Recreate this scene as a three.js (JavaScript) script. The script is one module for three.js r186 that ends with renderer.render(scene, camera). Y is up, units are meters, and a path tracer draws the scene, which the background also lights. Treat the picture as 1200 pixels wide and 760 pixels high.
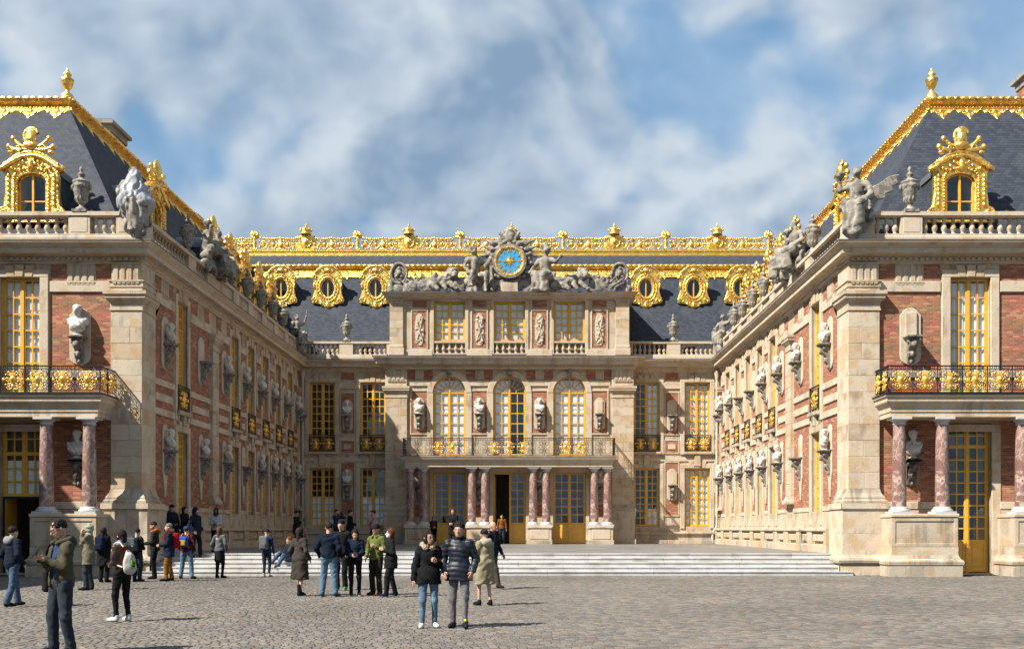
import * as THREE from 'three';

// ---------------------------------------------------------------- camera, sky, sun, exposure
const scene = new THREE.Scene();
const EYE = new THREE.Vector3(1.24, 1.62, 60.6);
const camera = new THREE.PerspectiveCamera(2 * Math.atan(619 / 1200) * 180 / Math.PI, 1244 / 1238, 0.1, 3000);
camera.position.copy(EYE);
camera.lookAt(EYE.x, EYE.y, 0);
camera.setViewOffset(1244, 1238, 0, 0, 1200, 760);       // a shift lens: verticals stay vertical
camera.updateProjectionMatrix(); camera.updateMatrixWorld();

const SUN_AZ = 46 * Math.PI / 180, SUN_EL = 43 * Math.PI / 180;
const SUN = new THREE.Vector3(-Math.sin(SUN_AZ) * Math.cos(SUN_EL), Math.sin(SUN_EL), Math.cos(SUN_AZ) * Math.cos(SUN_EL));
const sun = new THREE.DirectionalLight(new THREE.Color().setRGB(1.0, 0.94, 0.85), 5);
sun.position.copy(SUN).multiplyScalar(120); sun.target.position.set(0, 4, 20);
sun.castShadow = true; sun.shadow.mapSize.set(4096, 4096); sun.shadow.radius = 1;
Object.assign(sun.shadow.camera, { left: -45, right: 45, top: 45, bottom: -45, near: 1, far: 260 });
scene.add(sun, sun.target);

const renderer = new THREE.WebGLRenderer({ antialias: true });
renderer.setSize(1024, 648);
renderer.toneMapping = THREE.LinearToneMapping;
renderer.toneMappingExposure = 2.25;
renderer.shadowMap.enabled = true;

// ---------------------------------------------------------------- random numbers and noise
function rngOf(seed) { let a = seed >>> 0; return () => { a = (a + 0x6D2B79F5) | 0; let t = Math.imul(a ^ (a >>> 15), 1 | a); t = (t + Math.imul(t ^ (t >>> 7), 61 | t)) ^ t; return ((t ^ (t >>> 14)) >>> 0) / 4294967296; }; }
const rnd = rngOf(12345);
const LAT = new Float32Array(65536); { const r = rngOf(77); for (let i = 0; i < 65536; i++) LAT[i] = r(); }
const sm = t => t * t * (3 - 2 * t);
function vnoise(x, y, per = 256) {
  const xi = Math.floor(x), yi = Math.floor(y), fx = sm(x - xi), fy = sm(y - yi);
  const m = (a) => ((a % per) + per) % per, x0 = m(xi), x1 = m(xi + 1), y0 = m(yi) * 256, y1 = m(yi + 1) * 256;
  const a = LAT[y0 + x0], b = LAT[y0 + x1], c = LAT[y1 + x0], d = LAT[y1 + x1];
  return a + (b - a) * fx + (c - a) * fy + (a - b - c + d) * fx * fy;
}
function fbm(x, y, oct = 4, per = 256) { let s = 0, a = 0.5, t = 0; for (let i = 0; i < oct; i++) { s += a * vnoise(x, y, Math.min(per, 256)); t += a; a *= 0.5; x *= 2; y *= 2; per *= 2; } return s / t; }
const h3 = (x, y, z) => LAT[(Math.imul(x, 374761) + Math.imul(y, 668265) + Math.imul(z, 974711)) & 65535];
function noise3(x, y, z) {
  const xi = Math.floor(x), yi = Math.floor(y), zi = Math.floor(z), fx = sm(x - xi), fy = sm(y - yi), fz = sm(z - zi);
  const L = (a, b, t) => a + (b - a) * t;
  return L(L(L(h3(xi, yi, zi), h3(xi + 1, yi, zi), fx), L(h3(xi, yi + 1, zi), h3(xi + 1, yi + 1, zi), fx), fy),
    L(L(h3(xi, yi, zi + 1), h3(xi + 1, yi, zi + 1), fx), L(h3(xi, yi + 1, zi + 1), h3(xi + 1, yi + 1, zi + 1), fx), fy), fz);
}
function fbm3(x, y, z, oct = 5) { let s = 0, a = 0.5, t = 0; for (let i = 0; i < oct; i++) { s += a * noise3(x, y, z); t += a; a *= 0.5; x = x * 2.03 + 7.1; y = y * 2.03 + 3.7; z = z * 2.03 + 1.3; } return s / t; }
const sstep = (a, b, x) => { const t = Math.min(1, Math.max(0, (x - a) / (b - a))); return t * t * (3 - 2 * t); };
const mix3 = (a, b, t) => [a[0] + (b[0] - a[0]) * t, a[1] + (b[1] - a[1]) * t, a[2] + (b[2] - a[2]) * t];

// ---------------------------------------------------------------- the sky: blue air with broken cloud
{
  const W = 2048, H = 1024, d = new Float32Array(W * H * 4);
  for (let j = 0; j < H; j++) for (let i = 0; i < W; i++) {
    const lat = ((j + 0.5) / H - 0.5) * Math.PI, lon = ((i + 0.5) / W - 0.5) * 2 * Math.PI;
    // three.js: u = atan2(z, x) / 2pi + 0.5, v = asin(y) / pi + 0.5
    const cx = Math.cos(lat) * Math.cos(lon), cz = Math.cos(lat) * Math.sin(lon), cy = Math.sin(lat);
    const up = Math.max(cy, 0), air = mix3([0.40, 0.63, 0.86], [0.10, 0.37, 0.78], Math.pow(up, 0.55));
    let c = air;
    if (cy > -0.05) {
      const k = 1 / (up + 0.5), px = cx * k * 1.3 + 3.4, pz = cz * k * 1.45 + 3.6;      // a cloud deck seen from below
      const wx = fbm3(px * 2.2 + 4, 9.2, pz * 2.2, 4) - 0.5, wz = fbm3(px * 2.2, 3.3, pz * 2.2 + 8, 4) - 0.5;
      const den = (x, z) => 0.58 * fbm3(x * 2.4 + wx * 0.9 + 3.1, 1.7, z * 2.4 + wz * 0.9 + 4.6, 6) + 0.42 * fbm3(x * 7 + wx * 1.6 + 1, 5.1, z * 7 + wz * 1.6 + 2, 6);
      const dens = den(px, pz), lit = den(px - 0.04, pz + 0.03) - dens;
      const cover = 0.30 + 0.60 * sstep(0.37, 0.53, dens), thick = sstep(0.48, 0.60, dens);
      const bright = Math.min(1, Math.max(0, 0.62 - lit * 6 - thick * 0.34 + 1.1 * (fbm3(px * 1.5 + 8, 2.2, pz * 1.5, 3) - 0.5)));
      const cloud = mix3([0.31, 0.45, 0.63], [0.84, 0.925, 1.0], bright);
      c = mix3(air, cloud, cover);
    } else c = [0.23, 0.24, 0.24];
    const g = 0.36, o = (j * W + i) * 4; d[o] = c[0] * g; d[o + 1] = c[1] * g; d[o + 2] = c[2] * g; d[o + 3] = 1;
  }
  const t = new THREE.DataTexture(d, W, H, THREE.RGBAFormat, THREE.FloatType);
  t.mapping = THREE.EquirectangularReflectionMapping; t.magFilter = t.minFilter = THREE.LinearFilter; t.needsUpdate = true;
  scene.background = t; scene.environment = t;
}

// ---------------------------------------------------------------- textures and materials
const toS = v => { v = Math.min(1, Math.max(0, v)); return Math.round(255 * (v <= 0.0031308 ? v * 12.92 : 1.055 * Math.pow(v, 1 / 2.4) - 0.055)); };
function tex(n, fn, metres, srgb = true, m = n) {
  const d = new Uint8Array(n * m * 4);
  for (let j = 0; j < m; j++) for (let i = 0; i < n; i++) {
    const c = fn((i + 0.5) / n, (j + 0.5) / m), o = (j * n + i) * 4;
    if (srgb) { d[o] = toS(c[0]); d[o + 1] = toS(c[1]); d[o + 2] = toS(c[2]); } else { const v = Math.round(255 * Math.min(1, Math.max(0, c))); d[o] = d[o + 1] = d[o + 2] = v; }
    d[o + 3] = 255;
  }
  const t = new THREE.DataTexture(d, n, m, THREE.RGBAFormat, THREE.UnsignedByteType);
  t.wrapS = t.wrapT = THREE.RepeatWrapping; t.magFilter = THREE.LinearFilter; t.minFilter = THREE.LinearMipmapLinearFilter; t.generateMipmaps = true;
  const [mu, mv] = Array.isArray(metres) ? metres : [metres, metres];
  t.repeat.set(1 / mu, 1 / mv); if (srgb) t.colorSpace = THREE.SRGBColorSpace; t.needsUpdate = true; return t;
}
const C = (r, g, b) => new THREE.Color().setRGB(r, g, b);
const std = (o) => new THREE.MeshStandardMaterial(o);
const M = {};
{
  // limestone: warm cream with ochre and grey stains
  const stoneTex = (tone, stain, seed) => tex(512, (u, v) => {
    const a = fbm(u * 8 + seed, v * 8, 5, 8), b = fbm(u * 4 + 3 + seed, v * 4 + 5, 4, 4), f = vnoise(u * 128, v * 128, 128);
    let c = mix3(tone, [tone[0] * 0.86, tone[1] * 0.72, tone[2] * 0.52], sstep(0.5, 0.75, a) * 0.75);
    c = mix3(c, [0.2, 0.175, 0.14], sstep(0.55, 0.8, b) * stain);
    c = mix3(c, [0.15, 0.125, 0.095], sstep(0.56, 0.72, fbm(u * 20 + seed, v * 2, 4, 20)) * sstep(0.4, 0.65, b) * stain * 1.3);
    const k = 0.86 + 0.28 * f * (0.6 + 0.4 * a);
    return [c[0] * k, c[1] * k, c[2] * k];
  }, 3.2);
  const grit = tex(256, (u, v) => 0.6 * fbm(u * 32, v * 32, 3, 32) + 0.4 * fbm(u * 6, v * 6, 2, 6), 1.1, false);
  const stone = (t, stain, seed) => std({ map: stoneTex(t, stain, seed), bumpMap: grit, bumpScale: 0.006, roughness: 0.92 });
  M.stone = stone([0.43, 0.355, 0.262], 0.4, 0);
  M.stoneB = stone([0.43, 0.335, 0.225], 0.35, 2);
  M.stoneC = stone([0.385, 0.33, 0.255], 0.55, 5);
  M.stoneD = stone([0.47, 0.395, 0.30], 0.3, 9);
  M.stoneGrey = stone([0.27, 0.24, 0.20], 0.7, 4);
  M.blocks = [M.stone, M.stoneB, M.stoneD, M.stoneD, M.stone];
  const sculpt = (a, b, c3, scale) => tex(512, (u, v) => {
    const n = fbm(u * 10, v * 10, 5, 10), k = fbm(u * 24 + 9, v * 24, 4, 24), l = fbm(u * 5 + 2, v * 5, 4, 5);
    let c = mix3(a, b, sstep(0.42, 0.66, n)); return mix3(c, c3, sstep(0.55, 0.72, k) * sstep(0.35, 0.6, l) * 0.85);
  }, scale);
  M.statue = std({ map: sculpt([0.27, 0.247, 0.205], [0.145, 0.133, 0.112], [0.045, 0.042, 0.038], 1.5), bumpMap: grit, bumpScale: 0.014, roughness: 0.95 });
  M.bust = std({ map: sculpt([0.55, 0.53, 0.49], [0.45, 0.43, 0.39], [0.22, 0.205, 0.18], 0.9), roughness: 0.6 });
  // brick: Flemish-like courses, 24 x 7.2 cm
  const brickC = (u, v) => {
    const R = 32, NB = 10, r = Math.floor(v * R), fy = v * R - r, off = (r % 2) * 0.5, bx = u * NB + off, b = ((Math.floor(bx) % NB) + NB) % NB, fx = bx - Math.floor(bx);
    const ed = Math.min(Math.min(fx, 1 - fx) * 0.235, Math.min(fy, 1 - fy) * 0.0735); return [r, b, ed];
  };
  M.brick = std({
    map: tex(1024, (u, v) => {
      const [r, b, ed] = brickC(u, v), h = LAT[r * 131 + b * 7 + 11], g = LAT[r * 57 + b * 31 + 5], n = fbm(u * 60, v * 60, 3, 60), big = fbm(u * 4, v * 4, 3, 4);
      let c = mix3([0.345, 0.132, 0.066], [0.235, 0.080, 0.042], h); if (g > 0.86) c = mix3(c, [0.15, 0.06, 0.045], 0.6); if (g < 0.12) c = mix3(c, [0.46, 0.22, 0.12], 0.7);
      const k = 0.8 + 0.3 * n + 0.14 * (big - 0.5); c = [c[0] * k, c[1] * k, c[2] * k];
      return mix3([0.29, 0.215, 0.15], c, sstep(0.0035, 0.0075, ed));
    }, 2.35),
    bumpMap: tex(1024, (u, v) => { const e = brickC(u, v)[2]; return sstep(0.002, 0.009, e) * (0.8 + 0.2 * fbm(u * 90, v * 90, 2, 90)); }, 2.35, false), bumpScale: 0.008, roughness: 0.95,
  });
  // slate: overlapping courses
  const slateC = (u, v) => { const R = 20, NB = 12, r = Math.floor(v * R), fy = v * R - r, bx = u * NB + (r % 2) * 0.5, b = ((Math.floor(bx) % NB) + NB) % NB, fx = bx - Math.floor(bx); return [r, b, fx, fy]; };
  M.slate = std({
    map: tex(1024, (u, v) => { const [r, b, fx, fy] = slateC(u, v), h = LAT[r * 97 + b * 13 + 3], n = fbm(u * 40, v * 40, 3, 40), big = fbm(u * 3 + 1, v * 3, 4, 3); let c = mix3([0.027, 0.036, 0.052], [0.011, 0.017, 0.029], h); c = mix3(c, [0.045, 0.05, 0.056], sstep(0.55, 0.75, big) * 0.5); const k = 0.85 + 0.3 * n, e = Math.min(fx, 1 - fx) < 0.05 || fy < 0.09 ? 0.6 : 1; return [c[0] * k * e, c[1] * k * e, c[2] * k * e]; }, 2.4),
    bumpMap: tex(1024, (u, v) => { const [r, b, fx, fy] = slateC(u, v); return (1 - fy) * 0.7 * (Math.min(fx, 1 - fx) < 0.04 ? 0.4 : 1) + 0.2 * LAT[r * 97 + b * 13 + 3]; }, 2.4, false), bumpScale: 0.02, roughness: 0.82,
  });
  M.lead = std({ map: tex(256, (u, v) => { const n = fbm(u * 8, v * 8, 4, 8), k = 0.8 + 0.4 * n; return [0.10 * k, 0.11 * k, 0.125 * k]; }, 2), roughness: 0.5, metalness: 0.3 });
  // gilding: worn leaf
  const goldMap = tex(512, (u, v) => { const n = fbm(u * 14, v * 14, 5, 14), k = fbm(u * 5 + 3, v * 5, 3, 5); return mix3(mix3([0.95, 0.64, 0.18], [0.78, 0.46, 0.095], sstep(0.35, 0.7, n)), [0.30, 0.165, 0.045], sstep(0.55, 0.72, k) * sstep(0.4, 0.6, n) * 0.8); }, 1.3);
  const goldBump = tex(256, (u, v) => fbm(u * 20, v * 20, 4, 20), 0.9, false);
  M.gold = std({ map: goldMap, bumpMap: goldBump, bumpScale: 0.02, metalness: 0.88, roughness: 0.34 });
  M.giltIron = std({ color: C(0.86, 0.52, 0.1), metalness: 0.7, roughness: 0.36 });
  M.paint = std({ map: tex(256, (u, v) => { const k = 0.85 + 0.3 * fbm(u * 6, v * 20, 4, 6); return [0.60 * k, 0.325 * k, 0.035 * k]; }, 1.5), roughness: 0.42 });
  M.ironRail = std({ color: C(0.012, 0.012, 0.013), roughness: 0.5 });
  M.iron = std({ color: C(0.012, 0.012, 0.013), roughness: 0.45, metalness: 0.3 });
  M.glass = new THREE.MeshPhysicalMaterial({ color: C(0.95, 0.97, 0.98), transmission: 1, thickness: 0, roughness: 0.02, ior: 1.52 });
  M.curtain = std({ map: tex(256, (u, v) => { const k = 0.85 + 0.2 * fbm(u * 24, v * 3, 3, 24); return [0.84 * k, 0.83 * k, 0.79 * k]; }, 1.1), roughness: 0.95 });
  M.blind = std({ color: C(0.70, 0.66, 0.55), roughness: 0.95 });
  M.room = std({ color: C(0.34, 0.29, 0.23), roughness: 1 });
  // red marble columns
  const veins = (u, v) => { const w = fbm(u * 4, v * 6, 4, 4) * 1.6, n = Math.abs(fbm(u * 5 + w, v * 8 + w, 5, 256) - 0.5) * 2, m = Math.abs(fbm(u * 11 + 3 + w, v * 14, 4, 256) - 0.5) * 2; return [n, m, fbm(u * 6 + 8, v * 6, 4, 6)]; };
  M.marble = new THREE.MeshPhysicalMaterial({ map: tex(512, (u, v) => { const [n, m, p] = veins(u, v); let c = mix3([0.235, 0.145, 0.118], [0.165, 0.09, 0.074], sstep(0.35, 0.65, p)); c = mix3([0.37, 0.31, 0.27], c, sstep(0.0, 0.10, n)); return mix3([0.38, 0.27, 0.23], c, sstep(0.0, 0.10, m)); }, 1.5), roughness: 0.3, clearcoat: 0.3, clearcoatRoughness: 0.3 });
  M.white = std({ map: tex(256, (u, v) => { const k = 0.86 + 0.2 * fbm(u * 6, v * 6, 5, 6); return [0.45 * k, 0.44 * k, 0.42 * k]; }, 1.7), roughness: 0.6 });
  M.step = std({ map: tex(512, (u, v) => { const w = fbm(u * 5, v * 5, 4, 5), n = Math.abs(fbm(u * 7 + w * 2, v * 7, 5, 256) - 0.5) * 2, s = fbm(u * 3 + 4, v * 3, 4, 3); let c = mix3([0.34, 0.34, 0.335], [0.44, 0.437, 0.43], sstep(0, 0.14, n)); return mix3(c, [0.30, 0.29, 0.27], sstep(0.5, 0.75, s) * 0.6); }, 2.6), roughness: 0.5 });
  M.stepB = std({ map: tex(256, (u, v) => { const k = 0.75 + 0.45 * fbm(u * 6, v * 6, 5, 6), q = sstep(0.55, 0.75, fbm(u * 4 + 2, v * 4, 4, 4)); return mix3([0.40 * k, 0.39 * k, 0.375 * k], [0.24, 0.225, 0.20], q * 0.6); }, 2.1), roughness: 0.55 });
  M.terraceTile = [[0.17, 0.166, 0.158], [0.14, 0.137, 0.13]].map((c, s) => std({ map: tex(256, (u, v) => { const k = 0.8 + 0.4 * fbm(u * 6 + s, v * 6, 5, 6); return c.map(x => x * k); }, 2), roughness: 0.45 }));
  // granite setts
  M.setts = [[0.106, 0.099, 0.089]].map((c, s) => std({ map: tex(128, (u, v) => { const k = 0.72 + 0.4 * fbm(u * 8 + s * 3, v * 8, 4, 8) + 0.2 * vnoise(u * 64, v * 64, 64); return c.map(x => x * k); }, 0.6), roughness: 0.8 }));
  M.sand = std({ map: tex(512, (u, v) => { const k = 0.7 + 0.5 * fbm(u * 16, v * 16, 5, 16) + 0.15 * vnoise(u * 200, v * 200, 200); return [0.085 * k, 0.072 * k, 0.054 * k]; }, 3), roughness: 1 });
  M.wall = M.stone;
}
// ---------------------------------------------------------------- geometry helpers (all return non-indexed geometries)
const V2 = (x, y) => new THREE.Vector2(x, y), V3 = (x, y, z) => new THREE.Vector3(x, y, z);
const flat = g => { const r = g.index ? g.toNonIndexed() : g; return r; };
const mv = (g, x, y, z) => g.translate(x, y, z);
function box(x0, x1, y0, y1, z0, z1) { return mv(flat(new THREE.BoxGeometry(x1 - x0, y1 - y0, z1 - z0)), (x0 + x1) / 2, (y0 + y1) / 2, (z0 + z1) / 2); }
const boxC = (cx, cy, cz, w, h, d) => box(cx - w / 2, cx + w / 2, cy - h / 2, cy + h / 2, cz - d / 2, cz + d / 2);
// box with chamfered front edges (towards +z)
function cham(x0, x1, y0, y1, z0, z1, c = 0.012) {
  const P = [], q = (a, b, d, e) => P.push(...a, ...b, ...d, ...a, ...d, ...e);
  const A = [[x0, y0, z0], [x1, y0, z0], [x1, y1, z0], [x0, y1, z0]], Bq = [[x0, y0, z1 - c], [x1, y0, z1 - c], [x1, y1, z1 - c], [x0, y1, z1 - c]], D = [[x0 + c, y0 + c, z1], [x1 - c, y0 + c, z1], [x1 - c, y1 - c, z1], [x0 + c, y1 - c, z1]];
  for (let i = 0; i < 4; i++) { const j = (i + 1) % 4; q(A[i], A[j], Bq[j], Bq[i]); q(Bq[i], Bq[j], D[j], D[i]); }
  q(D[0], D[1], D[2], D[3]); q(A[1], A[0], A[3], A[2]);
  const g = new THREE.BufferGeometry(); g.setAttribute('position', new THREE.Float32BufferAttribute(P, 3)); g.computeVertexNormals(); return g;
}
const lathe = (prof, seg = 14, a0 = 0, a1 = Math.PI * 2) => flat(new THREE.LatheGeometry(prof.map(p => V2(Math.max(p[0], 1e-4), p[1])), seg, a0, a1));
const ball = (x, y, z, r, ws = 8, hs = 6, sx = 1, sy = 1, sz = 1) => mv(flat(new THREE.SphereGeometry(r, ws, hs).scale(sx, sy, sz)), x, y, z);
const cyl = (x, y0, y1, z, r0, r1, seg = 12) => mv(flat(new THREE.CylinderGeometry(r1, r0, y1 - y0, seg)), x, (y0 + y1) / 2, z);
function tube(pts, r, seg = 0, rs = 5, closed = false) { const c = new THREE.CatmullRomCurve3(pts.map(p => p.isVector3 ? p : V3(...p)), closed); return flat(new THREE.TubeGeometry(c, seg || pts.length * 3, r, rs, closed)); }
function shapeOf(pts) { const s = new THREE.Shape(); pts.forEach((p, i) => i ? s.lineTo(p[0], p[1]) : s.moveTo(p[0], p[1])); return s; }
function ext(s, z0, z1, bevel = 0, cs = 10) {
  const sh = Array.isArray(s) ? shapeOf(s) : s;
  const g = new THREE.ExtrudeGeometry(sh, { depth: z1 - z0 - 2 * bevel, bevelEnabled: bevel > 0, bevelThickness: bevel, bevelSize: bevel, bevelOffset: -bevel, bevelSegments: 1, curveSegments: cs });
  return mv(flat(g), 0, 0, z0 + bevel);
}
const rectPath = (x0, x1, y0, y1) => { const p = new THREE.Path(); p.moveTo(x0, y0); p.lineTo(x0, y1); p.lineTo(x1, y1); p.lineTo(x1, y0); p.closePath(); return p; };
function archPts(cx, y0, w, h, n = 12) { const r = w / 2, ys = y0 + h - r, P = [[cx - r, y0], [cx + r, y0]]; for (let i = 0; i <= n; i++) { const a = Math.PI * i / n; P.push([cx + r * Math.cos(a), ys + r * Math.sin(a)]); } return P; }
const pathOf = pts => { const p = new THREE.Path(); pts.forEach((q, i) => i ? p.lineTo(q[0], q[1]) : p.moveTo(q[0], q[1])); p.closePath(); return p; };
// wall with openings, in the plane z = 0, thickness behind it
function wallSlab(x0, x1, y0, y1, holes, th = 0.6, zf = 0) {
  const s = shapeOf([[x0, y0], [x1, y0], [x1, y1], [x0, y1]]);
  for (const h of holes) s.holes.push(h.arch ? pathOf(archPts(h.x, h.y, h.w, h.h, 16)) : rectPath(h.x - h.w / 2, h.x + h.w / 2, h.y, h.y + h.h));
  return ext(s, zf - th, zf);
}
// moulding: profile of [out, y] swept along a ground path of [x, z], mitred; outward is to the right of +x for +z facing walls
function sweep(prof, path, y = 0, closed = false) {
  const n = path.length, off = path.map((p, i) => {
    const dirs = []; if (i > 0 || closed) { const q = path[(i - 1 + n) % n]; dirs.push([p[0] - q[0], p[1] - q[1]]); } if (i < n - 1 || closed) { const q = path[(i + 1) % n]; dirs.push([q[0] - p[0], q[1] - p[1]]); }
    const ns = dirs.map(d => { const l = Math.hypot(...d); return [-d[1] / l, d[0] / l]; });
    if (ns.length === 1) return ns[0]; const k = 1 + ns[0][0] * ns[1][0] + ns[0][1] * ns[1][1]; return [(ns[0][0] + ns[1][0]) / k, (ns[0][1] + ns[1][1]) / k];
  });
  const P = [], at = (i, k) => [path[i][0] + off[i][0] * prof[k][0], y + prof[k][1], path[i][1] + off[i][1] * prof[k][0]];
  for (let i = 0; i < (closed ? n : n - 1); i++) { const j = (i + 1) % n; for (let k = 0; k < prof.length - 1; k++) { const a = at(i, k), b = at(j, k), c = at(j, k + 1), d = at(i, k + 1); P.push(...a, ...b, ...c, ...a, ...c, ...d); } }
  if (!closed) for (const i of [0, n - 1]) for (let k = 1; k < prof.length - 1; k++) { const a = at(i, 0), b = at(i, k), c = at(i, k + 1); P.push(...(i ? [...a, ...b, ...c] : [...a, ...c, ...b])); }
  const g = new THREE.BufferGeometry(); g.setAttribute('position', new THREE.Float32BufferAttribute(P, 3)); g.computeVertexNormals(); return g;
}
function quad(a, b, c, d) { const g = new THREE.BufferGeometry(); g.setAttribute('position', new THREE.Float32BufferAttribute([...a, ...b, ...c, ...a, ...c, ...d], 3)); g.computeVertexNormals(); return g; }
// a scroll in the xy plane
function scrollPts(cx, cy, r, turns, start, dir = 1, n = 0, shrink = 0.12) { const P = [], N = n || Math.round(turns * 10) + 2; for (let i = 0; i <= N; i++) { const t = i / N, a = start + dir * t * turns * 2 * Math.PI, q = r * (1 - t * (1 - shrink)); P.push([cx + q * Math.cos(a), cy + q * Math.sin(a), 0]); } return P; }
const scroll = (cx, cy, r, turns, start, dir, tr, z = 0) => mv(tube(scrollPts(cx, cy, r, turns, start, dir), tr, Math.round(turns * 12) + 4, 4), 0, 0, z);
function merge(list) {
  let n = 0; const gs = list.flat(9).filter(Boolean).map(flat); for (const g of gs) n += g.attributes.position.count;
  const P = new Float32Array(n * 3), N = new Float32Array(n * 3); let o = 0;
  for (const g of gs) { P.set(g.attributes.position.array.subarray(0, g.attributes.position.count * 3), o); N.set(g.attributes.normal.array.subarray(0, g.attributes.position.count * 3), o); o += g.attributes.position.count * 3; }
  const g = new THREE.BufferGeometry(); g.setAttribute('position', new THREE.BufferAttribute(P, 3)); g.setAttribute('normal', new THREE.BufferAttribute(N, 3)); return g;
}
// uv in metres, from the face's own main direction
function uvMetres(g, ou = 0, ov = 0) {
  const p = g.attributes.position, n = p.count, UV = new Float32Array(n * 2), idx = g.index;
  if (idx) { const nm = g.attributes.normal; for (let i = 0; i < n; i++) { const ax = Math.abs(nm.getX(i)), ay = Math.abs(nm.getY(i)), az = Math.abs(nm.getZ(i)); const x = p.getX(i), y = p.getY(i), z = p.getZ(i); UV[2 * i] = x + z + ou; UV[2 * i + 1] = y + 0.5 * z + ov; } }
  else for (let i = 0; i < n; i += 3) {
    const ux = p.getX(i + 1) - p.getX(i), uy = p.getY(i + 1) - p.getY(i), uz = p.getZ(i + 1) - p.getZ(i), wx = p.getX(i + 2) - p.getX(i), wy = p.getY(i + 2) - p.getY(i), wz = p.getZ(i + 2) - p.getZ(i);
    const nx = Math.abs(uy * wz - uz * wy), ny = Math.abs(uz * wx - ux * wz), nz = Math.abs(ux * wy - uy * wx);
    for (let k = i; k < i + 3; k++) { const x = p.getX(k), y = p.getY(k), z = p.getZ(k); if (ny > nx && ny > nz) { UV[2 * k] = x + ou; UV[2 * k + 1] = z + ov; } else if (nx > nz) { UV[2 * k] = z + ou; UV[2 * k + 1] = y + ov; } else { UV[2 * k] = x + ou; UV[2 * k + 1] = y + ov; } }
  }
  g.setAttribute('uv', new THREE.BufferAttribute(UV, 2)); return g;
}
const geo = (...list) => uvMetres(merge(list), rnd() * 3, rnd() * 3);
// ---------------------------------------------------------------- objects
const taken = new Map();
function numbered(n) { const k = taken.get(n) ?? 0; taken.set(n, k + 1); return k ? n + '_' + String(k).padStart(3, '0') : n; }
function shade(o) { o.castShadow = o.receiveShadow = true; return o; }
function mesh(name, g, m) { const o = shade(new THREE.Mesh(g.attributes.uv ? g : uvMetres(g), m)); o.name = name; return o; }
// a part: geometry list merged into one mesh under its parent, in frame F
function part(parent, name, list, m, F) { const o = mesh(name, list.isBufferGeometry && list.attributes.uv ? list : geo(list), m); if (F) o.applyMatrix4(F); parent.add(o); return o; }
function thing(name, label, category, pos, group, turn = 0) { const o = new THREE.Group(); o.name = numbered(name); if (pos) o.position.set(...pos); o.rotation.y = turn; o.userData = { label, category }; if (group) o.userData.group = group; scene.add(o); return o; }
function struct(name, list, m, label, category) { const o = mesh(numbered(name), list.isBufferGeometry ? list : geo(list), m); o.userData = { kind: 'structure', label, category }; scene.add(o); return o; }
const T = (x, y, z) => new THREE.Matrix4().makeTranslation(x, y, z);
const RY = a => new THREE.Matrix4().makeRotationY(a);
const FR = (F, x, y, z) => F.clone().multiply(T(x, y, z));
function put(parent, obj, F) { const o = obj; o.position.set(0, 0, 0); o.rotation.set(0, 0, 0); o.scale.set(1, 1, 1); o.updateMatrix(); o.applyMatrix4(F); parent.add(o); return o; }

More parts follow.
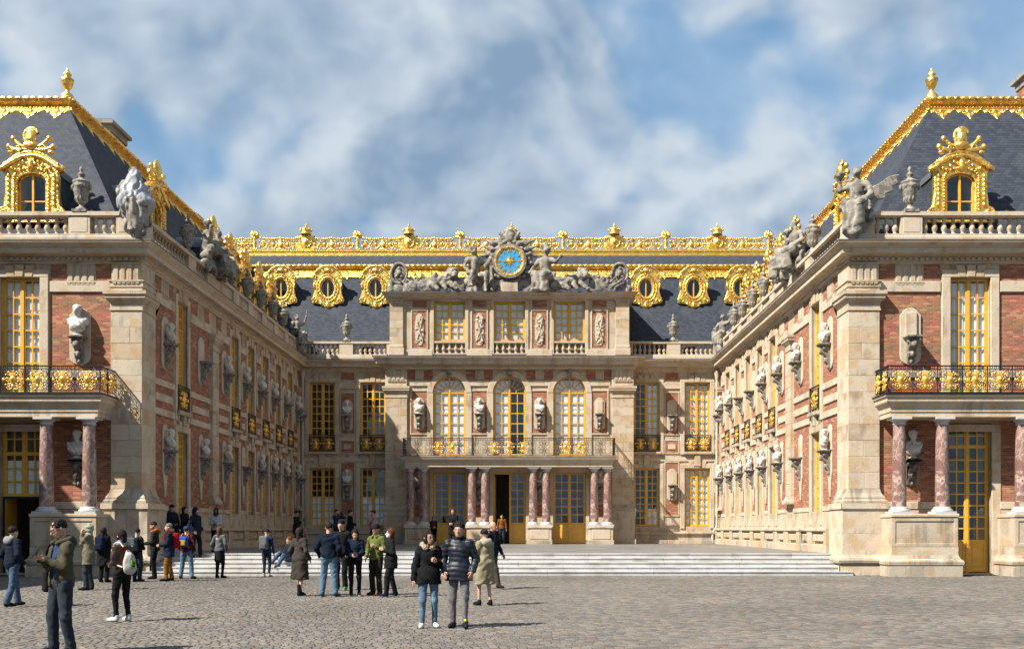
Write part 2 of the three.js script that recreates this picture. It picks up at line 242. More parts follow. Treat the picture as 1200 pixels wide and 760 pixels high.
// ---------------------------------------------------------------- distance fields and their surfaces (surface nets)
function sdfMesh(f, lo, hi, cell, quant = true) {
  const nx = Math.ceil((hi[0] - lo[0]) / cell) + 2, ny = Math.ceil((hi[1] - lo[1]) / cell) + 2, nz = Math.ceil((hi[2] - lo[2]) / cell) + 2;
  const v = new Float32Array(nx * ny * nz), at = (i, j, k) => (k * ny + j) * nx + i;
  // coarse pass: a value far from the surface is copied to its neighbours
  for (let k = 0; k < nz; k++) for (let j = 0; j < ny; j++) { let skip = 0, last = 0; for (let i = 0; i < nx; i++) { if (skip > 0) { skip--; v[at(i, j, k)] = last; continue; } const d = f(lo[0] + i * cell, lo[1] + j * cell, lo[2] + k * cell); v[at(i, j, k)] = d; last = d; skip = Math.abs(d) > 4 * cell ? Math.floor(Math.abs(d) * 0.6 / cell) - 2 : 0; } }
  const id = new Int32Array(nx * ny * nz).fill(-1), P = [];
  for (let k = 0; k < nz - 1; k++) for (let j = 0; j < ny - 1; j++) for (let i = 0; i < nx - 1; i++) {
    let m = 0; const c = []; for (let q = 0; q < 8; q++) { const d = v[at(i + (q & 1), j + ((q >> 1) & 1), k + (q >> 2))]; c.push(d); if (d < 0) m |= 1 << q; }
    if (m === 0 || m === 255) continue;
    let sx = 0, sy = 0, sz = 0, n = 0;
    for (let a = 0; a < 8; a++) for (let b = 0; b < 3; b++) { const o = a ^ (1 << b); if (o < a) continue; if ((c[a] < 0) === (c[o] < 0)) continue; const t = c[a] / (c[a] - c[o]); sx += (a & 1) + (b === 0 ? t : 0); sy += ((a >> 1) & 1) + (b === 1 ? t : 0); sz += (a >> 2) + (b === 2 ? t : 0); n++; }
    id[at(i, j, k)] = P.length / 3; P.push(lo[0] + (i + sx / n) * cell, lo[1] + (j + sy / n) * cell, lo[2] + (k + sz / n) * cell);
  }
  const I = [], q4 = (a, b, c, d, fl) => { if (a < 0 || b < 0 || c < 0 || d < 0) return; fl ? I.push(a, b, c, a, c, d) : I.push(a, c, b, a, d, c); };
  for (let k = 1; k < nz - 1; k++) for (let j = 1; j < ny - 1; j++) for (let i = 1; i < nx - 1; i++) {
    const d = v[at(i, j, k)] < 0;
    if (d !== v[at(i + 1, j, k)] < 0) q4(id[at(i, j - 1, k - 1)], id[at(i, j, k - 1)], id[at(i, j, k)], id[at(i, j - 1, k)], d);
    if (d !== v[at(i, j + 1, k)] < 0) q4(id[at(i - 1, j, k - 1)], id[at(i - 1, j, k)], id[at(i, j, k)], id[at(i, j, k - 1)], d);
    if (d !== v[at(i, j, k + 1)] < 0) q4(id[at(i - 1, j - 1, k)], id[at(i, j - 1, k)], id[at(i, j, k)], id[at(i - 1, j, k)], d);
  }
  const g = new THREE.BufferGeometry(); g.setAttribute('position', new THREE.Float32BufferAttribute(P, 3)); g.setIndex(I); g.computeVertexNormals();
  return g;
}
const smin = (a, b, k) => { const h = Math.max(k - Math.abs(a - b), 0) / k; return Math.min(a, b) - h * h * k * 0.25; };
const smax = (a, b, k) => -smin(-a, -b, k);
// tapered capsule [ax,ay,az, bx,by,bz, ra, rb]
function cap(c, x, y, z) { const bx = c[3] - c[0], by = c[4] - c[1], bz = c[5] - c[2], px = x - c[0], py = y - c[1], pz = z - c[2]; let t = (px * bx + py * by + pz * bz) / (bx * bx + by * by + bz * bz + 1e-9); t = t < 0 ? 0 : t > 1 ? 1 : t; const dx = px - bx * t, dy = py - by * t, dz = pz - bz * t; return Math.sqrt(dx * dx + dy * dy + dz * dz) - (c[6] + (c[7] - c[6]) * t); }
// ellipsoid [cx,cy,cz, rx,ry,rz]
function ell(e, x, y, z) { const px = (x - e[0]) / e[3], py = (y - e[1]) / e[4], pz = (z - e[2]) / e[5], k0 = Math.sqrt(px * px + py * py + pz * pz); if (k0 < 1e-6) return -Math.min(e[3], e[4], e[5]); const qx = px / e[3], qy = py / e[4], qz = pz / e[5]; return k0 * (k0 - 1) / Math.sqrt(qx * qx + qy * qy + qz * qz); }
function boundsOf(items, pad) { const lo = [9e9, 9e9, 9e9], hi = [-9e9, -9e9, -9e9]; const ad = (p, r) => { for (let k = 0; k < 3; k++) { const rr = Array.isArray(r) ? r[k] : r; lo[k] = Math.min(lo[k], p[k] - rr - pad); hi[k] = Math.max(hi[k], p[k] + rr + pad); } }; for (const c of items) c.length === 8 ? (ad(c, c[6]), ad(c.slice(3), c[7])) : ad(c, c.slice(3)); return [lo, hi]; }
function blob(items, k, cell, warp) {           // smooth union of capsules and ellipsoids
  const [lo, hi] = boundsOf(items, 0.05), f = (x, y, z) => { let d = 9; for (const c of items) d = smin(d, c.length === 8 ? cap(c, x, y, z) : ell(c, x, y, z), k); return warp ? d + warp(x, y, z) : d; };
  return sdfMesh(f, lo, hi, cell);
}
// ---------------------------------------------------------------- windows and doors
const paneCache = new Map();
function paneGeo(w, h) { const k = w.toFixed(3) + '_' + h.toFixed(3); if (!paneCache.has(k)) paneCache.set(k, geo(box(-w / 2, w / 2, -h / 2, h / 2, -0.006, 0))); return paneCache.get(k); }
// origin: middle of the opening's foot, frame front at z = 0. o: w, h, rows, cols (per leaf), arch, panel, transom, cover [l, r] (share of height veiled per leaf), each
function makeWindow(o) {
  const g = new THREE.Group(); g.name = o.door ? 'door' : 'window';
  const { w, h, rows, cols = 2, arch, panel = 0, each = true } = o, t = o.t ?? 0.075, bar = o.bar ?? 0.05, top = arch ? h - w / 2 : h, fr = [];
  const y0 = panel ? panel : t, openL = o.openLeft;
  const D = 0.07, leafW = w / 2 - t - t * 0.55;
  fr.push(box(-w / 2, -w / 2 + t, 0, top, -D, 0), box(w / 2 - t, w / 2, 0, top, -D, 0));
  const leaves = openL ? [1] : [-1, 1];
  if (!openL) fr.push(box(-t * 0.62, t * 0.62, 0, arch ? h - t : h - t, -D, 0.022)); else fr.push(box(-t * 0.3, t * 0.62, 0, h - t, -D, 0.01));
  const solid = [];
  if (!arch) fr.push(box(-w / 2 + t, w / 2 - t, h - t, h, -D, 0));
  for (const s of leaves) { const xa = s < 0 ? -w / 2 + t : t * 0.62, xb = s < 0 ? -t * 0.62 : w / 2 - t;
    if (!panel) fr.push(box(xa, xb, 0, t * 1.3, -D, 0));
    else { solid.push(box(xa, xb, 0.02, panel, -D, -0.012), box(xa, xb, panel - 0.07, panel, -D, 0.003), box(xa, xb, 0.02, 0.16, -D, 0.003), box(xa, xa + 0.09, 0.16, panel - 0.07, -D, 0.002), box(xb - 0.09, xb, 0.16, panel - 0.07, -D, 0.002), cham(xa + 0.13, xb - 0.13, 0.2, panel - 0.11, -D, 0.0, 0.02)); }
  }
  const glassTop = arch ? top : h - t, bandsY = [];           // list of [ya, yb, rows]
  if (o.transom) { fr.push(box(-w / 2 + t, w / 2 - t, o.transom - 0.06, o.transom + 0.06, -D, 0.015)); bandsY.push([y0, o.transom - 0.06, rows], [o.transom + 0.06, glassTop, o.topRows ?? 2]); }
  else bandsY.push([panel ? panel : t * 1.3, glassTop, rows]);
  if (arch) fr.push(box(-w / 2 + t, w / 2 - t, top - 0.03, top + 0.03, -D, 0.008));
  const panes = [], bars = [];
  for (const [ya, yb, nr] of bandsY) for (const s of leaves) {
    const xa = s < 0 ? -w / 2 + t : t * 0.62, xb = s < 0 ? -t * 0.62 : w / 2 - t, st = 0.045;
    bars.push(box(xa, xa + st, ya, yb, -D + 0.01, -0.004), box(xb - st, xb, ya, yb, -D + 0.01, -0.004));
    const gx0 = xa + st, gx1 = xb - st, pw = (gx1 - gx0) / cols, ph = (yb - ya) / nr;
    for (let c = 1; c < cols; c++) bars.push(box(gx0 + c * pw - bar / 2, gx0 + c * pw + bar / 2, ya, yb, -D + 0.02, -0.008));
    for (let r = 1; r < nr; r++) bars.push(box(gx0, gx1, ya + r * ph - bar / 2, ya + r * ph + bar / 2, -D + 0.02, -0.0065));
    if (each) for (let c = 0; c < cols; c++) for (let r = 0; r < nr; r++) panes.push([gx0 + (c + 0.5) * pw, ya + (r + 0.5) * ph, pw, ph]);
    else panes.push([(gx0 + gx1) / 2, (ya + yb) / 2, gx1 - gx0, yb - ya]);
  }
  const archPane = [];
  if (arch) {
    const r = w / 2, ring = new THREE.Shape(); ring.absarc(0, 0, r, 0, Math.PI); ring.lineTo(-r + t, 0); ring.absarc(0, 0, r - t, Math.PI, 0, true); ring.closePath(); fr.push(mv(ext(ring, -D, 0, 0, 14), 0, top, 0));
    const r2 = r * 0.42, ir = new THREE.Shape(); ir.absarc(0, 0, r2 + 0.018, 0, Math.PI); ir.lineTo(-r2 + 0.018, 0); ir.absarc(0, 0, r2 - 0.018, Math.PI, 0, true); ir.closePath(); bars.push(mv(ext(ir, -D + 0.02, -0.015, 0, 12), 0, top, 0));
    for (let k = 1; k < 8; k++) { if (k === 4) continue; const a = Math.PI * k / 8, b = box(r2, r - t, -bar / 2, bar / 2, -D + 0.02, -0.006); b.rotateZ(a); bars.push(mv(b, 0, top, 0)); }
    for (let k = 0; k < 8; k++) { const a0 = Math.PI * k / 8, a1 = Math.PI * (k + 1) / 8, P = [[r2 * Math.cos(a0), r2 * Math.sin(a0)], [(r - t * 0.7) * Math.cos(a0), (r - t * 0.7) * Math.sin(a0)], [(r - t * 0.7) * Math.cos((a0 + a1) / 2), (r - t * 0.7) * Math.sin((a0 + a1) / 2)], [(r - t * 0.7) * Math.cos(a1), (r - t * 0.7) * Math.sin(a1)], [r2 * Math.cos(a1), r2 * Math.sin(a1)]]; archPane.push(mv(ext(P, -0.045, -0.04), 0, top, 0)); }
    archPane.push(mv(ext(Array.from({ length: 9 }, (_, i) => [r2 * Math.cos(Math.PI * i / 8), r2 * Math.sin(Math.PI * i / 8)]), -0.045, -0.04), 0, top, 0));
  }
  part(g, 'frame', fr, M.paint); part(g, 'glazing_bars', bars, M.paint); if (solid.length) part(g, 'panel', solid, M.paint);
  const tilt = rngOf(Math.round(w * 977 + h * 131 + rows));
  for (const [x, y, pw, ph] of panes) { const p = mesh('pane', paneGeo(pw, ph), M.glass); p.position.set(x, y, -0.034); p.rotation.set((tilt() - 0.5) * 0.025, (tilt() - 0.5) * 0.03, 0); g.add(p); }
  for (const a of archPane) part(g, 'pane', a, M.glass);
  const cov = o.cover ?? [0, 0];
  leaves.forEach((s, i) => {
    const k = cov[openL ? 1 : i]; if (!k) return; const xa = s < 0 ? -w / 2 + t * 0.6 : 0.02, xb = s < 0 ? -0.02 : w / 2 - t * 0.6, hh = (arch ? h - 0.05 : h - t) * k, lo = o.coverTop ? h - t - hh : 0.03;
    if (o.fabric) { const P = [], N = 14; for (let q = 0; q <= N; q++) P.push([xa + (xb - xa) * q / N, -0.105 + 0.02 * Math.sin(q * 1.9 + i * 2)]); const gs = []; for (let q = 0; q < N; q++) gs.push(quad([P[q][0], lo, P[q][1]], [P[q + 1][0], lo, P[q + 1][1]], [P[q + 1][0], lo + hh, P[q + 1][1]], [P[q][0], lo + hh, P[q][1]])); part(g, 'curtain', gs, M.curtain); }
    else { const shutter = [box(xa, xb, lo, lo + hh, -0.13, -0.105)], np = Math.max(2, Math.round(hh / 0.9)); for (let q = 0; q < np; q++) shutter.push(cham(xa + 0.07, xb - 0.07, lo + hh * q / np + 0.06, lo + hh * (q + 1) / np - 0.06, -0.107, -0.085, 0.012)); part(g, 'inner_shutter', shutter, o.blind ? M.blind : M.curtain); }
  });
  if (o.door) for (const s of leaves) part(g, 'handle', [boxC(s * 0.06, 1.05, 0.03, 0.025, 0.14, 0.02), ball(s * 0.06, 1.05, 0.055, 0.022, 6, 4)], M.giltIron);
  return g;
}
// ---------------------------------------------------------------- repeated stone work
const GE = {};
GE.baluster = geo(box(-0.085, 0.085, 0, 0.05, -0.085, 0.085), lathe([[0.08, 0.05], [0.06, 0.08], [0.05, 0.11], [0.095, 0.2], [0.105, 0.26], [0.085, 0.34], [0.05, 0.45], [0.045, 0.49], [0.07, 0.52], [0.075, 0.55], [0.06, 0.58]], 10), box(-0.08, 0.08, 0.58, 0.64, -0.08, 0.08));
GE.vase = geo(box(-0.3, 0.3, 0, 0.1, -0.3, 0.3), lathe([[0.26, 0.1], [0.24, 0.16], [0.11, 0.24], [0.09, 0.32], [0.15, 0.36], [0.2, 0.42], [0.26, 0.62], [0.33, 0.86], [0.36, 1.0], [0.36, 1.06], [0.3, 1.1], [0.34, 1.14], [0.36, 1.2], [0.22, 1.26], [0.12, 1.32], [0.1, 1.38], [0.15, 1.43], [0.16, 1.48], [0.08, 1.54], [0.05, 1.6], [0.09, 1.66], [0.06, 1.74], [0, 1.8]], 16),
  Array.from({ length: 8 }, (_, i) => { const a = i * Math.PI / 4; return ball(0.3 * Math.cos(a), 0.98, 0.3 * Math.sin(a), 0.085, 6, 5, 1, 1.2, 1); }), Array.from({ length: 10 }, (_, i) => { const a = i * Math.PI / 5; return ball(0.22 * Math.cos(a), 0.56, 0.22 * Math.sin(a), 0.06, 5, 5, 1, 2.2, 1); }), [0, Math.PI].map(a => mv(ball(0, 0, 0, 0.1, 8, 6, 0.8, 1.2, 1).rotateY(a), 0.37 * Math.cos(a), 0.98, 0)));
// console bracket under a bust; origin: middle of the shelf top at the wall
{
  const prof = [[0, 0], [0.44, 0], [0.44, -0.05], [0.36, -0.09], [0.33, -0.16], [0.36, -0.24], [0.31, -0.36], [0.2, -0.44], [0.15, -0.52], [0.19, -0.6], [0.16, -0.7], [0.09, -0.78], [0.06, -0.9], [0, -0.92]];
  const body = ext(prof, -0.15, 0.15, 0.03).rotateY(-Math.PI / 2);
  GE.console = geo(body, box(-0.27, 0.27, -0.05, 0, 0, 0.47), box(-0.235, 0.235, -0.1, -0.05, 0, 0.41), ball(0, -0.28, 0.32, 0.13, 8, 6, 1, 1.1, 0.8), ball(-0.15, -0.2, 0.26, 0.085, 7, 5), ball(0.15, -0.2, 0.26, 0.085, 7, 5), ball(0, -0.62, 0.16, 0.09, 7, 5, 1, 1.3, 1), ball(0, -0.86, 0.07, 0.06, 6, 5, 1, 1.6, 1));
  const pl = (w, top, bot, point) => { const s = new THREE.Shape(), r = w / 2, n = 10; s.moveTo(-r, top - r * 0.7); for (let i = 1; i < n; i++) { const a = Math.PI - Math.PI * i / n; s.lineTo(r * Math.cos(a) * 0.82, top - r * 0.7 + r * 0.7 * Math.sin(a)); } s.lineTo(r, top - r * 0.7); if (point) { s.lineTo(r, bot + 0.9); s.lineTo(r * 0.5, bot + 0.5); s.lineTo(0.06, bot); s.lineTo(-0.06, bot); s.lineTo(-r * 0.5, bot + 0.5); s.lineTo(-r, bot + 0.9); } else { s.lineTo(r, bot + r); for (let i = 1; i < n; i++) { const a = -Math.PI * i / n; s.lineTo(r * Math.cos(a), bot + r * 0.8 + r * 0.8 * Math.sin(a)); } s.lineTo(-r, bot + r); } s.closePath(); return ext(s, 0, 0.07, 0.02); };
  GE.plaque = geo(pl(0.74, 1.02, -0.98, false)); GE.plaqueLong = geo(pl(0.52, 0.95, -1.75, true)); GE.plaqueNarrow = geo(pl(0.6, 0.95, -0.95, false));
}
// busts: three carvings
function bustGeo(seed, beard, drape) {
  const it = [[0, 0.83, 0.05, 0.115, 0.155, 0.135], [0, 0.885, 0.0, 0.125, 0.125, 0.14], [0, 0.72, 0.085, 0.075, 0.075, 0.075], [0, 0.5, -0.02, 0, 0.72, 0.03, 0.105, 0.075], [-0.2, 0.46, -0.03, 0.2, 0.46, -0.03, 0.15, 0.15], [-0.06, 0.3, 0.03, 0.06, 0.3, 0.03, 0.19, 0.19], [0, 0.17, 0.01, 0, 0.3, 0.02, 0.1, 0.2], [0, 0.82, 0.185, 0, 0.775, 0.205, 0.018, 0.026], [-0.115, 0.8, 0.0, 0.02, 0.04, 0.025], [0.115, 0.8, 0.0, 0.02, 0.04, 0.025], [-0.05, 0.86, 0.16, 0.05, 0.86, 0.16, 0.022, 0.022]];
  if (beard) it.push([0, 0.68, 0.1, 0.07, 0.1, 0.06]); for (let i = 0; i < 9; i++) { const a = i * 0.7 - 0.4; it.push([0.1 * Math.cos(a), 0.93 + 0.03 * Math.sin(i * 3), 0.1 * Math.sin(a) - 0.02, 0.05, 0.045, 0.05]); }
  if (drape) for (let i = 0; i < 5; i++) it.push([-0.3 + i * 0.03, 0.52 - i * 0.055, 0.1 + 0.02 * i, 0.26 - i * 0.03, 0.42 - i * 0.07, 0.12 + 0.015 * i, 0.045, 0.035]);
  return uvMetres(blob(it, 0.06, 0.026, (x, y, z) => (y < 0.6 ? 0.012 * Math.sin(x * 40 + y * 26 + seed) : 0) + 0.012 * (noise3(x * 14 + seed, y * 14, z * 14) - 0.5)));
}
GE.busts = [bustGeo(1, false, true), bustGeo(4, true, true), bustGeo(9, false, false)];
GE.socle = geo(lathe([[0.17, 0], [0.17, 0.03], [0.13, 0.05], [0.07, 0.09], [0.07, 0.12], [0.11, 0.16], [0.12, 0.19]], 12));
let bustN = 0;
function bust(F, label, grey, scale = 1, turn = 0) {
  const t = thing('bust', label, 'bust', null, 'marble busts on wall consoles'), k = bustN++;
  const m = mesh('figure', GE.busts[k % 3], M.bust); t.add(m); part(t, 'socle', GE.socle, M.bust);
  m.rotation.y = turn; t.applyMatrix4(F.clone().multiply(T(0, 0, 0.2)).multiply(new THREE.Matrix4().makeScale(scale, scale, scale))); return t;
}
// column with base and capital; height h, radius r
function makeColumn(h, r) {
  const g = new THREE.Group(); g.name = 'column';
  part(g, 'base', [box(-r * 1.5, r * 1.5, 0, r * 0.32, -r * 1.5, r * 1.5), lathe([[r * 1.45, r * 0.32], [r * 1.5, r * 0.45], [r * 1.42, r * 0.6], [r * 1.2, r * 0.68], [r * 1.28, r * 0.8], [r * 1.15, r * 0.92], [r * 1.04, r * 1.0]], 20)], M.white);
  const P = []; for (let i = 0; i <= 10; i++) { const t = i / 10; P.push([r * (1 - 0.16 * t * t), r + (h - 2.1 * r) * t]); }
  part(g, 'shaft', lathe(P, 22), M.marble);
  const y = h - 1.1 * r; part(g, 'capital', [lathe([[r * 0.85, y], [r * 0.98, y + r * 0.1], [r * 0.9, y + r * 0.16], [r * 0.9, y + r * 0.45], [r * 1.05, y + r * 0.52], [r * 1.22, y + r * 0.7], [r * 1.28, y + r * 0.78]], 20), box(-r * 1.35, r * 1.35, y + r * 0.78, h, -r * 1.35, r * 1.35)], M.white);
  return g;
}
// wrought railing unit, width w, height h, in the plane z = 0: dark iron and gilt ornament
function railUnit(w, h, gilt) {
  const I = [], A = [];
  for (const s of [-1, 1]) { I.push(box(s * w / 2 - 0.014, s * w / 2 + 0.014, 0, h, -0.014, 0.014)); }
  I.push(box(-w / 2, w / 2, 0.09, 0.115, -0.012, 0.012), box(-w / 2, w / 2, h - 0.14, h - 0.12, -0.012, 0.012));
  for (const k of [-0.72, -0.3, 0.3, 0.72]) I.push(box(k * w / 2 - 0.007, k * w / 2 + 0.007, 0.1, h - 0.13, -0.02, -0.006));
  for (let i = 1; i < 6; i++) I.push(mv(tube(scrollPts(0, 0, 0.04, 0.98, 0, 1, 8, 1), 0.008, 10, 4), -w / 2 + w * i / 6, h - 0.075, 0));
  const u = w / 2;
  for (const s of [-1, 1]) {
    I.push(scroll(s * u * 0.56, h * 0.66, h * 0.145, 1.4, s > 0 ? 2.6 : 0.5, -s, 0.012), scroll(s * u * 0.58, h * 0.3, h * 0.15, 1.4, s > 0 ? -2.6 : -0.5, s, 0.012), tube([[s * u * 0.85, 0.12, 0], [s * u * 0.88, h * 0.45, 0], [s * u * 0.72, h * 0.5, 0], [s * u * 0.86, h * 0.56, 0], [s * u * 0.84, h - 0.14, 0]], 0.011, 14, 4));
    A.push(scroll(s * u * 0.42, h * 0.46, h * 0.1, 1.3, s > 0 ? 0 : Math.PI, s, 0.017, 0.015), ball(s * u * 0.56, h * 0.66, 0.01, 0.03, 6, 5, 1, 1, 0.6), ball(s * u * 0.58, h * 0.3, 0.01, 0.03, 6, 5, 1, 1, 0.6), tube([[s * u * 0.1, h * 0.16, 0.01], [s * u * 0.34, h * 0.13, 0.02], [s * u * 0.5, h * 0.2, 0.01]], 0.018, 8, 4));
  }
  for (const k of [-1, 1]) A.push(scroll(k * u * 0.3, h * 0.72, h * 0.09, 1.3, k > 0 ? 3 : 0.1, k, 0.02, 0.012), scroll(k * u * 0.3, h * 0.26, h * 0.09, 1.3, k > 0 ? 3 : 0.1, -k, 0.02, 0.012), ball(k * u * 0.75, h * 0.48, 0.01, 0.035, 6, 5, 1, 1.8, 0.6));
  // crowned mask on a shield
  A.push(ball(0, h * 0.47, 0.02, h * 0.14, 9, 8, 0.85, 1.15, 0.35), ball(0, h * 0.5, 0.045, h * 0.075, 8, 6, 0.9, 1.15, 0.7), box(-0.07, 0.07, h * 0.62, h * 0.66, -0.01, 0.04), ...[-0.06, -0.02, 0.02, 0.06].map(x => ball(x, h * 0.69, 0.015, 0.024, 5, 4)), ball(0, h * 0.76, 0.015, 0.03, 6, 5), ball(0, h * 0.24, 0.015, 0.06, 7, 6, 1, 1.3, 0.5), ball(0, h * 0.34, 0.02, 0.05, 7, 6, 1.6, 0.8, 0.5));
  return { iron: geo(I), gilt: gilt ? geo(A) : null, dark: gilt ? null : geo(A) };
}
GE.rail = railUnit(0.82, 0.93, true); GE.railPlain = railUnit(0.76, 0.93, true);
// railing between two points of frame F, floor at y
function railing(parent, F, x0, x1, y, h, unit, opt = {}) {
  const g = new THREE.Group(); g.name = opt.name ?? 'railing'; g.applyMatrix4(FR(F, 0, y, 0)); parent.add(g);
  const n = opt.n ?? Math.max(1, Math.round((x1 - x0) / 0.82)), w = (x1 - x0) / n, sc = w / (unit === GE.rail ? 0.82 : 0.76);
  for (let i = 0; i < n; i++) for (const [nm, gg, mt] of [['ironwork', unit.iron, M.iron], ['gilt_ornament', unit.gilt, M.giltIron]]) { if (!gg || (nm === 'gilt_ornament' && opt.skip?.includes(i))) continue; const o = mesh(nm, gg, mt); o.position.set(x0 + (i + 0.5) * w, 0, 0); o.scale.set(sc, h / 0.93, 1); g.add(o); }
  part(g, 'top_rail', [box(x0 - 0.02, x1 + 0.02, h - 0.035, h, -0.03, 0.03)], M.iron); part(g, 'bottom_rail', [box(x0, x1, 0.0, 0.03, -0.018, 0.018)], M.iron); return g;
}
// pilaster built of stacked stone blocks; x range, y range, proud by p
function blockStack(parent, F, x0, x1, y0, y1, z0, z1, hb, seed, name = 'stone_block') {
  const r = rngOf(seed), n = Math.max(1, Math.round((y1 - y0) / hb)), hs = (y1 - y0) / n, gap = 0.004;
  for (let i = 0; i < n; i++) { const split = (x1 - x0) > 0.8 && r() < 0.45, cuts = split ? [x0, x0 + (x1 - x0) * (0.35 + 0.3 * r()), x1] : [x0, x1]; for (let k = 0; k < cuts.length - 1; k++) { const d = (r() - 0.5) * 0.008; part(parent, name, [cham(cuts[k] + gap / 2, cuts[k + 1] - gap / 2, y0 + i * hs + gap / 2, y0 + (i + 1) * hs - gap / 2, z0, z1 + d, 0.01)], M.blocks[Math.floor(r() * 5)], F); } }
}
function pilaster(parent, F, x0, x1, o = {}) {
  const g = new THREE.Group(); g.name = 'pilaster'; parent.add(g); const p = o.p ?? 0.16, w = x1 - x0, { base = 2.35, foot = 3.0, cap0 = 9.2, cap1 = 9.87 } = o;
  blockStack(g, F, x0, x1, foot, cap0, -0.05, p, 0.52, Math.round((x0 + 40) * 91 + p * 7));
  const ring = (prof, y) => sweep(prof, [[x0, -0.02], [x0, p], [x1, p], [x1, -0.02]].map(q => [q[0], q[1]]), y);
  // sweep's outward side for this path: left flank, front, right flank
  const mould = (prof) => { const s = sweep(prof, [[x0, -0.04], [x0, p], [x1, p], [x1, -0.04]].map(([a, b]) => [a, b])); return s; };
  part(g, 'base', [mould([[0, foot], [0.03, foot - 0.06], [0.05, foot - 0.14], [0.11, foot - 0.2], [0.13, foot - 0.27], [0.13, foot - 0.34], [0, foot - 0.34]]), box(x0 + 0.001, x1 - 0.001, foot - 0.34, foot, -0.04, p - 0.001)], M.stoneC, F);
  part(g, 'capital', [mould([[0, cap0], [0.03, cap0 + 0.01], [0.03, cap0 + 0.06], [0.01, cap0 + 0.07], [0.01, cap0 + 0.26], [0.05, cap0 + 0.3], [0.12, cap0 + 0.4], [0.14, cap0 + 0.42], [0.14, cap0 + 0.52], [0.17, cap0 + 0.54], [0.17, cap1], [0, cap1]]), box(x0, x1, cap0, cap1, -0.04, p - 0.001)], M.stone, F);
  return g;
}
// triglyph block with flutes and drops
function triglyph(parent, F, x, y0, y1, w = 0.85, p = 0.07) { const n = 4, gs = [box(x - w / 2, x + w / 2, y0, y1, -0.02, p - 0.03)]; for (let i = 0; i < n; i++) gs.push(cham(x - w / 2 + w * (i + 0.14) / n, x - w / 2 + w * (i + 0.86) / n, y0, y1 - 0.05, -0.01, p, 0.02)); gs.push(box(x - w / 2, x + w / 2, y1 - 0.05, y1, -0.01, p + 0.01)); for (let i = 0; i < 6; i++) gs.push(box(x - w / 2 + w * (i + 0.15) / 6, x - w / 2 + w * (i + 0.85) / 6, y0 - 0.12, y0 - 0.06, 0, p + 0.02)); gs.push(box(x - w / 2, x + w / 2, y0 - 0.06, y0 - 0.03, 0, p + 0.028)); return part(parent, 'triglyph', gs, M.stone, F); }
const panelBrick = (parent, F, x0, x1, y0, y1, z = 0.02) => part(parent, 'brick_panel', [cham(x0, x1, y0, y1, -0.03, z, 0.008)], M.brick, F);
const band = (parent, F, x0, x1, y0, y1, z = 0.06, name = 'stone_band', m = M.stoneD) => part(parent, name, [cham(x0, x1, y0, y1, -0.03, z, 0.015)], m, F);
// framed recessed panel mouldings
// ---------------------------------------------------------------- gilded roof ornament
// hanging lambrequin, 1.05 m wide, origin top middle, hangs down -y, relief towards +z
{
  const s = [[-0.525, 0], [0.525, 0], [0.525, -0.16], [0.44, -0.2], [0.4, -0.3], [0.3, -0.34], [0.27, -0.24], [0.18, -0.3], [0.2, -0.42], [0.11, -0.5], [0.05, -0.6], [0, -0.7], [-0.05, -0.6], [-0.11, -0.5], [-0.2, -0.42], [-0.18, -0.3], [-0.27, -0.24], [-0.3, -0.34], [-0.4, -0.3], [-0.44, -0.2], [-0.525, -0.16]];
  const g = [ext(s, 0, 0.035, 0.01), ball(0, -0.22, 0.04, 0.12, 8, 6, 1, 1.1, 0.5), ball(0, -0.45, 0.035, 0.07, 7, 5, 1, 1.6, 0.5), ...[-1, 1].flatMap(k => [scroll(k * 0.17, -0.33, 0.085, 1.1, k > 0 ? 2 : 1.1, -k, 0.024, 0.035), scroll(k * 0.36, -0.21, 0.08, 1.1, k > 0 ? 2 : 1.1, k, 0.022, 0.035), ball(k * 0.525, -0.13, 0.03, 0.06, 6, 5, 1, 1, 0.5), ball(k * 0.34, -0.3, 0.03, 0.035, 6, 5)]), box(-0.525, 0.525, -0.07, 0, 0, 0.06)];
  for (let i = 0; i < 9; i++) g.push(ball(-0.47 + i * 0.1175, -0.035, 0.06, 0.03, 5, 4));
  GE.lamb = geo(g);
}
const mitreProf = [[0, 0], [0.1, 0.02], [0.14, 0.1], [0.1, 0.16], [0.16, 0.2], [0.26, 0.28], [0.28, 0.36], [0.22, 0.44], [0.1, 0.5], [-0.1, 0.52]];
// urn finial at a roof corner
GE.finial = geo(lathe([[0.2, 0], [0.2, 0.08], [0.1, 0.14], [0.08, 0.24], [0.13, 0.3], [0.2, 0.44], [0.24, 0.58], [0.26, 0.66], [0.2, 0.7], [0.14, 0.72], [0.12, 0.8], [0.17, 0.86], [0.1, 0.94], [0.06, 1.04], [0, 1.14]], 14));
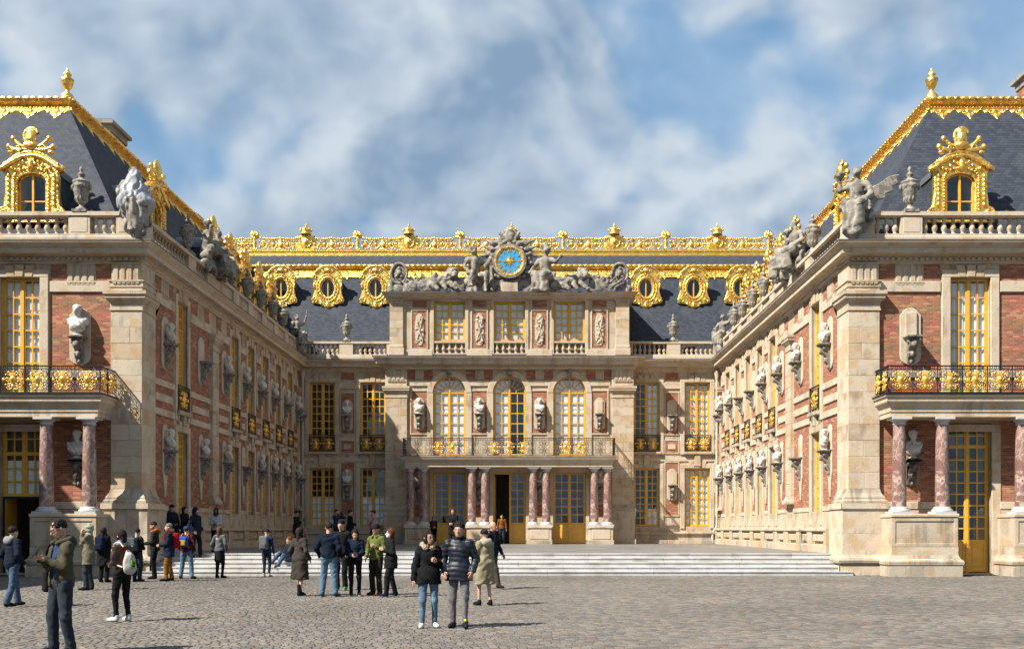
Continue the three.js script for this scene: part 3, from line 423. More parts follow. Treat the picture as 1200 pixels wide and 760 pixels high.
// arched gilded dormer: origin middle of its foot at the face plane, facing +z
function makeDormer() {
  const g = new THREE.Group(); g.name = 'dormer';
  const o = new THREE.Shape(), P = [[-1.2, -0.03], [1.2, -0.03], [1.26, 0.16], [1.2, 0.36], [1.02, 0.52], [0.96, 0.9], [0.96, 1.55], [1.12, 1.62], [1.14, 1.78], [0.98, 1.86], [0.76, 2.02], [0.4, 2.16], [0, 2.2], [-0.4, 2.16], [-0.76, 2.02], [-0.98, 1.86], [-1.14, 1.78], [-1.12, 1.62], [-0.96, 1.55], [-0.96, 0.9], [-1.02, 0.52], [-1.2, 0.36], [-1.26, 0.16]];
  const s = shapeOf(P), hole = []; const w = 0.5, sp = 1.28; hole.push([-w, 0.06], [w, 0.06]); for (let i = 0; i <= 10; i++) { const a = Math.PI * i / 10; hole.push([w * Math.cos(a), sp + 0.26 * Math.sin(a)]); } s.holes.push(pathOf(hole));
  part(g, 'gilt_frame', [ext(s, -0.22, 0.0, 0.03)], M.gold);
  const arc = (r, yy, k, n = 12) => Array.from({ length: n + 1 }, (_, i) => { const t = -1 + 2 * i / n; return [t * r, yy - k * t * t, 0.04]; });
  part(g, 'cornice', [tube([[-1.16, 1.64, 0.02], [-0.98, 1.7, 0.08], ...arc(0.86, 2.08, 0.3).slice(1, -1), [0.98, 1.7, 0.08], [1.16, 1.64, 0.02]], 0.075, 40, 6), tube([[-0.98, 1.8, 0.05], ...arc(0.8, 2.2, 0.3), [0.98, 1.8, 0.05]], 0.05, 40, 5)], M.gold);
  part(g, 'volute', [scroll(-1.0, 0.24, 0.2, 2.2, Math.PI / 2, 1, 0.05, 0.04), ball(-1.0, 0.24, 0.05, 0.075, 8, 6)], M.gold); part(g, 'volute', [scroll(1.0, 0.24, 0.2, 2.2, Math.PI / 2, -1, 0.05, 0.04), ball(1.0, 0.24, 0.05, 0.075, 8, 6)], M.gold);
  const beads = []; for (const k of [-1, 1]) { for (let i = 0; i < 12; i++) beads.push(ball(k * 0.62, 0.18 + i * 0.1, 0.02, 0.045, 6, 5)); for (let i = 0; i < 7; i++) beads.push(ball(k * 0.82, 0.55 + i * 0.15, 0.015, 0.07, 6, 5, 0.8, 1.3, 0.7)); } for (let i = 0; i <= 14; i++) { const a = Math.PI * i / 14; beads.push(ball(0.62 * Math.cos(a), 1.36 + 0.34 * Math.sin(a), 0.02, 0.045, 6, 5)); } for (let i = -5; i <= 5; i++) if (i) beads.push(ball(i * 0.135, 1.86 - 0.035 * Math.abs(i) - 0.09 * Math.cos(i * 1.57), 0.03, 0.065, 6, 5));
  part(g, 'beading', beads, M.gold);
  const key = [ball(0, 1.78, 0.06, 0.14, 8, 7, 0.8, 1.4, 0.7), box(-0.11, 0.11, 1.62, 2.12, 0, 0.07)]; part(g, 'keystone', key, M.gold);
  // crest: plumed helmet over trophies
  const cr = [ball(0, 2.62, 0.02, 0.2, 10, 8, 1, 1.15, 0.8), ball(0, 2.82, -0.02, 0.17, 9, 7, 1.25, 0.8, 0.8), tube([[-0.2, 2.5, 0], [-0.25, 2.75, 0], [-0.1, 2.92, 0], [0.12, 2.93, 0], [0.25, 2.78, 0]], 0.06, 16, 5), ball(0, 2.4, 0.02, 0.2, 8, 7, 1.5, 0.8, 0.8)];
  for (const k of [-1, 1]) cr.push(tube([[k * 0.1, 2.3, 0.02], [k * 0.4, 2.42, 0.03], [k * 0.62, 2.6, 0]], 0.06, 8, 5), tube([[k * 0.12, 2.26, 0.02], [k * 0.5, 2.26, 0.05], [k * 0.78, 2.34, 0]], 0.07, 8, 5), ball(k * 0.64, 2.62, 0, 0.1, 7, 6), ball(k * 0.8, 2.36, 0, 0.11, 7, 6), ball(k * 0.72, 2.18, 0.02, 0.1, 7, 6, 1.3, 0.7, 1), scroll(k * 0.42, 2.3, 0.12, 1.2, 0, k, 0.035, 0.08));
  part(g, 'crest', cr, M.gold);
  // cheeks and a rounded lead roof running back into the slates
  const ck = new THREE.Shape(); ck.moveTo(-0.98, 0); ck.lineTo(0.98, 0); ck.lineTo(0.98, 1.5); for (let i = 0; i <= 10; i++) { const a = Math.PI * i / 10; ck.lineTo(0.98 * Math.cos(a), 1.5 + 0.55 * Math.sin(a)); } ck.lineTo(-0.98, 0);
  part(g, 'cheek', [ext([[-0.94, 0], [-0.55, 0], [-0.55, 1.5], [-0.94, 1.5]], -2.4, -0.2), ext([[0.55, 0], [0.94, 0], [0.94, 1.5], [0.55, 1.5]], -2.4, -0.2)], M.slate);
  const top = []; for (let i = 0; i < 12; i++) { const a = Math.PI * i / 12, b = Math.PI * (i + 1) / 12, p = t => [0.99 * Math.cos(t), 1.48 + 0.6 * Math.sin(t)]; const A = p(a), Bq = p(b); top.push(quad([A[0], A[1], -0.18], [A[0], A[1], -3.2], [Bq[0], Bq[1], -3.2], [Bq[0], Bq[1], -0.18])); } part(g, 'lead_roof', top, M.lead);
  // casement behind the gilding
  const fr = [box(-0.5, -0.44, 0.06, 1.3, -0.2, -0.13), box(0.44, 0.5, 0.06, 1.3, -0.2, -0.13), box(-0.035, 0.035, 0.06, 1.54, -0.2, -0.12), box(-0.5, 0.5, 0.06, 0.13, -0.2, -0.13), box(-0.46, 0.46, 0.66, 0.7, -0.19, -0.14), tube(Array.from({ length: 11 }, (_, i) => { const a = Math.PI * i / 10; return [0.47 * Math.cos(a), 1.28 + 0.24 * Math.sin(a), -0.16]; }), 0.035, 20, 4)];
  part(g, 'casement', fr, M.paint);
  for (const k of [-1, 1]) for (const [a, b] of [[0.13, 0.66], [0.7, 1.28]]) part(g, 'pane', [boxC(k * 0.24, (a + b) / 2, -0.17, 0.4, b - a, 0.006)], M.glass);
  part(g, 'pane', [ext(Array.from({ length: 11 }, (_, i) => { const a = Math.PI * i / 10; return [0.46 * Math.cos(a), 1.28 + 0.22 * Math.sin(a)]; }), -0.173, -0.167)], M.glass);
  part(g, 'interior', [box(-0.54, 0.54, 0.02, 1.56, -1.4, -1.36), box(-0.55, -0.53, 0.02, 1.56, -1.4, -0.25), box(0.53, 0.55, 0.02, 1.56, -1.4, -0.25)], M.room);
  return g;
}
// oval bull's-eye dormer, origin: middle of the oval at the face plane
function makeOculus() {
  const g = new THREE.Group(); g.name = 'oculus';
  const out = new THREE.Shape(), P = [[0, 1.28], [0.4, 1.22], [0.72, 1.04], [0.92, 0.74], [1.0, 0.62], [0.9, 0.5], [0.86, 0.2], [0.84, -0.2], [0.92, -0.5], [1.02, -0.72], [0.98, -0.92], [0.72, -0.98], [0.5, -1.0], [0.34, -1.14], [0.14, -1.2], [0, -1.42]]; for (const p of P.slice(1, -1).reverse()) P.push([-p[0], p[1]]);
  const s = shapeOf(P), ov = Array.from({ length: 24 }, (_, i) => [0.43 * Math.cos(i * Math.PI / 12), 0.58 * Math.sin(i * Math.PI / 12)]); s.holes.push(pathOf(ov.slice().reverse()));
  part(g, 'gilt_frame', [ext(s, -0.16, 0, 0.03)], M.gold);
  const ring = (a, b, r, z) => mv(tube(Array.from({ length: 24 }, (_, i) => [a * Math.cos(i * Math.PI / 12), b * Math.sin(i * Math.PI / 12), 0]), r, 40, 6, true), 0, 0, z);
  part(g, 'oval_moulding', [ring(0.5, 0.66, 0.06, 0.02), ring(0.66, 0.84, 0.035, 0.02)], M.gold);
  const dec = []; for (let i = 0; i < 22; i++) { const a = i * Math.PI / 11; dec.push(ball(0.585 * Math.cos(a), 0.755 * Math.sin(a), 0.02, 0.042, 5, 4)); }
  for (const k of [-1, 1]) dec.push(scroll(k * 0.74, -0.74, 0.17, 1.6, Math.PI / 2, -k, 0.045, 0.03), scroll(k * 0.78, 0.7, 0.13, 1.3, -1, k, 0.04, 0.03), ball(k * 0.4, -0.98, 0.03, 0.09, 7, 5), ball(k * 0.84, 0.1, 0.02, 0.08, 6, 6, 0.7, 2.6, 0.8), scroll(k * 0.3, 1.04, 0.1, 1.1, 0, k, 0.035, 0.03));
  dec.push(ball(0, 1.08, 0.04, 0.17, 9, 7, 1.2, 0.9, 0.6), ball(0, -1.06, 0.04, 0.14, 8, 7, 1, 1.4, 0.6), tube([[-0.8, 0.92, 0.02], [-0.45, 1.24, 0.06], [0, 1.34, 0.08], [0.45, 1.24, 0.06], [0.8, 0.92, 0.02]], 0.055, 24, 5)); part(g, 'scrollwork', dec, M.gold);
  part(g, 'casement', [box(-0.035, 0.035, -0.58, 0.58, -0.15, -0.07), ring(0.41, 0.56, 0.035, -0.1)], M.paint);
  for (const k of [-1, 1]) part(g, 'pane', [ext(Array.from({ length: 13 }, (_, i) => { const a = -Math.PI / 2 + Math.PI * i / 12; return [k * 0.42 * Math.cos(a), 0.57 * Math.sin(a)]; }), -0.124, -0.118)], M.glass);
  const hood = []; for (let i = 0; i < 20; i++) { const a = i * Math.PI / 10, b = (i + 1) * Math.PI / 10; hood.push(quad([0.86 * Math.cos(a), 0.98 * Math.sin(a) + 0.05, -0.1], [0.86 * Math.cos(a), 0.98 * Math.sin(a) + 0.05, -1.5], [0.86 * Math.cos(b), 0.98 * Math.sin(b) + 0.05, -1.5], [0.86 * Math.cos(b), 0.98 * Math.sin(b) + 0.05, -0.1])); } part(g, 'lead_hood', hood, M.lead);
  part(g, 'interior', [box(-0.8, 0.8, -0.8, 0.8, -1.3, -1.25)], M.room);
  return g;
}
// crest of the main ridge: a 3.3 m bay of rinceaux under a garland, origin left foot
{
  const W = 3.32, g = [], a = [], gl = [];
  for (const k of [0.17, 0.36, 0.64, 0.83]) { const d = k < 0.5 ? 1 : -1; g.push(scroll(W * k, 0.42, 0.3, 1.9, d > 0 ? Math.PI : 0, d, 0.06), ball(W * k, 0.42, 0, 0.12, 7, 6)); for (let i = 0; i < 5; i++) { const t = i * 1.25; g.push(ball(W * k + 0.3 * Math.cos(t), 0.42 + 0.3 * Math.sin(t), 0.02, 0.085, 5, 4)); } }
  g.push(ball(W * 0.5, 0.36, 0, 0.2, 9, 7, 1, 1.3, 0.5), ball(W * 0.5, 0.62, 0, 0.12, 8, 6, 1.4, 0.8, 0.6), tube([[W * 0.42, 0.04, 0], [W * 0.5, 0.14, 0.03], [W * 0.58, 0.04, 0]], 0.05, 8, 5), tube([[W * 0.26, 0.06, 0], [W * 0.27, 0.4, 0], [W * 0.27, 0.74, 0]], 0.03, 6, 4), tube([[W * 0.74, 0.06, 0], [W * 0.73, 0.4, 0], [W * 0.73, 0.74, 0]], 0.03, 6, 4));
  for (let i = 0; i <= 26; i++) { const t = i / 26, y = 0.86 - 0.11 * Math.sin(Math.PI * ((t * 2) % 1 || (t === 1 ? 1 : 0))) + 0.05 * Math.cos(t * Math.PI * 2); gl.push(ball(t * W, y, 0, 0.065 + 0.015 * (i % 2), 6, 5)); }
  GE.rinceau = geo(g); GE.garland = geo(gl);
  GE.crestPost = geo(box(-0.16, 0.16, 0, 0.12, -0.14, 0.14), lathe([[0.14, 0.12], [0.1, 0.2], [0.14, 0.4], [0.12, 0.7], [0.16, 0.8], [0.1, 0.84]], 8), Array.from({ length: 9 }, (_, i) => { const t = i * 0.7; return ball(0.2 * Math.cos(t), 1.0 + 0.17 * Math.sin(t), 0.05 * Math.cos(i * 2), 0.12, 7, 5); }), ball(0, 1.02, 0.06, 0.15, 8, 6));
  const sh = shapeOf([[-0.52, 0], [0.52, 0], [0.6, 0.2], [0.5, 0.5], [0.56, 0.86], [0.3, 0.98], [0, 1.02], [-0.3, 0.98], [-0.56, 0.86], [-0.5, 0.5], [-0.6, 0.2]]);
  GE.crestShield = geo(ext(sh, -0.07, 0.07, 0.03), ball(0, 0.5, 0.08, 0.3, 10, 8, 1, 1.2, 0.3), ball(0, 0.54, 0.14, 0.15, 8, 7, 0.9, 1.2, 0.6), [-1, 1].map(k => [scroll(k * 0.52, 0.2, 0.15, 1.4, Math.PI / 2, -k, 0.045), scroll(k * 0.5, 0.84, 0.12, 1.3, -1, k, 0.04), tube([[k * 0.12, 0.2, 0.1], [k * 0.32, 0.4, 0.1], [k * 0.36, 0.75, 0.08]], 0.04, 8, 5)]),
    lathe([[0.34, 1.02], [0.36, 1.1], [0.3, 1.12], [0.36, 1.3], [0.3, 1.42], [0.12, 1.5], [0.05, 1.54]], 12), Array.from({ length: 8 }, (_, i) => ball(0.37 * Math.cos(i * Math.PI / 4), 1.32, 0.37 * Math.sin(i * Math.PI / 4), 0.07, 5, 4)), ball(0, 1.6, 0, 0.09, 7, 6), ball(0, 1.72, 0, 0.05, 6, 5));
}
// ---------------------------------------------------------------- levels shared by the palace fronts
const Y = { brick0: 2.46, b1a: 5.79, b1b: 6.04, b2a: 6.88, b2b: 7.12, arch0: 9.87, fr0: 10.25, cor0: 10.86, cor1: 11.62, bal0: 11.92, rail0: 12.56, top: 12.7 };
const TER = 0.725, HALF = 12.45, ZF = 24.8;
const corniceProf = [[0, 10.93], [0.06, 10.94], [0.06, 11.0], [0.1, 11.03], [0.1, 11.14], [0.2, 11.18], [0.2, 11.2], [0.44, 11.22], [0.44, 11.4], [0.47, 11.41], [0.5, 11.45], [0.6, 11.54], [0.62, 11.55], [0.62, 11.615], [0, 11.63]].map(([a, b]) => [a, b - 0.08]);
const leadProf = [[0.615, 11.6], [0.64, 11.6], [0.64, 11.64], [0, 11.67]].map(([a, b]) => [a, b - 0.08]);
const parapetProf = [[0, 11.64], [0.02, 11.66], [0.02, 11.9], [0.0, 11.94], [0.0, 12.0], [-0.3, 12.0]].map(([a, b]) => [a, b - 0.08]);
const dentils = (path0, x0, x1) => { const g = []; for (let x = x0 + 0.1; x < x1; x += 0.2) g.push(box(x, x + 0.11, 10.95, 11.06, 0.08, 0.17)); return g; };
const winWing = { low: [], up: [] };
// niche with console for a bust in frame F at x; level y is the shelf
function niche(parent, F, x, y, kind = 'plaque', m = M.stoneD) { part(parent, 'niche_plaque', GE[kind], m, FR(F, x, y, 0.015)); part(parent, 'console', GE.console, M.statue, FR(F, x, y, 0.06)); return FR(F, x, y, 0.06); }
// stone window surround from y0 to y1 with keystone
function surround(parent, F, x, w, y0, y1, jw = 0.24, p = 0.09, key = true) {
  const a = x - w / 2, b = x + w / 2; part(parent, 'window_surround', [cham(a - jw, a, y0, y1, -0.03, p, 0.015), cham(b, b + jw, y0, y1, -0.03, p, 0.015), cham(a - jw, b + jw, y1, y1 + 0.26, -0.03, p, 0.015)], M.stoneD, F);
  if (key) { const g = []; for (const [k, t] of [[-1.1, 0.02], [0, 0.05], [1.1, 0.02]]) g.push(ext([[x + k * 0.28 - 0.13, y1 + 0.005], [x + k * 0.28 + 0.13, y1 + 0.005], [x + k * 0.34 + 0.16, y1 + 0.42], [x + k * 0.34 - 0.16, y1 + 0.42]], 0, p + t, 0.012)); part(parent, 'keystone', g, M.stoneB, F); }
}
const ord = ['first', 'second', 'third', 'fourth', 'fifth', 'sixth', 'seventh', 'eighth', 'ninth'];
const dormer0 = makeDormer(), oculus0 = makeOculus();
function wing(side) {
  const L = side < 0, W = L ? 'shaded' : 'sunlit', gx = side * 19, gz = 12;
  const B = thing('palace_wing', L ? 'shaded brick and stone wing whose corner figure is wrapped in plastic sheet' : 'sunlit brick and stone wing with winged corner figure on its balustrade', 'building', [gx, 0, gz], 'palace buildings round the court');
  const inv = T(-gx, 0, -gz), Ff = inv.clone().multiply(T(0, 0, ZF)), Fc = inv.clone().multiply(T(side * HALF, 0, 0)).multiply(RY(-side * Math.PI / 2));
  const Fw = T(0, 0, ZF), Fcw = T(side * HALF, 0, 0).multiply(RY(-side * Math.PI / 2)), S = side, u = z => side * z;
  const X = (a, b) => S < 0 ? [-b, -a] : [a, b];                       // |x| range to x range
  // walls with real openings
  const bays = [20.5, 13.4, 10.72, 8.04, 5.36, 2.68], bw = 1.22, OUT = 27;
  const fx = S * 16.6;
  const fh = [{ x: fx, y: 6.17, w: 1.4, h: 4.2 }, { x: fx, y: 0.06, w: 1.5, h: 5.25 }, { x: S * 22.6, y: 6.17, w: 1.4, h: 4.2 }];
  part(B, 'wall', [wallSlab(...X(HALF, OUT), 0, 11.6, fh, 0.6)], M.stone, Ff);
  const cz = S < 0 ? [-(ZF - 0.62), 0.5] : [-0.5, ZF - 0.62], ch = []; for (const z of bays) ch.push({ x: u(z), y: 1.95, w: bw, h: 3.4 }, { x: u(z), y: 6.18, w: bw, h: 4.22 });
  part(B, 'wall', [wallSlab(cz[0], cz[1], 0, 11.6, ch, 0.6)], M.stone, Fc);
  part(B, 'outer_wall', [box(...X(OUT - 0.5, OUT), 0, 11.6, -6, ZF - 0.62), box(...X(HALF, OUT), 0, 11.6, -6.4, -6)], M.stoneC, inv);
  part(B, 'floor_slab', [box(...X(HALF + 0.62, OUT - 0.52), 5.45, 6.0, -5.9, ZF - 0.65), box(...X(HALF + 0.62, OUT - 0.52), 11.2, 11.5, -5.9, ZF - 0.65), box(...X(18.4, 18.6), 0, 5.4, -5.9, ZF - 0.65), box(...X(18.4, 18.6), 6.05, 11.15, -5.9, ZF - 0.65)], M.room, inv);
  // ---- court front
  const pil = (z0, z1, p) => { const r = [u(z0), u(z1)].sort((a, b) => a - b); return pilaster(B, Fc, r[0], r[1], { p }); };
  pil(16.15, 17.0, 0.15); pil(0.05, 0.62, 0.1);
  const runs = []; // brick runs between openings: [za, zb, bust z, kind]
  runs.push([23.62, 21.42, 22.45], [19.58, 17.1, 18.3], [16.05, 14.3, 15.1]);
  for (let i = 1; i < 5; i++) runs.push([bays[i] - 0.9, bays[i + 1] + 0.9, (bays[i] + bays[i + 1]) / 2]);
  runs.push([bays[5] - 0.9, 0.68, 1.28]);
  const emptyUp = L ? [1, 9] : [3, 5], emptyLow = L ? [3] : [1], missUp = L ? [1] : [4, 5], missLow = L ? [3] : [1];
  runs.forEach(([za, zb, zc], i) => {
    const [a, b] = [u(za), u(zb)].sort((p, q) => p - q), c = u(zc);
    panelBrick(B, Fc, a, b, Y.brick0, Y.b1a); panelBrick(B, Fc, a, b, Y.b1b, Y.b2a); panelBrick(B, Fc, a, b, Y.b2b, Y.arch0); panelBrick(B, Fc, a, b, Y.fr0, Y.cor0 - 0.02);
    band(B, Fc, a, b, Y.b1a, Y.b1b, 0.08); band(B, Fc, a, b, Y.b2a, Y.b2b, 0.08); band(B, Fc, a, b, Y.arch0, Y.fr0, 0.08, 'architrave'); band(B, Fc, a, b, 2.28, Y.brick0, 0.07, 'plinth_moulding');
    part(B, 'stone_tablet', [cham(a + 0.22, b - 0.22, 6.31, 6.6, 0, 0.075, 0.015)], M.stoneD, Fc); triglyph(B, Fc, c, Y.fr0, Y.cor0, Math.min(0.8, (b - a) * 0.5));
    const k = i, lab = (lev) => `marble bust on ${lev} storey of the ${W} wing, ${ord[7 - i]} from the inner corner`;
    niche(B, Fc, c, 8.5, 'plaque'); niche(B, Fc, c, 4.55, 'plaqueLong');
    if (!missUp.includes(i)) bust(FR(Fcw, c, 8.5, 0.06), lab('upper'), (i * 3) % 4 === 3, 0.77, (rnd() - 0.5) * 0.7);
    if (!missLow.includes(i)) bust(FR(Fcw, c, 4.55, 0.06), lab('lower'), (i * 3 + 1) % 4 === 3, 0.77, (rnd() - 0.5) * 0.7);
  });
  const wl = makeWindow({ w: bw, h: 3.38, rows: 8, each: false, cover: [0.5, 0.5] }), wu = makeWindow({ w: bw, h: 4.2, rows: 9, each: false, cover: [0.75, 0.75] }), wlE = makeWindow({ w: bw, h: 3.38, rows: 8, cover: [0.6, 0.6] });
  bays.forEach((z, i) => {
    const x = u(z);
    put(B, wl.clone(), FR(Fc, x, 1.96, -0.14)); put(B, wu.clone(), FR(Fc, x, 6.19, -0.14));
    surround(B, Fc, x, bw, 1.75, 5.36, 0.22, 0.085); surround(B, Fc, x, bw, 5.8, 10.41, 0.22, 0.08, true);
    part(B, 'sill', [cham(x - 0.72, x + 0.72, 6.02, 6.18, -0.3, 0.2, 0.02), ext([[x - 0.16, 5.62], [x + 0.16, 5.62], [x + 0.13, 6.02], [x - 0.13, 6.02]], 0, 0.17, 0.02)], M.stoneC, Fc);
    railing(B, FR(Fc, 0, 0, 0.1), x - bw / 2 - 0.02, x + bw / 2 + 0.02, 6.19, 0.98, GE.rail, { n: 1 });
  });
  // base course with sunk panels along the terrace
  const zs = [22.9, 20.6, 19.0, 16.9, 15.0, 12.5, 10.1, 7.5, 4.9, 2.4, 0.3];
  for (let i = 0; i < zs.length - 1; i++) { const [a, b] = [u(zs[i]), u(zs[i + 1])].sort((p, q) => p - q); part(B, 'base_course', [cham(a + 0.004, b - 0.004, TER - 0.02, 1.02, -0.02, 0.36, 0.02), cham(a + 0.004, a + 0.34, 1.021, 1.5, -0.02, 0.34, 0.01), cham(b - 0.34, b - 0.004, 1.021, 1.5, -0.02, 0.34, 0.01), box(a + 0.34, b - 0.34, 1.021, 1.5, -0.02, 0.22), cham(a + 0.46, b - 0.46, 1.12, 1.4, 0.2, 0.31, 0.03), cham(a + 0.004, b - 0.004, 1.501, 1.62, -0.02, 0.38, 0.03)], [M.stone, M.stoneC, M.stoneB][i % 3], Fc); }
  part(B, 'plinth', [cham(cz[0], cz[1], 0.3, 2.28, -0.03, 0.04, 0.01)], M.stone, Fc);
  // ---- front of the pavilion
  { // corner pilaster on a tall pedestal
    const g = new THREE.Group(); g.name = 'corner_pilaster'; B.add(g); const [x0, x1] = X(12.3, 13.4), zb = -1.12, p = 0.15;
    blockStack(g, Ff, x0, x1, 3.0, 9.2, zb, p, 0.54, L ? 5 : 8);
    const path = (o = 0) => S > 0 ? [[x0 - o, zb], [x0 - o, p + o], [x1 + o, p + o], [x1 + o, -0.04]] : [[x0 - o, -0.04], [x0 - o, p + o], [x1 + o, p + o], [x1 + o, zb]];
    part(g, 'base', [sweep([[0.2, 2.5], [0.2, 2.58], [0.14, 2.64], [0.14, 2.7], [0.1, 2.76], [0.04, 2.86], [0.0, 3.0]], path())], M.stoneC, Ff); part(g, 'base', [box(x0, x1, 2.4, 2.999, zb, p - 0.002)], M.stoneC, Ff);
    part(g, 'capital', [sweep([[0, 9.2], [0.03, 9.21], [0.03, 9.27], [0.01, 9.28], [0.01, 9.46], [0.05, 9.5], [0.13, 9.6], [0.15, 9.62], [0.15, 9.72], [0.2, 9.75], [0.2, 9.87], [0, 9.88]], path()), box(x0 + 0.001, x1 - 0.001, 9.2, 9.88, zb, p - 0.002)], M.stone, Ff);
    // entablature over the pilaster
    part(g, 'architrave', [sweep([[-0.02, 9.88], [0.0, 9.88], [0.0, 10.02], [0.03, 10.03], [0.03, 10.2], [0.07, 10.22], [0.07, 10.26], [-0.05, 10.26]], path()), box(x0 + 0.02, x1 - 0.02, 9.88, 10.86, zb, p - 0.03)], M.stoneD, Ff);
    triglyph(g, FR(Ff, 0, 0, p - 0.03), (x0 + x1) / 2, Y.fr0, Y.cor0, 0.95);
    // pedestal of blocks
    const [q0, q1] = X(12.06, 13.62); let n = 0; const rr = rngOf(L ? 31 : 47);
    for (const [ya, yb, gr] of [[0.0, 0.34, 0.12], [0.34, 0.62, 0.06], [0.62, 1.45, 0], [1.45, 2.3, 0], [2.3, 2.5, 0.05]]) part(g, 'stone_block', [box(q0 - gr, q1 + gr, ya, yb - 0.004, -1.3, 0.32 + gr), cham(q0 - gr, q1 + gr, ya, yb - 0.004, 0.3, 0.321 + gr, 0.012)], M.blocks[Math.floor(rr() * 5)], Ff);
    part(g, 'pedestal_moulding', [sweep([[0.1, 0.4], [0.19, 0.44], [0.21, 0.52], [0.17, 0.6], [0.05, 0.66], [0, 0.72]], S > 0 ? [[q0, -1.3], [q0, 0.32], [q1, 0.32], [q1, 0.1]] : [[q0, 0.1], [q0, 0.32], [q1, 0.32], [q1, -1.3]])], M.stoneC, Ff);
  }
  for (const [a, b, c] of [[13.42, 15.56, 14.5], [17.64, 21.4, 19.4]]) {
    const [x0, x1] = X(a, b), cx = S * c;
    panelBrick(B, Ff, x0, x1, Y.b2b, Y.arch0); panelBrick(B, Ff, x0, x1, Y.b1b, Y.b2a); panelBrick(B, Ff, x0, x1, Y.brick0 + 0.1, Y.b1a); panelBrick(B, Ff, x0, x1, Y.fr0, Y.cor0 - 0.02);
    band(B, Ff, x0, x1, Y.b2a, Y.b2b, 0.08); band(B, Ff, x0, x1, Y.b1a, Y.b1b, 0.08); band(B, Ff, x0, x1, Y.arch0, Y.fr0, 0.08, 'architrave'); band(B, Ff, x0, x1, 2.3, Y.brick0 + 0.1, 0.08, 'plinth_moulding'); band(B, Ff, x0, x1, 0.0, 2.3, 0.05, 'plinth', M.stone);
    triglyph(B, Ff, S * (c - 0.03), Y.fr0, Y.cor0, 1.0);
    niche(B, Ff, cx, 8.3, 'plaque'); niche(B, Ff, S * 14.52, 4.05, 'plaqueNarrow');
    if (a < 14) {
      if (L) bust(FR(Fw, cx, 8.3, 0.06), 'white marble bust beside the shuttered window above the shaded porch', false, 1.08);
      else part(B, 'empty_niche_block', [cham(cx - 0.2, cx + 0.2, 8.3, 9.15, 0.05, 0.16, 0.02)], M.stoneD, Ff);
      bust(FR(Fw, S * 14.52, 4.05, 0.06), `white marble bust between the two red columns of the ${W} porch`, false, 0.98);
    }
  }
  surround(B, Ff, fx, 1.4, 6.05, 10.38, 0.3, 0.1); surround(B, Ff, fx, 1.5, 0, 5.0, 0.32, 0.06, false);
  put(B, makeWindow({ w: 1.4, h: 4.18, rows: 7, cover: L ? [1, 0.98] : [0.98, 0.98], coverTop: false, fabric: !L }), FR(Ff, fx, 6.18, -0.13));
  if (L) {
    put(B, makeWindow({ w: 1.5, h: 2.55, rows: 3, transom: 1.5, topRows: 2, cover: [0.5, 0.5] }), FR(Ff, fx, 2.75, -0.26));
    const d = new THREE.Group(); d.name = 'door'; put(B, d, FR(Ff, fx, 0.07, -0.26)); part(d, 'door_leaf', [box(0.66, 0.74, 0, 2.66, -0.8, 0.0), box(-0.75, -0.66, 0, 2.66, -0.8, 0)], M.paint); part(d, 'frame', [box(-0.76, -0.68, 0, 2.67, 0.005, 0.05), box(0.68, 0.76, 0, 2.67, 0.005, 0.05), box(-0.68, 0.68, 2.6, 2.67, 0.005, 0.05)], M.iron);
  } else put(B, makeWindow({ door: true, w: 1.5, h: 5.2, rows: 8, panel: 1.15, transom: 4.42, topRows: 2 }), FR(Ff, fx, 0.07, -0.24));
  // porch: pedestals, red columns, slab, gilded railing
  for (const s of [-1, 1]) {
    const [a, b] = s * S < 0 ? [fx - 3.2, fx - 0.95] : [fx + 0.95, fx + 3.2];
    const pp = new THREE.Group(); pp.name = 'porch_pedestal'; B.add(pp); const z1 = 1.32;
    part(pp, 'stone_block', [box(a - 0.1, b + 0.1, 0, 0.36, 0.05, z1 + 0.12)], M.stoneC, Ff); part(pp, 'torus_moulding', [sweep([[0.1, 0.36], [0.14, 0.4], [0.15, 0.5], [0.11, 0.56], [0.06, 0.6], [0.0, 0.72]], [[a, 0.06], [a, z1], [b, z1], [b, 0.06]])], M.stoneC, Ff);
    part(pp, 'stone_block', [box(a, b, 0.36, 1.0, 0.06, z1)], M.stoneD, Ff); part(pp, 'stone_block', [box(a, b, 1.004, 2.0, 0.06, z1 - 0.03), cham(a, a + 0.14, 1.004, 2.0, z1 - 0.04, z1, 0.012), cham(b - 0.14, b, 1.004, 2.0, z1 - 0.04, z1, 0.012), cham(a + 0.14, b - 0.14, 1.86, 2.0, z1 - 0.04, z1, 0.012), cham(a + 0.14, b - 0.14, 1.004, 1.12, z1 - 0.04, z1, 0.012)], M.stone, Ff);
    part(pp, 'stone_block', [cham(a - 0.03, b + 0.03, 2.004, 2.12, 0.06, z1 + 0.03, 0.02)], M.stoneD, Ff);
  }
  const col = makeColumn(3.26, 0.235); for (const k of [-2.82, -1.36, 1.36, 2.82]) put(B, col.clone(), FR(Ff, fx + k, 2.125, 0.98));
  { const a = fx - 3.2, b = fx + 3.2, z1 = 1.22, sl = new THREE.Group(); sl.name = 'balcony'; B.add(sl);
    part(sl, 'entablature', [sweep([[0, 5.39], [0, 5.55], [0.03, 5.56], [0.03, 5.7], [0.06, 5.74], [0.16, 5.86], [0.18, 5.9], [0.18, 6.02], [0.24, 6.06], [0.24, 6.12]], [[a, 0.06], [a, z1], [b, z1], [b, 0.06]]), box(a + 0.002, b - 0.002, 5.39, 6.12, 0.06, z1 - 0.002)], M.stoneD, Ff);
    part(sl, 'floor_slab', [box(a - 0.27, b + 0.27, 6.121, 6.17, 0.06, z1 + 0.27)], M.iron, Ff);
    const zr = z1 + 0.16; railing(B, FR(Ff, 0, 0, zr), a - 0.14, b + 0.14, 6.18, 0.92, GE.rail, { n: 8 });
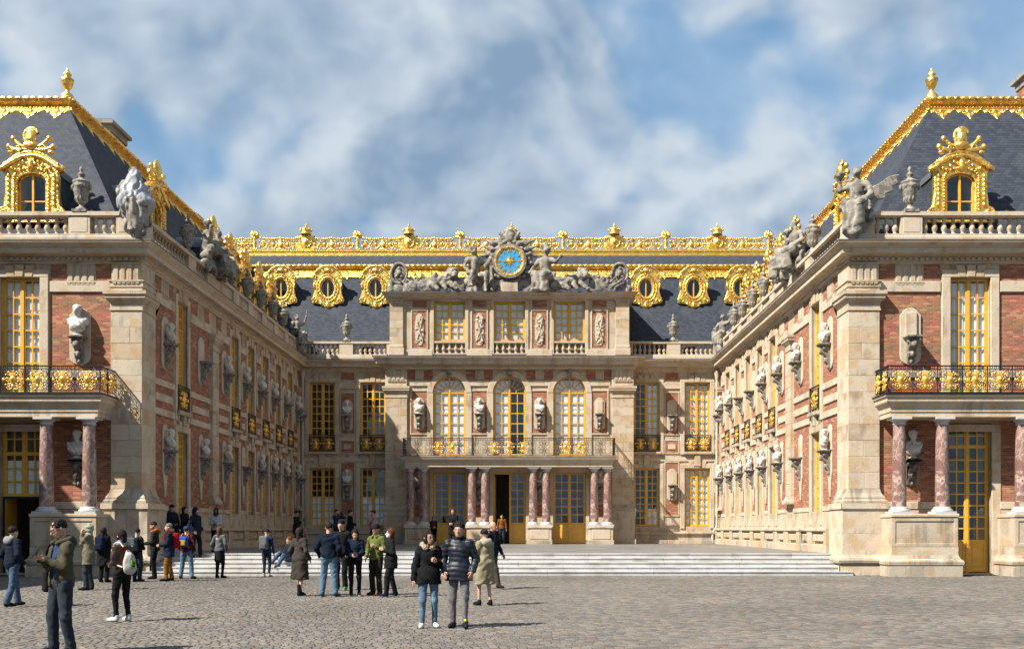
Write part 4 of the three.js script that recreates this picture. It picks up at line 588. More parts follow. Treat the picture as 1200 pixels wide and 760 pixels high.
    for (const x of [a - 0.14, b + 0.14]) { const E = Ff.clone().multiply(T(x, 0, 0)).multiply(RY(x < fx ? -Math.PI / 2 : Math.PI / 2)); const r = x < fx ? [0.1, zr] : [-zr, -0.1]; railing(B, E, r[0], r[1], 6.18, 0.92, GE.rail, { n: 2 }); } }
  // cornice, lead edge, parapet
  const path = S < 0 ? [[-OUT, ZF], [-HALF, ZF], [-HALF, -0.02]] : [[HALF, -0.02], [HALF, ZF], [OUT, ZF]];
  part(B, 'cornice', [sweep(corniceProf, path)], M.stoneD, inv); part(B, 'lead_flashing', [sweep(leadProf, path)], M.lead, inv);
  { const [x0, x1] = X(12.3, 22); part(B, 'dentil_course', dentils(0, x0, x1), M.stone, Ff); }
  const bl = new THREE.Group(); bl.name = 'balustrade'; B.add(bl);
  part(bl, 'plinth', [sweep(parapetProf, path)], M.stoneD, inv);
  // front piers and balusters
  const ins = -0.02, piers = [[12.43, 13.28], [14.2, 14.95], [18.9, 19.6], [22.5, 23.2]];
  for (const [a, b] of piers) { const [x0, x1] = X(a, b); part(bl, 'pier', [box(x0, x1, 11.92, 12.56, -0.42, ins), cham(x0 + 0.08, x1 - 0.08, 11.98, 12.5, -0.1, ins + 0.012, 0.012)], M.stoneD, Ff); }
  { const [x0, x1] = X(12.4, 24); part(bl, 'rail', [box(x0, x1, 12.56, 12.7, -0.44, 0.02), box(x0, x1, 12.53, 12.56, -0.4, -0.02)], M.stoneD, Ff); }
  const pairs = [[13.28, 14.2], [14.95, 18.9], [19.6, 22.5]];
  for (const [a, b] of pairs) { const n = Math.round((b - a) / 0.33), d = (b - a) / n; for (let i = 0; i < n; i++) part(bl, 'baluster', GE.baluster, [M.stone, M.stoneC, M.stoneD][i % 3], FR(Ff, S * (a + (i + 0.5) * d), 11.92, -0.21)); }
  // court side: balusters over the first bay, then panelled parapet
  for (const [za, zb] of [[24.4, 23.5], [19.6, 18.7], [17.2, 15.6], [13.4, 12.5], [10.9, 10.0], [8.4, 7.5], [5.9, 5.0], [3.6, 2.7], [1.2, 0.3]]) { const [a, b] = [u(za), u(zb)].sort((p, q) => p - q); part(bl, 'pier', [box(a, b, 11.92, 12.57, -0.43, ins + 0.01)], M.stoneD, Fc); }
  { const [a, b] = [u(24.38), u(0)].sort((p, q) => p - q); part(bl, 'rail', [box(a, b, 12.561, 12.695, -0.44, 0.02)], M.stoneD, Fc); }
  { const [a, b] = [u(15.6), u(0.1)].sort((p, q) => p - q); part(bl, 'parapet_panel', [box(a, b, 11.92, 12.56, -0.36, -0.09)], M.stone, Fc); }
  for (const [za, zb] of [[23.5, 19.6], [18.7, 17.2]]) { const n = Math.round((za - zb) / 0.33), d = (za - zb) / n; for (let i = 0; i < n; i++) part(bl, 'baluster', GE.baluster, M.stone, FR(Fc, u(za - (i + 0.5) * d), 11.92, -0.21)); }
  // ---- mansard roof
  const A = [13.0, 11.65, 24.2], D = 4.1, Hh = 6.75, R = p => [S * p[0], p[1], p[2]];
  const bk = [13.0 + D, 11.65 + Hh, 24.2 - D], rf = new THREE.Group(); rf.name = 'roof'; B.add(rf);
  part(rf, 'front_slope', [quad(R(A), R([OUT, 11.65, 24.2]), R([OUT, bk[1], bk[2]]), R(bk))], M.slate, inv);
  part(rf, 'court_slope', [quad(R([13.0, 11.65, -8]), R(A), R(bk), R([bk[0], bk[1], -8]))], M.slate, inv);
  part(rf, 'lead_top', [quad(R([bk[0], bk[1], -8]), R(bk), R([bk[0] + 4, bk[1] + 0.75, bk[2] - 4]), R([bk[0] + 4, bk[1] + 0.75, -8])), quad(R(bk), R([OUT, bk[1], bk[2]]), R([OUT, bk[1] + 0.75, bk[2] - 4]), R([bk[0] + 4, bk[1] + 0.75, bk[2] - 4])), quad(R([bk[0] + 4, bk[1] + 0.75, bk[2] - 4]), R([OUT, bk[1] + 0.75, bk[2] - 4]), R([OUT, bk[1] + 0.75, -8]), R([bk[0] + 4, bk[1] + 0.75, -8]))], M.lead, inv);
  const bp = S < 0 ? [[-OUT, bk[2]], [-bk[0], bk[2]], [-bk[0], -5]] : [[bk[0], -5], [bk[0], bk[2]], [OUT, bk[2]]];
  part(rf, 'gilt_moulding', [sweep(mitreProf, bp, bk[1] - 0.26)], M.gold, inv);
  { const ht = []; for (const q of [[bp[1][0], bk[2]]]) ht.push(cyl(q[0], bk[1] + 0.2, bk[1] + 0.32, q[1], 0.26, 0.24, 12)); part(rf, 'finial_base', ht, M.gold, inv); }
  { // twisted rope on the moulding
    const rp = []; for (let x = bk[0]; x < OUT - 5; x += 0.3) rp.push(ball(S * x, bk[1] + 0.12, bk[2] + 0.28, 0.11, 6, 5, 1.5, 0.8, 0.6)); for (let z = bk[2]; z > -3; z -= 0.3) rp.push(ball(S * (bk[0] - 0.28), bk[1] + 0.12, z, 0.11, 6, 5, 0.6, 0.8, 1.5)); part(rf, 'gilt_rope', rp, M.gold, inv); }
  const tilt = Math.atan2(D, Hh), tx = new THREE.Matrix4().makeRotationX(-tilt);
  for (let i = 0; i < 8; i++) part(rf, 'lambrequin', GE.lamb, M.gold, Ff.clone().multiply(T(S * (bk[0] + 0.3 + i * 1.05), bk[1] - 0.2, bk[2] - ZF + 0.1)).multiply(tx));
  for (let i = 0; i < 23; i++) part(rf, 'lambrequin', GE.lamb, M.gold, inv.clone().multiply(T(S * (bk[0] - 0.1), bk[1] - 0.2, bk[2] - 0.3 - i * 1.05)).multiply(RY(-S * Math.PI / 2)).multiply(tx));
  part(rf, 'finial', GE.finial, M.gold, inv.clone().multiply(T(bp[1][0], bk[1] + 0.3, bk[2])));
  // dormers: one over the porch, five towards the court
  put(B, dormer0.clone(), FR(Ff, S * 16.7, 12.62, -0.95).multiply(new THREE.Matrix4().makeScale(1, 1.14, 1))); for (const z of [20.5, 13.4, 10.72, 8.04, 5.36, 2.68]) put(B, dormer0.clone(), FR(Fc, u(z), 12.62, -0.95).multiply(new THREE.Matrix4().makeScale(1, 1.14, 1)));
  // chimney stacks
  for (const [x, z, y1] of L ? [[18.1, 14, 19.9], [17.9, 3, 19.1]] : [[22.45, 18, 20.7]]) { const c = new THREE.Group(); c.name = 'chimney'; put(B, c, inv.clone().multiply(T(S * x, 0, z))); part(c, 'stack', [box(-0.55, 0.55, 16.5, y1 - 0.55, -0.9, 0.9)], M.brick); part(c, 'stone_cap', [box(-0.6, 0.6, y1 - 0.55, y1 - 0.25, -0.95, 0.95), box(-0.75, 0.75, y1 - 0.25, y1 - 0.1, -1.1, 1.1)], M.stoneGrey); part(c, 'lead_cover', [box(-0.62, 0.62, y1 - 0.1, y1, -0.95, 0.95)], M.lead); }
  // downpipe in the inner corner
  { const x = u(0.28); part(B, 'downpipe', [cyl(0, 1.9, 10.9, 0, 0.075, 0.075, 10), mv(tube([[0, 1.95, 0], [0, 1.7, 0.02], [0, 1.4, 0.22], [0, 0.8, 0.26]], 0.075, 10, 8), 0, 0, 0), cyl(0, 10.4, 10.8, 0, 0.09, 0.16, 10)], M.stoneD, FR(Fc, x, 0, 0.24)); }
  return B;
}
wing(-1); wing(1);
// ---------------------------------------------------------------- the main block with the clock
{
  const B = thing('palace_main_block', 'central palace block with arched balcony windows and clock above the attic', 'building', [0, 0, 0], 'palace buildings round the court');
  const F0 = T(0, 0, 0), F1 = T(0, 0, 1.0), AV = 7.2;
  // side walls
  for (const S of [-1, 1]) {
    const L = S < 0, hs = [], bays = [8.1, 11.1]; for (const x of bays) hs.push({ x: S * x, y: 1.75, w: 1.5, h: 3.42 }, { x: S * x, y: 6.15, w: 1.5, h: 4.1 });
    const r = S < 0 ? [-HALF - 0.3, -AV + 0.3] : [AV - 0.3, HALF + 0.3];
    part(B, 'wall', [wallSlab(r[0], r[1], 0, 11.6, hs, 0.6)], M.stone, F0);
    for (const x of bays) {
      surround(B, F0, S * x, 1.5, 1.62, 5.18, 0.26, 0.07, true); surround(B, F0, S * x, 1.5, 5.98, 10.26, 0.26, 0.07, true);
      const wv = L ? [0.55, 0.55] : (x > 9 ? [0.98, 0.98] : [0.05, 0.98]);
      put(B, makeWindow({ w: 1.5, h: 3.4, rows: 8, cover: L ? [0.52, 0.52] : x > 9 ? [0.98, 0.98] : [0, 0.3], fabric: !L }), FR(F0, S * x, 1.76, -0.18));
      put(B, makeWindow({ w: 1.5, h: 4.08, rows: 9, cover: L ? [0, 0] : x > 9 ? [0.98, 0.98] : [0, 0.98], fabric: !L }), FR(F0, S * x, 6.16, -0.16));
      railing(B, FR(F0, 0, 0, 0.1), S * x - 0.76, S * x + 0.76, 6.16, 1.0, GE.rail, { n: 2 });
      part(B, 'sill', [cham(S * x - 0.85, S * x + 0.85, 6.0, 6.15, -0.3, 0.22, 0.02), ext([[S * x - 0.2, 5.3], [S * x + 0.2, 5.3], [S * x + 0.16, 5.98], [S * x - 0.16, 5.98]], 0, 0.16, 0.02)], M.stoneB, F0);
    }
    // narrow brick strips with busts
    const strip = (x, w, b) => { const a = x - w / 2, e = x + w / 2; panelBrick(B, F0, a, e, 7.2, 9.62); panelBrick(B, F0, a, e, 6.1, 6.8); panelBrick(B, F0, a, e, 2.4, 5.5); panelBrick(B, F0, a, e, 10.4, 10.82);
      part(B, 'panel_frame', [...[[7.2, 9.62], [6.1, 6.8], [2.4, 5.5]].flatMap(([y0, y1]) => [cham(a - 0.07, a, y0, y1, -0.02, 0.05, 0.01), cham(e, e + 0.07, y0, y1, -0.02, 0.05, 0.01), cham(a - 0.07, e + 0.07, y1, y1 + 0.07, -0.02, 0.05, 0.01), cham(a - 0.07, e + 0.07, y0 - 0.07, y0, -0.02, 0.05, 0.01)])], M.stoneD, F0);
      part(B, 'stone_tablet', [cham(x - 0.22, x + 0.22, 6.3, 6.6, 0, 0.06, 0.012)], M.stoneD, F0); band(B, F0, a - 0.3, e + 0.3, 9.87, 10.25, 0.06, 'architrave'); };
    strip(S * 9.6, 0.76); niche(B, F0, S * 9.6, 8.3, 'plaqueNarrow'); niche(B, F0, S * 9.6, 4.2, 'plaqueNarrow');
    const w = L ? 'shaded' : 'sunlit';
    if (L) for (const [y, l] of [[8.3, 'upper'], [4.2, 'lower']]) bust(FR(F0, S * 9.6, y, 0.06), `marble bust between the two dark ${l} windows beside the ${w} wing`, true, 0.85);
    strip(S * 12.28, 0.2); niche(B, F0, S * 12.28, 4.6, 'plaqueNarrow'); niche(B, F0, S * 12.25, 8.3, 'plaqueNarrow');
    for (let i = 0; i < 5; i++) { const a = (S < 0 ? -HALF : AV) + i * 1.05, b = a + 1.05; part(B, 'base_course', [cham(a + 0.004, b - 0.004, TER - 0.02, 0.95, -0.02, 0.34, 0.02), box(a + 0.004, b - 0.004, 0.951, 1.28, -0.02, 0.24), cham(a + 0.004, b - 0.004, 1.281, 1.42, -0.02, 0.36, 0.03)], [M.stoneC, M.stone, M.stoneGrey][(i * 2 + (L ? 1 : 0)) % 3], F0); }
    band(B, F0, r[0], r[1], 5.58, 5.8, 0.05, 'stone_band');
    const path = S < 0 ? [[-HALF, 0], [-AV - 0.1, 0]] : [[AV + 0.1, 0], [HALF, 0]];
    part(B, 'cornice', [sweep(corniceProf, path)], M.stoneD, F0); part(B, 'lead_flashing', [sweep(leadProf, path)], M.lead, F0);
    // balustrade
    const bl = new THREE.Group(); bl.name = 'balustrade'; B.add(bl); part(bl, 'plinth', [sweep(parapetProf, path)], M.stoneD, F0);
    for (const [a, b] of [[6.9, 7.3], [9.3, 10.1], [12.05, 12.45]]) { const [x0, x1] = S < 0 ? [-b, -a] : [a, b]; part(bl, 'pier', [box(x0, x1, 11.92, 12.56, -0.42, -0.01)], M.stoneD, F0); }
    { const [x0, x1] = S < 0 ? [-12.45, -6.9] : [6.9, 12.45]; part(bl, 'rail', [box(x0, x1, 12.56, 12.69, -0.44, 0.02)], M.stoneD, F0); }
    for (const [a, b] of [[7.3, 9.3], [10.1, 12.05]]) { const n = 7, d = (b - a) / n; for (let i = 0; i < n; i++) part(bl, 'baluster', GE.baluster, M.stone, FR(F0, S * (a + (i + 0.5) * d), 11.92, -0.21)); }
  }
  // avant-corps
  const xs = [-3.5, 0, 3.5], H = []; for (const x of xs) H.push({ x, y: TER, w: 1.9, h: 4.15 }, { x, y: 5.86, w: 1.9, h: 4.6, arch: true });
  part(B, 'wall', [wallSlab(-AV + 0.05, AV - 0.05, 0, 11.6, H, 0.7)], M.stone, F1); part(B, 'wall_return', [box(-AV + 0.05, -AV + 0.65, 0, 11.6, -0.1, 0.29), box(AV - 0.65, AV - 0.05, 0, 11.6, -0.1, 0.29)], M.stone, F0);
  for (const S of [-1, 1]) { const [a, b] = S < 0 ? [-7.22, -5.95] : [5.95, 7.22]; pilaster(B, F1, a, b, { p: 0.16 }); triglyph(B, FR(F1, 0, 0, 0.14), (a + b) / 2, 10.25, 10.85, 1.0); part(B, 'architrave', [cham(a, b, 9.88, 10.25, -0.02, 0.18, 0.015), box(a, b, 10.25, 10.85, -0.02, 0.12)], M.stoneD, F1); part(B, 'plinth', [box(a - 0.06, b + 0.06, TER - 0.02, 2.3, -0.03, 0.28), cham(a - 0.12, b + 0.12, 2.3, 2.66, -0.03, 0.3, 0.03), cham(a - 0.14, b + 0.14, TER - 0.01, 1.0, -0.02, 0.36, 0.03)], M.stone, F1); }
  const nb = [-5.25, -1.75, 1.75, 5.25];
  nb.forEach((x, i) => {
    const w = Math.abs(x) > 3 ? 0.9 : 0.86; panelBrick(B, F1, x - w / 2, x + w / 2, 7.15, 9.6); part(B, 'panel_frame', [cham(x - w / 2 - 0.08, x - w / 2, 7.07, 9.68, -0.02, 0.06, 0.012), cham(x + w / 2, x + w / 2 + 0.08, 7.07, 9.68, -0.02, 0.06, 0.012), cham(x - w / 2, x + w / 2, 9.6, 9.68, -0.02, 0.06, 0.012), cham(x - w / 2, x + w / 2, 7.07, 7.15, -0.02, 0.06, 0.012)], M.stoneD, F1);
    niche(B, F1, x, 8.28, 'plaqueNarrow'); niche(B, F1, x, 4.1, 'plaqueNarrow'); panelBrick(B, F1, x - 0.3, x + 0.3, 2.3, 3.0);
    const d = ['white bust beside the arched windows, on the shaded end', 'draped bust on the shaded side of the middle arched window', 'pale bust on the sunlit side of the middle arched window'];
    if (i < 3) bust(FR(F1, x, 8.28, 0.06), d[i], i === 1, 0.88); else part(B, 'empty_niche_block', [cham(x - 0.18, x + 0.18, 8.28, 9.05, 0.05, 0.14, 0.02)], M.stoneD, F1);
    bust(FR(F1, x, 4.1, 0.06), `marble bust behind ${['the column pair beside the shaded pilaster', 'the column pair on the shaded side of the open door', 'the column pair beside the open door leaf', 'the column pair beside the sunlit pilaster'][i]}`, true, 0.85);
    // frieze
    const lo = i === 0 ? -5.94 : x - 0.78, hi = i === 3 ? 5.94 : x + 0.78; panelBrick(B, F1, lo, hi, 10.27, 10.83, 0.015); band(B, F1, x - 0.62, x + 0.62, 9.9, 10.2, 0.07, 'architrave'); triglyph(B, F1, x, 10.25, 10.85, 0.5);
  });
  xs.forEach((x, i) => {
    // archivolt, keystone, imposts
    const r = 0.95, s = new THREE.Shape(); s.absarc(0, 0, r + 0.34, 0, Math.PI); s.lineTo(-r, 0); s.absarc(0, 0, r, Math.PI, 0, true); s.closePath(); part(B, 'archivolt', [mv(ext(s, -0.02, 0.09, 0.02, 16), x, 9.51, 0), box(x - r - 0.34, x - r, 5.9, 9.51, -0.02, 0.07), box(x + r, x + r + 0.34, 5.9, 9.51, -0.02, 0.07)], M.stoneD, F1);
    part(B, 'keystone', [ext([[x - 0.14, 10.42], [x + 0.14, 10.42], [x + 0.2, 10.92], [x - 0.2, 10.92]], 0, 0.2, 0.02), ball(x, 10.72, 0.2, 0.13, 8, 6, 1, 1.4, 0.7)], M.statue, F1);
    put(B, makeWindow({ w: 1.88, h: 4.58, rows: 6, arch: true, cover: i === 1 ? [0.96, 0] : [0.96, 0.96] }), FR(F1, x, 5.87, -0.16));
    put(B, makeWindow({ door: true, w: 1.88, h: 4.12, rows: 6, panel: 1.22, openLeft: i === 1 }), FR(F1, x, TER + 0.01, -0.22));
    surround(B, F1, x, 1.9, TER + 0.2, 4.88, 0.2, 0.05, false);
  });
  { // open leaf of the middle door, folded inwards
    const d = new THREE.Group(); d.name = 'open_door_leaf'; put(B, d, FR(F1, -0.9, TER + 0.01, -0.4).multiply(RY(Math.PI * 0.47))); part(d, 'panel', [box(0.02, 0.85, 0.02, 1.2, -0.06, 0)], M.paint); part(d, 'frame', [box(0.02, 0.12, 1.2, 4.0, -0.06, 0), box(0.75, 0.85, 1.2, 4.0, -0.06, 0), box(0.12, 0.75, 3.9, 4.0, -0.06, 0)], M.paint); }
  // doormats of the hall: dark interior
  part(B, 'hall', [box(-6.5, 6.5, TER - 0.05, TER - 0.005, -9, 0.3), box(-12.4, 12.4, 5.3, 5.75, -9, -0.65), box(-6.5, 6.5, 5.3, 5.75, -0.64, 0.28), box(-12.4, 12.4, 0, 11.2, -9.2, -9), box(-5.4, -5.2, 0, 5.2, -9, 0.2), box(5.2, 5.4, 0, 5.2, -9, 0.2), box(-12.9, -12.6, 0, 11.2, -9, -0.62), box(12.6, 12.9, 0, 11.2, -9, -0.62), box(-12.4, 12.4, 11.2, 11.5, -9, -0.62)], M.room, F0);
  // porch
  for (const x of nb) { const g = new THREE.Group(); g.name = 'porch_pedestal'; B.add(g); part(g, 'stone_block', [box(x - 0.72, x + 0.72, TER - 0.02, 0.95, 1.05, 2.55), cham(x - 0.72, x + 0.72, TER - 0.02, 0.95, 2.5, 2.56, 0.02)], M.stoneC, F0); part(g, 'stone_block', [box(x - 0.66, x + 0.66, 0.954, 1.62, 1.05, 2.46), cham(x - 0.52, x + 0.52, 1.02, 1.56, 2.44, 2.485, 0.015)], M.stoneD, F0); part(g, 'stone_block', [cham(x - 0.71, x + 0.71, 1.624, 1.75, 1.05, 2.52, 0.03)], M.stoneD, F0); }
  const col = makeColumn(3.36, 0.235); for (const x of nb) for (const k of [-0.375, 0.375]) put(B, col.clone(), T(x + k, 1.755, 2.15));
  { const sl = new THREE.Group(); sl.name = 'balcony'; B.add(sl); const pth = [[-5.88, 1.06], [-5.88, 2.5], [5.88, 2.5], [5.88, 1.06]];
    part(sl, 'entablature', [sweep([[0, 5.12], [0, 5.24], [0.03, 5.25], [0.03, 5.36], [0.06, 5.4], [0.16, 5.52], [0.2, 5.56], [0.2, 5.66]], pth), box(-5.878, 5.878, 5.12, 5.66, 1.06, 2.498)], M.stoneD, F0); part(sl, 'floor_slab', [box(-6.12, 6.12, 5.661, 5.74, 1.06, 2.74)], M.stoneGrey, F0); }
  const Fb = T(0, 0, 2.62); railing(B, Fb, -6.0, 6.0, 5.745, 1.0, GE.rail, { n: 15, skip: [0, 1, 4, 5, 9, 10, 13, 14] });
  railing(B, T(-6.0, 0, 0).multiply(RY(-Math.PI / 2)), 1.1, 2.62, 5.745, 1.0, GE.rail, { n: 2, skip: [0, 1] }); railing(B, T(6.0, 0, 0).multiply(RY(Math.PI / 2)), -2.62, -1.1, 5.745, 1.0, GE.rail, { n: 2, skip: [0, 1] });
  // cornice of the avant-corps
  const ap = [[-AV - 0.05, -0.2], [-AV - 0.05, 1.16], [AV + 0.05, 1.16], [AV + 0.05, -0.2]];
  part(B, 'cornice', [sweep(corniceProf, ap), box(-AV, AV, 10.87, 11.52, 0.3, 1.15)], M.stoneD, F0); part(B, 'lead_flashing', [sweep(leadProf, ap), quad([-AV, 11.675, 1.1], [AV, 11.675, 1.1], [AV, 11.675, -1], [-AV, 11.675, -1])], M.lead, F0); part(B, 'dentil_course', dentils(0, -AV, AV).map(g => mv(g, 0, 0, 0)), M.stone, T(0, 0, 1.16));
  // attic storey
  const ah = xs.map(x => ({ x, y: 11.78, w: 1.82, h: 3.08 })), Fa = T(0, 0, 0.86);
  part(B, 'attic_wall', [wallSlab(-6.95, 6.95, 11.66, 15.0, ah, 0.5), box(-6.95, -6.45, 11.66, 15.0, -3.6, -0.51), box(6.45, 6.95, 11.66, 15.0, -3.6, -0.51)], M.stone, Fa);
  part(B, 'attic_plinth', [...[[-7.02, -4.5], [-2.5, -1.0], [1.0, 2.5], [4.5, 7.02]].map(([a, b]) => cham(a, b, 11.67, 12.05, -0.1, 0.08, 0.02))], M.stoneD, Fa);
  for (const x of xs) {
    surround(B, Fa, x, 1.82, 11.76, 14.86, 0.2, 0.06, false); put(B, makeWindow({ w: 1.8, h: 2.26, rows: 5, cover: [0.97, 0.97], blind: true }), FR(Fa, x, 12.59, -0.2));
    const bl = new THREE.Group(); bl.name = 'balustrade'; B.add(bl); part(bl, 'rail', [box(x - 0.9, x + 0.9, 12.44, 12.54, -0.18, 0.04)], M.stoneD, Fa); part(bl, 'plinth', [box(x - 0.9, x + 0.9, 11.77, 11.84, -0.18, 0.03)], M.stoneD, Fa); for (let i = 0; i < 5; i++) { const m = part(bl, 'baluster', GE.baluster, M.stone, FR(Fa, x - 0.72 + i * 0.36, 11.84, -0.07)); m.scale.y = 0.94; }
    part(B, 'blind_back', [box(x - 0.9, x + 0.9, 11.8, 12.58, -0.5, -0.4)], M.room, Fa);
  }
  nb.forEach((x, i) => { // carved trophies on brick
    panelBrick(B, Fa, x - 0.42, x + 0.42, 12.12, 14.3); panelBrick(B, Fa, x - 0.42, x + 0.42, 14.52, 14.9); part(B, 'panel_frame', [cham(x - 0.5, x - 0.42, 12.05, 14.38, -0.02, 0.06, 0.012), cham(x + 0.42, x + 0.5, 12.05, 14.38, -0.02, 0.06, 0.012), cham(x - 0.42, x + 0.42, 14.3, 14.38, -0.02, 0.06, 0.012), cham(x - 0.42, x + 0.42, 12.05, 12.12, -0.02, 0.06, 0.012)], M.stoneD, Fa);
    const s = Array.from({ length: 20 }, (_, k) => { const a = k * Math.PI / 10; return [x + 0.26 * Math.sign(Math.cos(a)) * Math.pow(Math.abs(Math.cos(a)), 0.6), 13.2 + 0.95 * Math.sin(a)]; }); const r = rngOf(90 + i), bs = [ext(s, 0, 0.06, 0.02)]; for (let k = 0; k < 16; k++) bs.push(ball(x + (r() - 0.5) * 0.34, 12.45 + k * 0.1, 0.06, 0.07 + 0.05 * r(), 6, 5, 1, 0.9, 0.6)); bs.push(tube([[x - 0.2, 12.5, 0.08], [x, 13.1, 0.1], [x + 0.18, 13.9, 0.08]], 0.035, 8, 5), tube([[x + 0.2, 12.55, 0.08], [x, 13.1, 0.11], [x - 0.18, 13.8, 0.08]], 0.035, 8, 5)); part(B, 'carved_trophy', bs, M.stoneD, Fa);
  });
  for (const S of [-1, 1]) { const [a, b] = S < 0 ? [-6.98, -6.2] : [6.2, 6.98]; const g = new THREE.Group(); g.name = 'attic_pilaster'; B.add(g); blockStack(g, Fa, a, b, 12.3, 14.75, -0.02, 0.14, 0.5, 60 + S); part(g, 'base', [cham(a - 0.08, b + 0.08, 11.68, 12.1, -0.02, 0.24, 0.03), cham(a - 0.04, b + 0.04, 12.1, 12.3, -0.02, 0.2, 0.04)], M.stoneD, Fa); part(g, 'capital', [box(a, b, 14.75, 14.97, -0.02, 0.13), cham(a - 0.08, b + 0.08, 14.88, 14.965, -0.02, 0.22, 0.02), mv(cyl(a + 0.1, -0.14, 0.02, 0, 0.12, 0.12, 12).rotateX(Math.PI / 2), 0, 14.8, 0.13), mv(cyl(b - 0.1, -0.14, 0.02, 0, 0.12, 0.12, 12).rotateX(Math.PI / 2), 0, 14.8, 0.13), ball((a + b) / 2, 14.8, 0.13, 0.1, 8, 6, 1.6, 0.8, 0.6)], M.stoneD, Fa); }
  const tp = [[-6.98, -3], [-6.98, 0.98], [6.98, 0.98], [6.98, -3]];
  part(B, 'attic_cornice', [sweep([[0, 14.96], [0.06, 14.98], [0.06, 15.03], [0.14, 15.08], [0.3, 15.1], [0.3, 15.17], [0.36, 15.2], [0.4, 15.25], [0.4, 15.28], [0, 15.3]], tp), box(-6.97, 6.97, 14.98, 15.28, -3, 0.97)], M.stoneD, F0); part(B, 'attic_roof', [sweep([[0.38, 15.275], [0.43, 15.275], [0.43, 15.33], [0.1, 15.36], [-2, 15.42]], tp), quad([-6.9, 15.37, 0.9], [6.9, 15.37, 0.9], [6.9, 16.4, -4], [-6.9, 16.4, -4])], M.lead, F0);
  // main roof
  const rf = new THREE.Group(); rf.name = 'roof'; B.add(rf); const zb = -0.6, zt = -4.1, yb = 11.65, yt = 18.0, XL = 19;
  part(rf, 'front_slope', [quad([-XL, yb, zb], [XL, yb, zb], [XL, yt, zt], [-XL, yt, zt])], M.slate, F0); part(rf, 'upper_slope', [quad([-XL, yt + 0.2, zt - 0.05], [XL, yt + 0.2, zt - 0.05], [XL, 19.35, -5.6], [-XL, 19.35, -5.6]), quad([-XL, 19.35, -5.6], [XL, 19.35, -5.6], [XL, 19.0, -9.2], [-XL, 19.0, -9.2])], M.slate, F0); part(rf, 'rear_slope', [quad([-XL, 19, -9.2], [XL, 19, -9.2], [XL, 0, -9.6], [-XL, 0, -9.6])], M.slate, F0);
  part(rf, 'gilt_moulding', [sweep(mitreProf.map(([a, b]) => [a, b * 1.0]), [[-16.6, zt], [16.6, zt]], yt - 0.22)], M.gold, F0); { const rp = []; for (let x = -16; x < 16; x += 0.34) rp.push(ball(x, yt + 0.15, zt + 0.28, 0.12, 6, 5, 1.5, 0.8, 0.6)); part(rf, 'gilt_rope', rp, M.gold, F0); }
  const tilt = Math.atan2(zb - zt, yt - yb), RX = new THREE.Matrix4().makeRotationX(-tilt); for (let i = -14; i <= 14; i++) if (Math.abs(i * 1.05) > 5) part(rf, 'lambrequin', GE.lamb, M.gold, T(i * 1.05 + 0.2, yt - 0.18, zt + 0.12).multiply(RX)); part(rf, 'gilt_frieze', [quad([-16, yt - 0.62, zt + 0.42], [16, yt - 0.62, zt + 0.42], [16, yt - 0.2, zt + 0.17], [-16, yt - 0.2, zt + 0.17])], M.gold, F0);
  for (const x of [-14.2, -11.3, -8.35, 8.35, 11.3, 14.2]) put(B, oculus0.clone(), T(x, 16.45, -2.55));
  // ridge crest
  part(rf, 'gilt_ridge_base', [box(-17, 17, 19.2, 19.36, -5.75, -5.4), box(-17, 17, 19.36, 19.5, -5.68, -5.46), box(-17, 17, 19.5, 19.56, -5.74, -5.4)], M.gold, F0);
  const cg = new THREE.Group(); cg.name = 'ridge_crest'; B.add(cg);
  for (let i = -5; i < 5; i++) { const x = i * 3.32; part(cg, 'gilt_rinceau', GE.rinceau, M.gold, T(x, 19.56, -5.56)); part(cg, 'gilt_garland', GE.garland, M.gold, T(x, 19.56, -5.5)); }
  for (const k of [-1, 1]) { const E = T(k > 0 ? 16.6 : -18.26, 19.56, -5.56).multiply(new THREE.Matrix4().makeScale(0.5, 1, 1)); part(cg, 'gilt_rinceau', GE.rinceau, M.gold, E); part(cg, 'gilt_garland', GE.garland, M.gold, E); part(cg, 'gilt_ridge_base', [box(-0.85, 0.85, -0.36, 0, -0.2, 0.15)], M.gold, T(k * 17.82, 19.56, -5.56)); }
  for (let i = -5; i <= 5; i++) part(cg, i % 2 ? 'gilt_flower_post' : 'gilt_shield', i % 2 ? GE.crestPost : GE.crestShield, M.gold, T(i * 3.32, 19.56, -5.52));
}
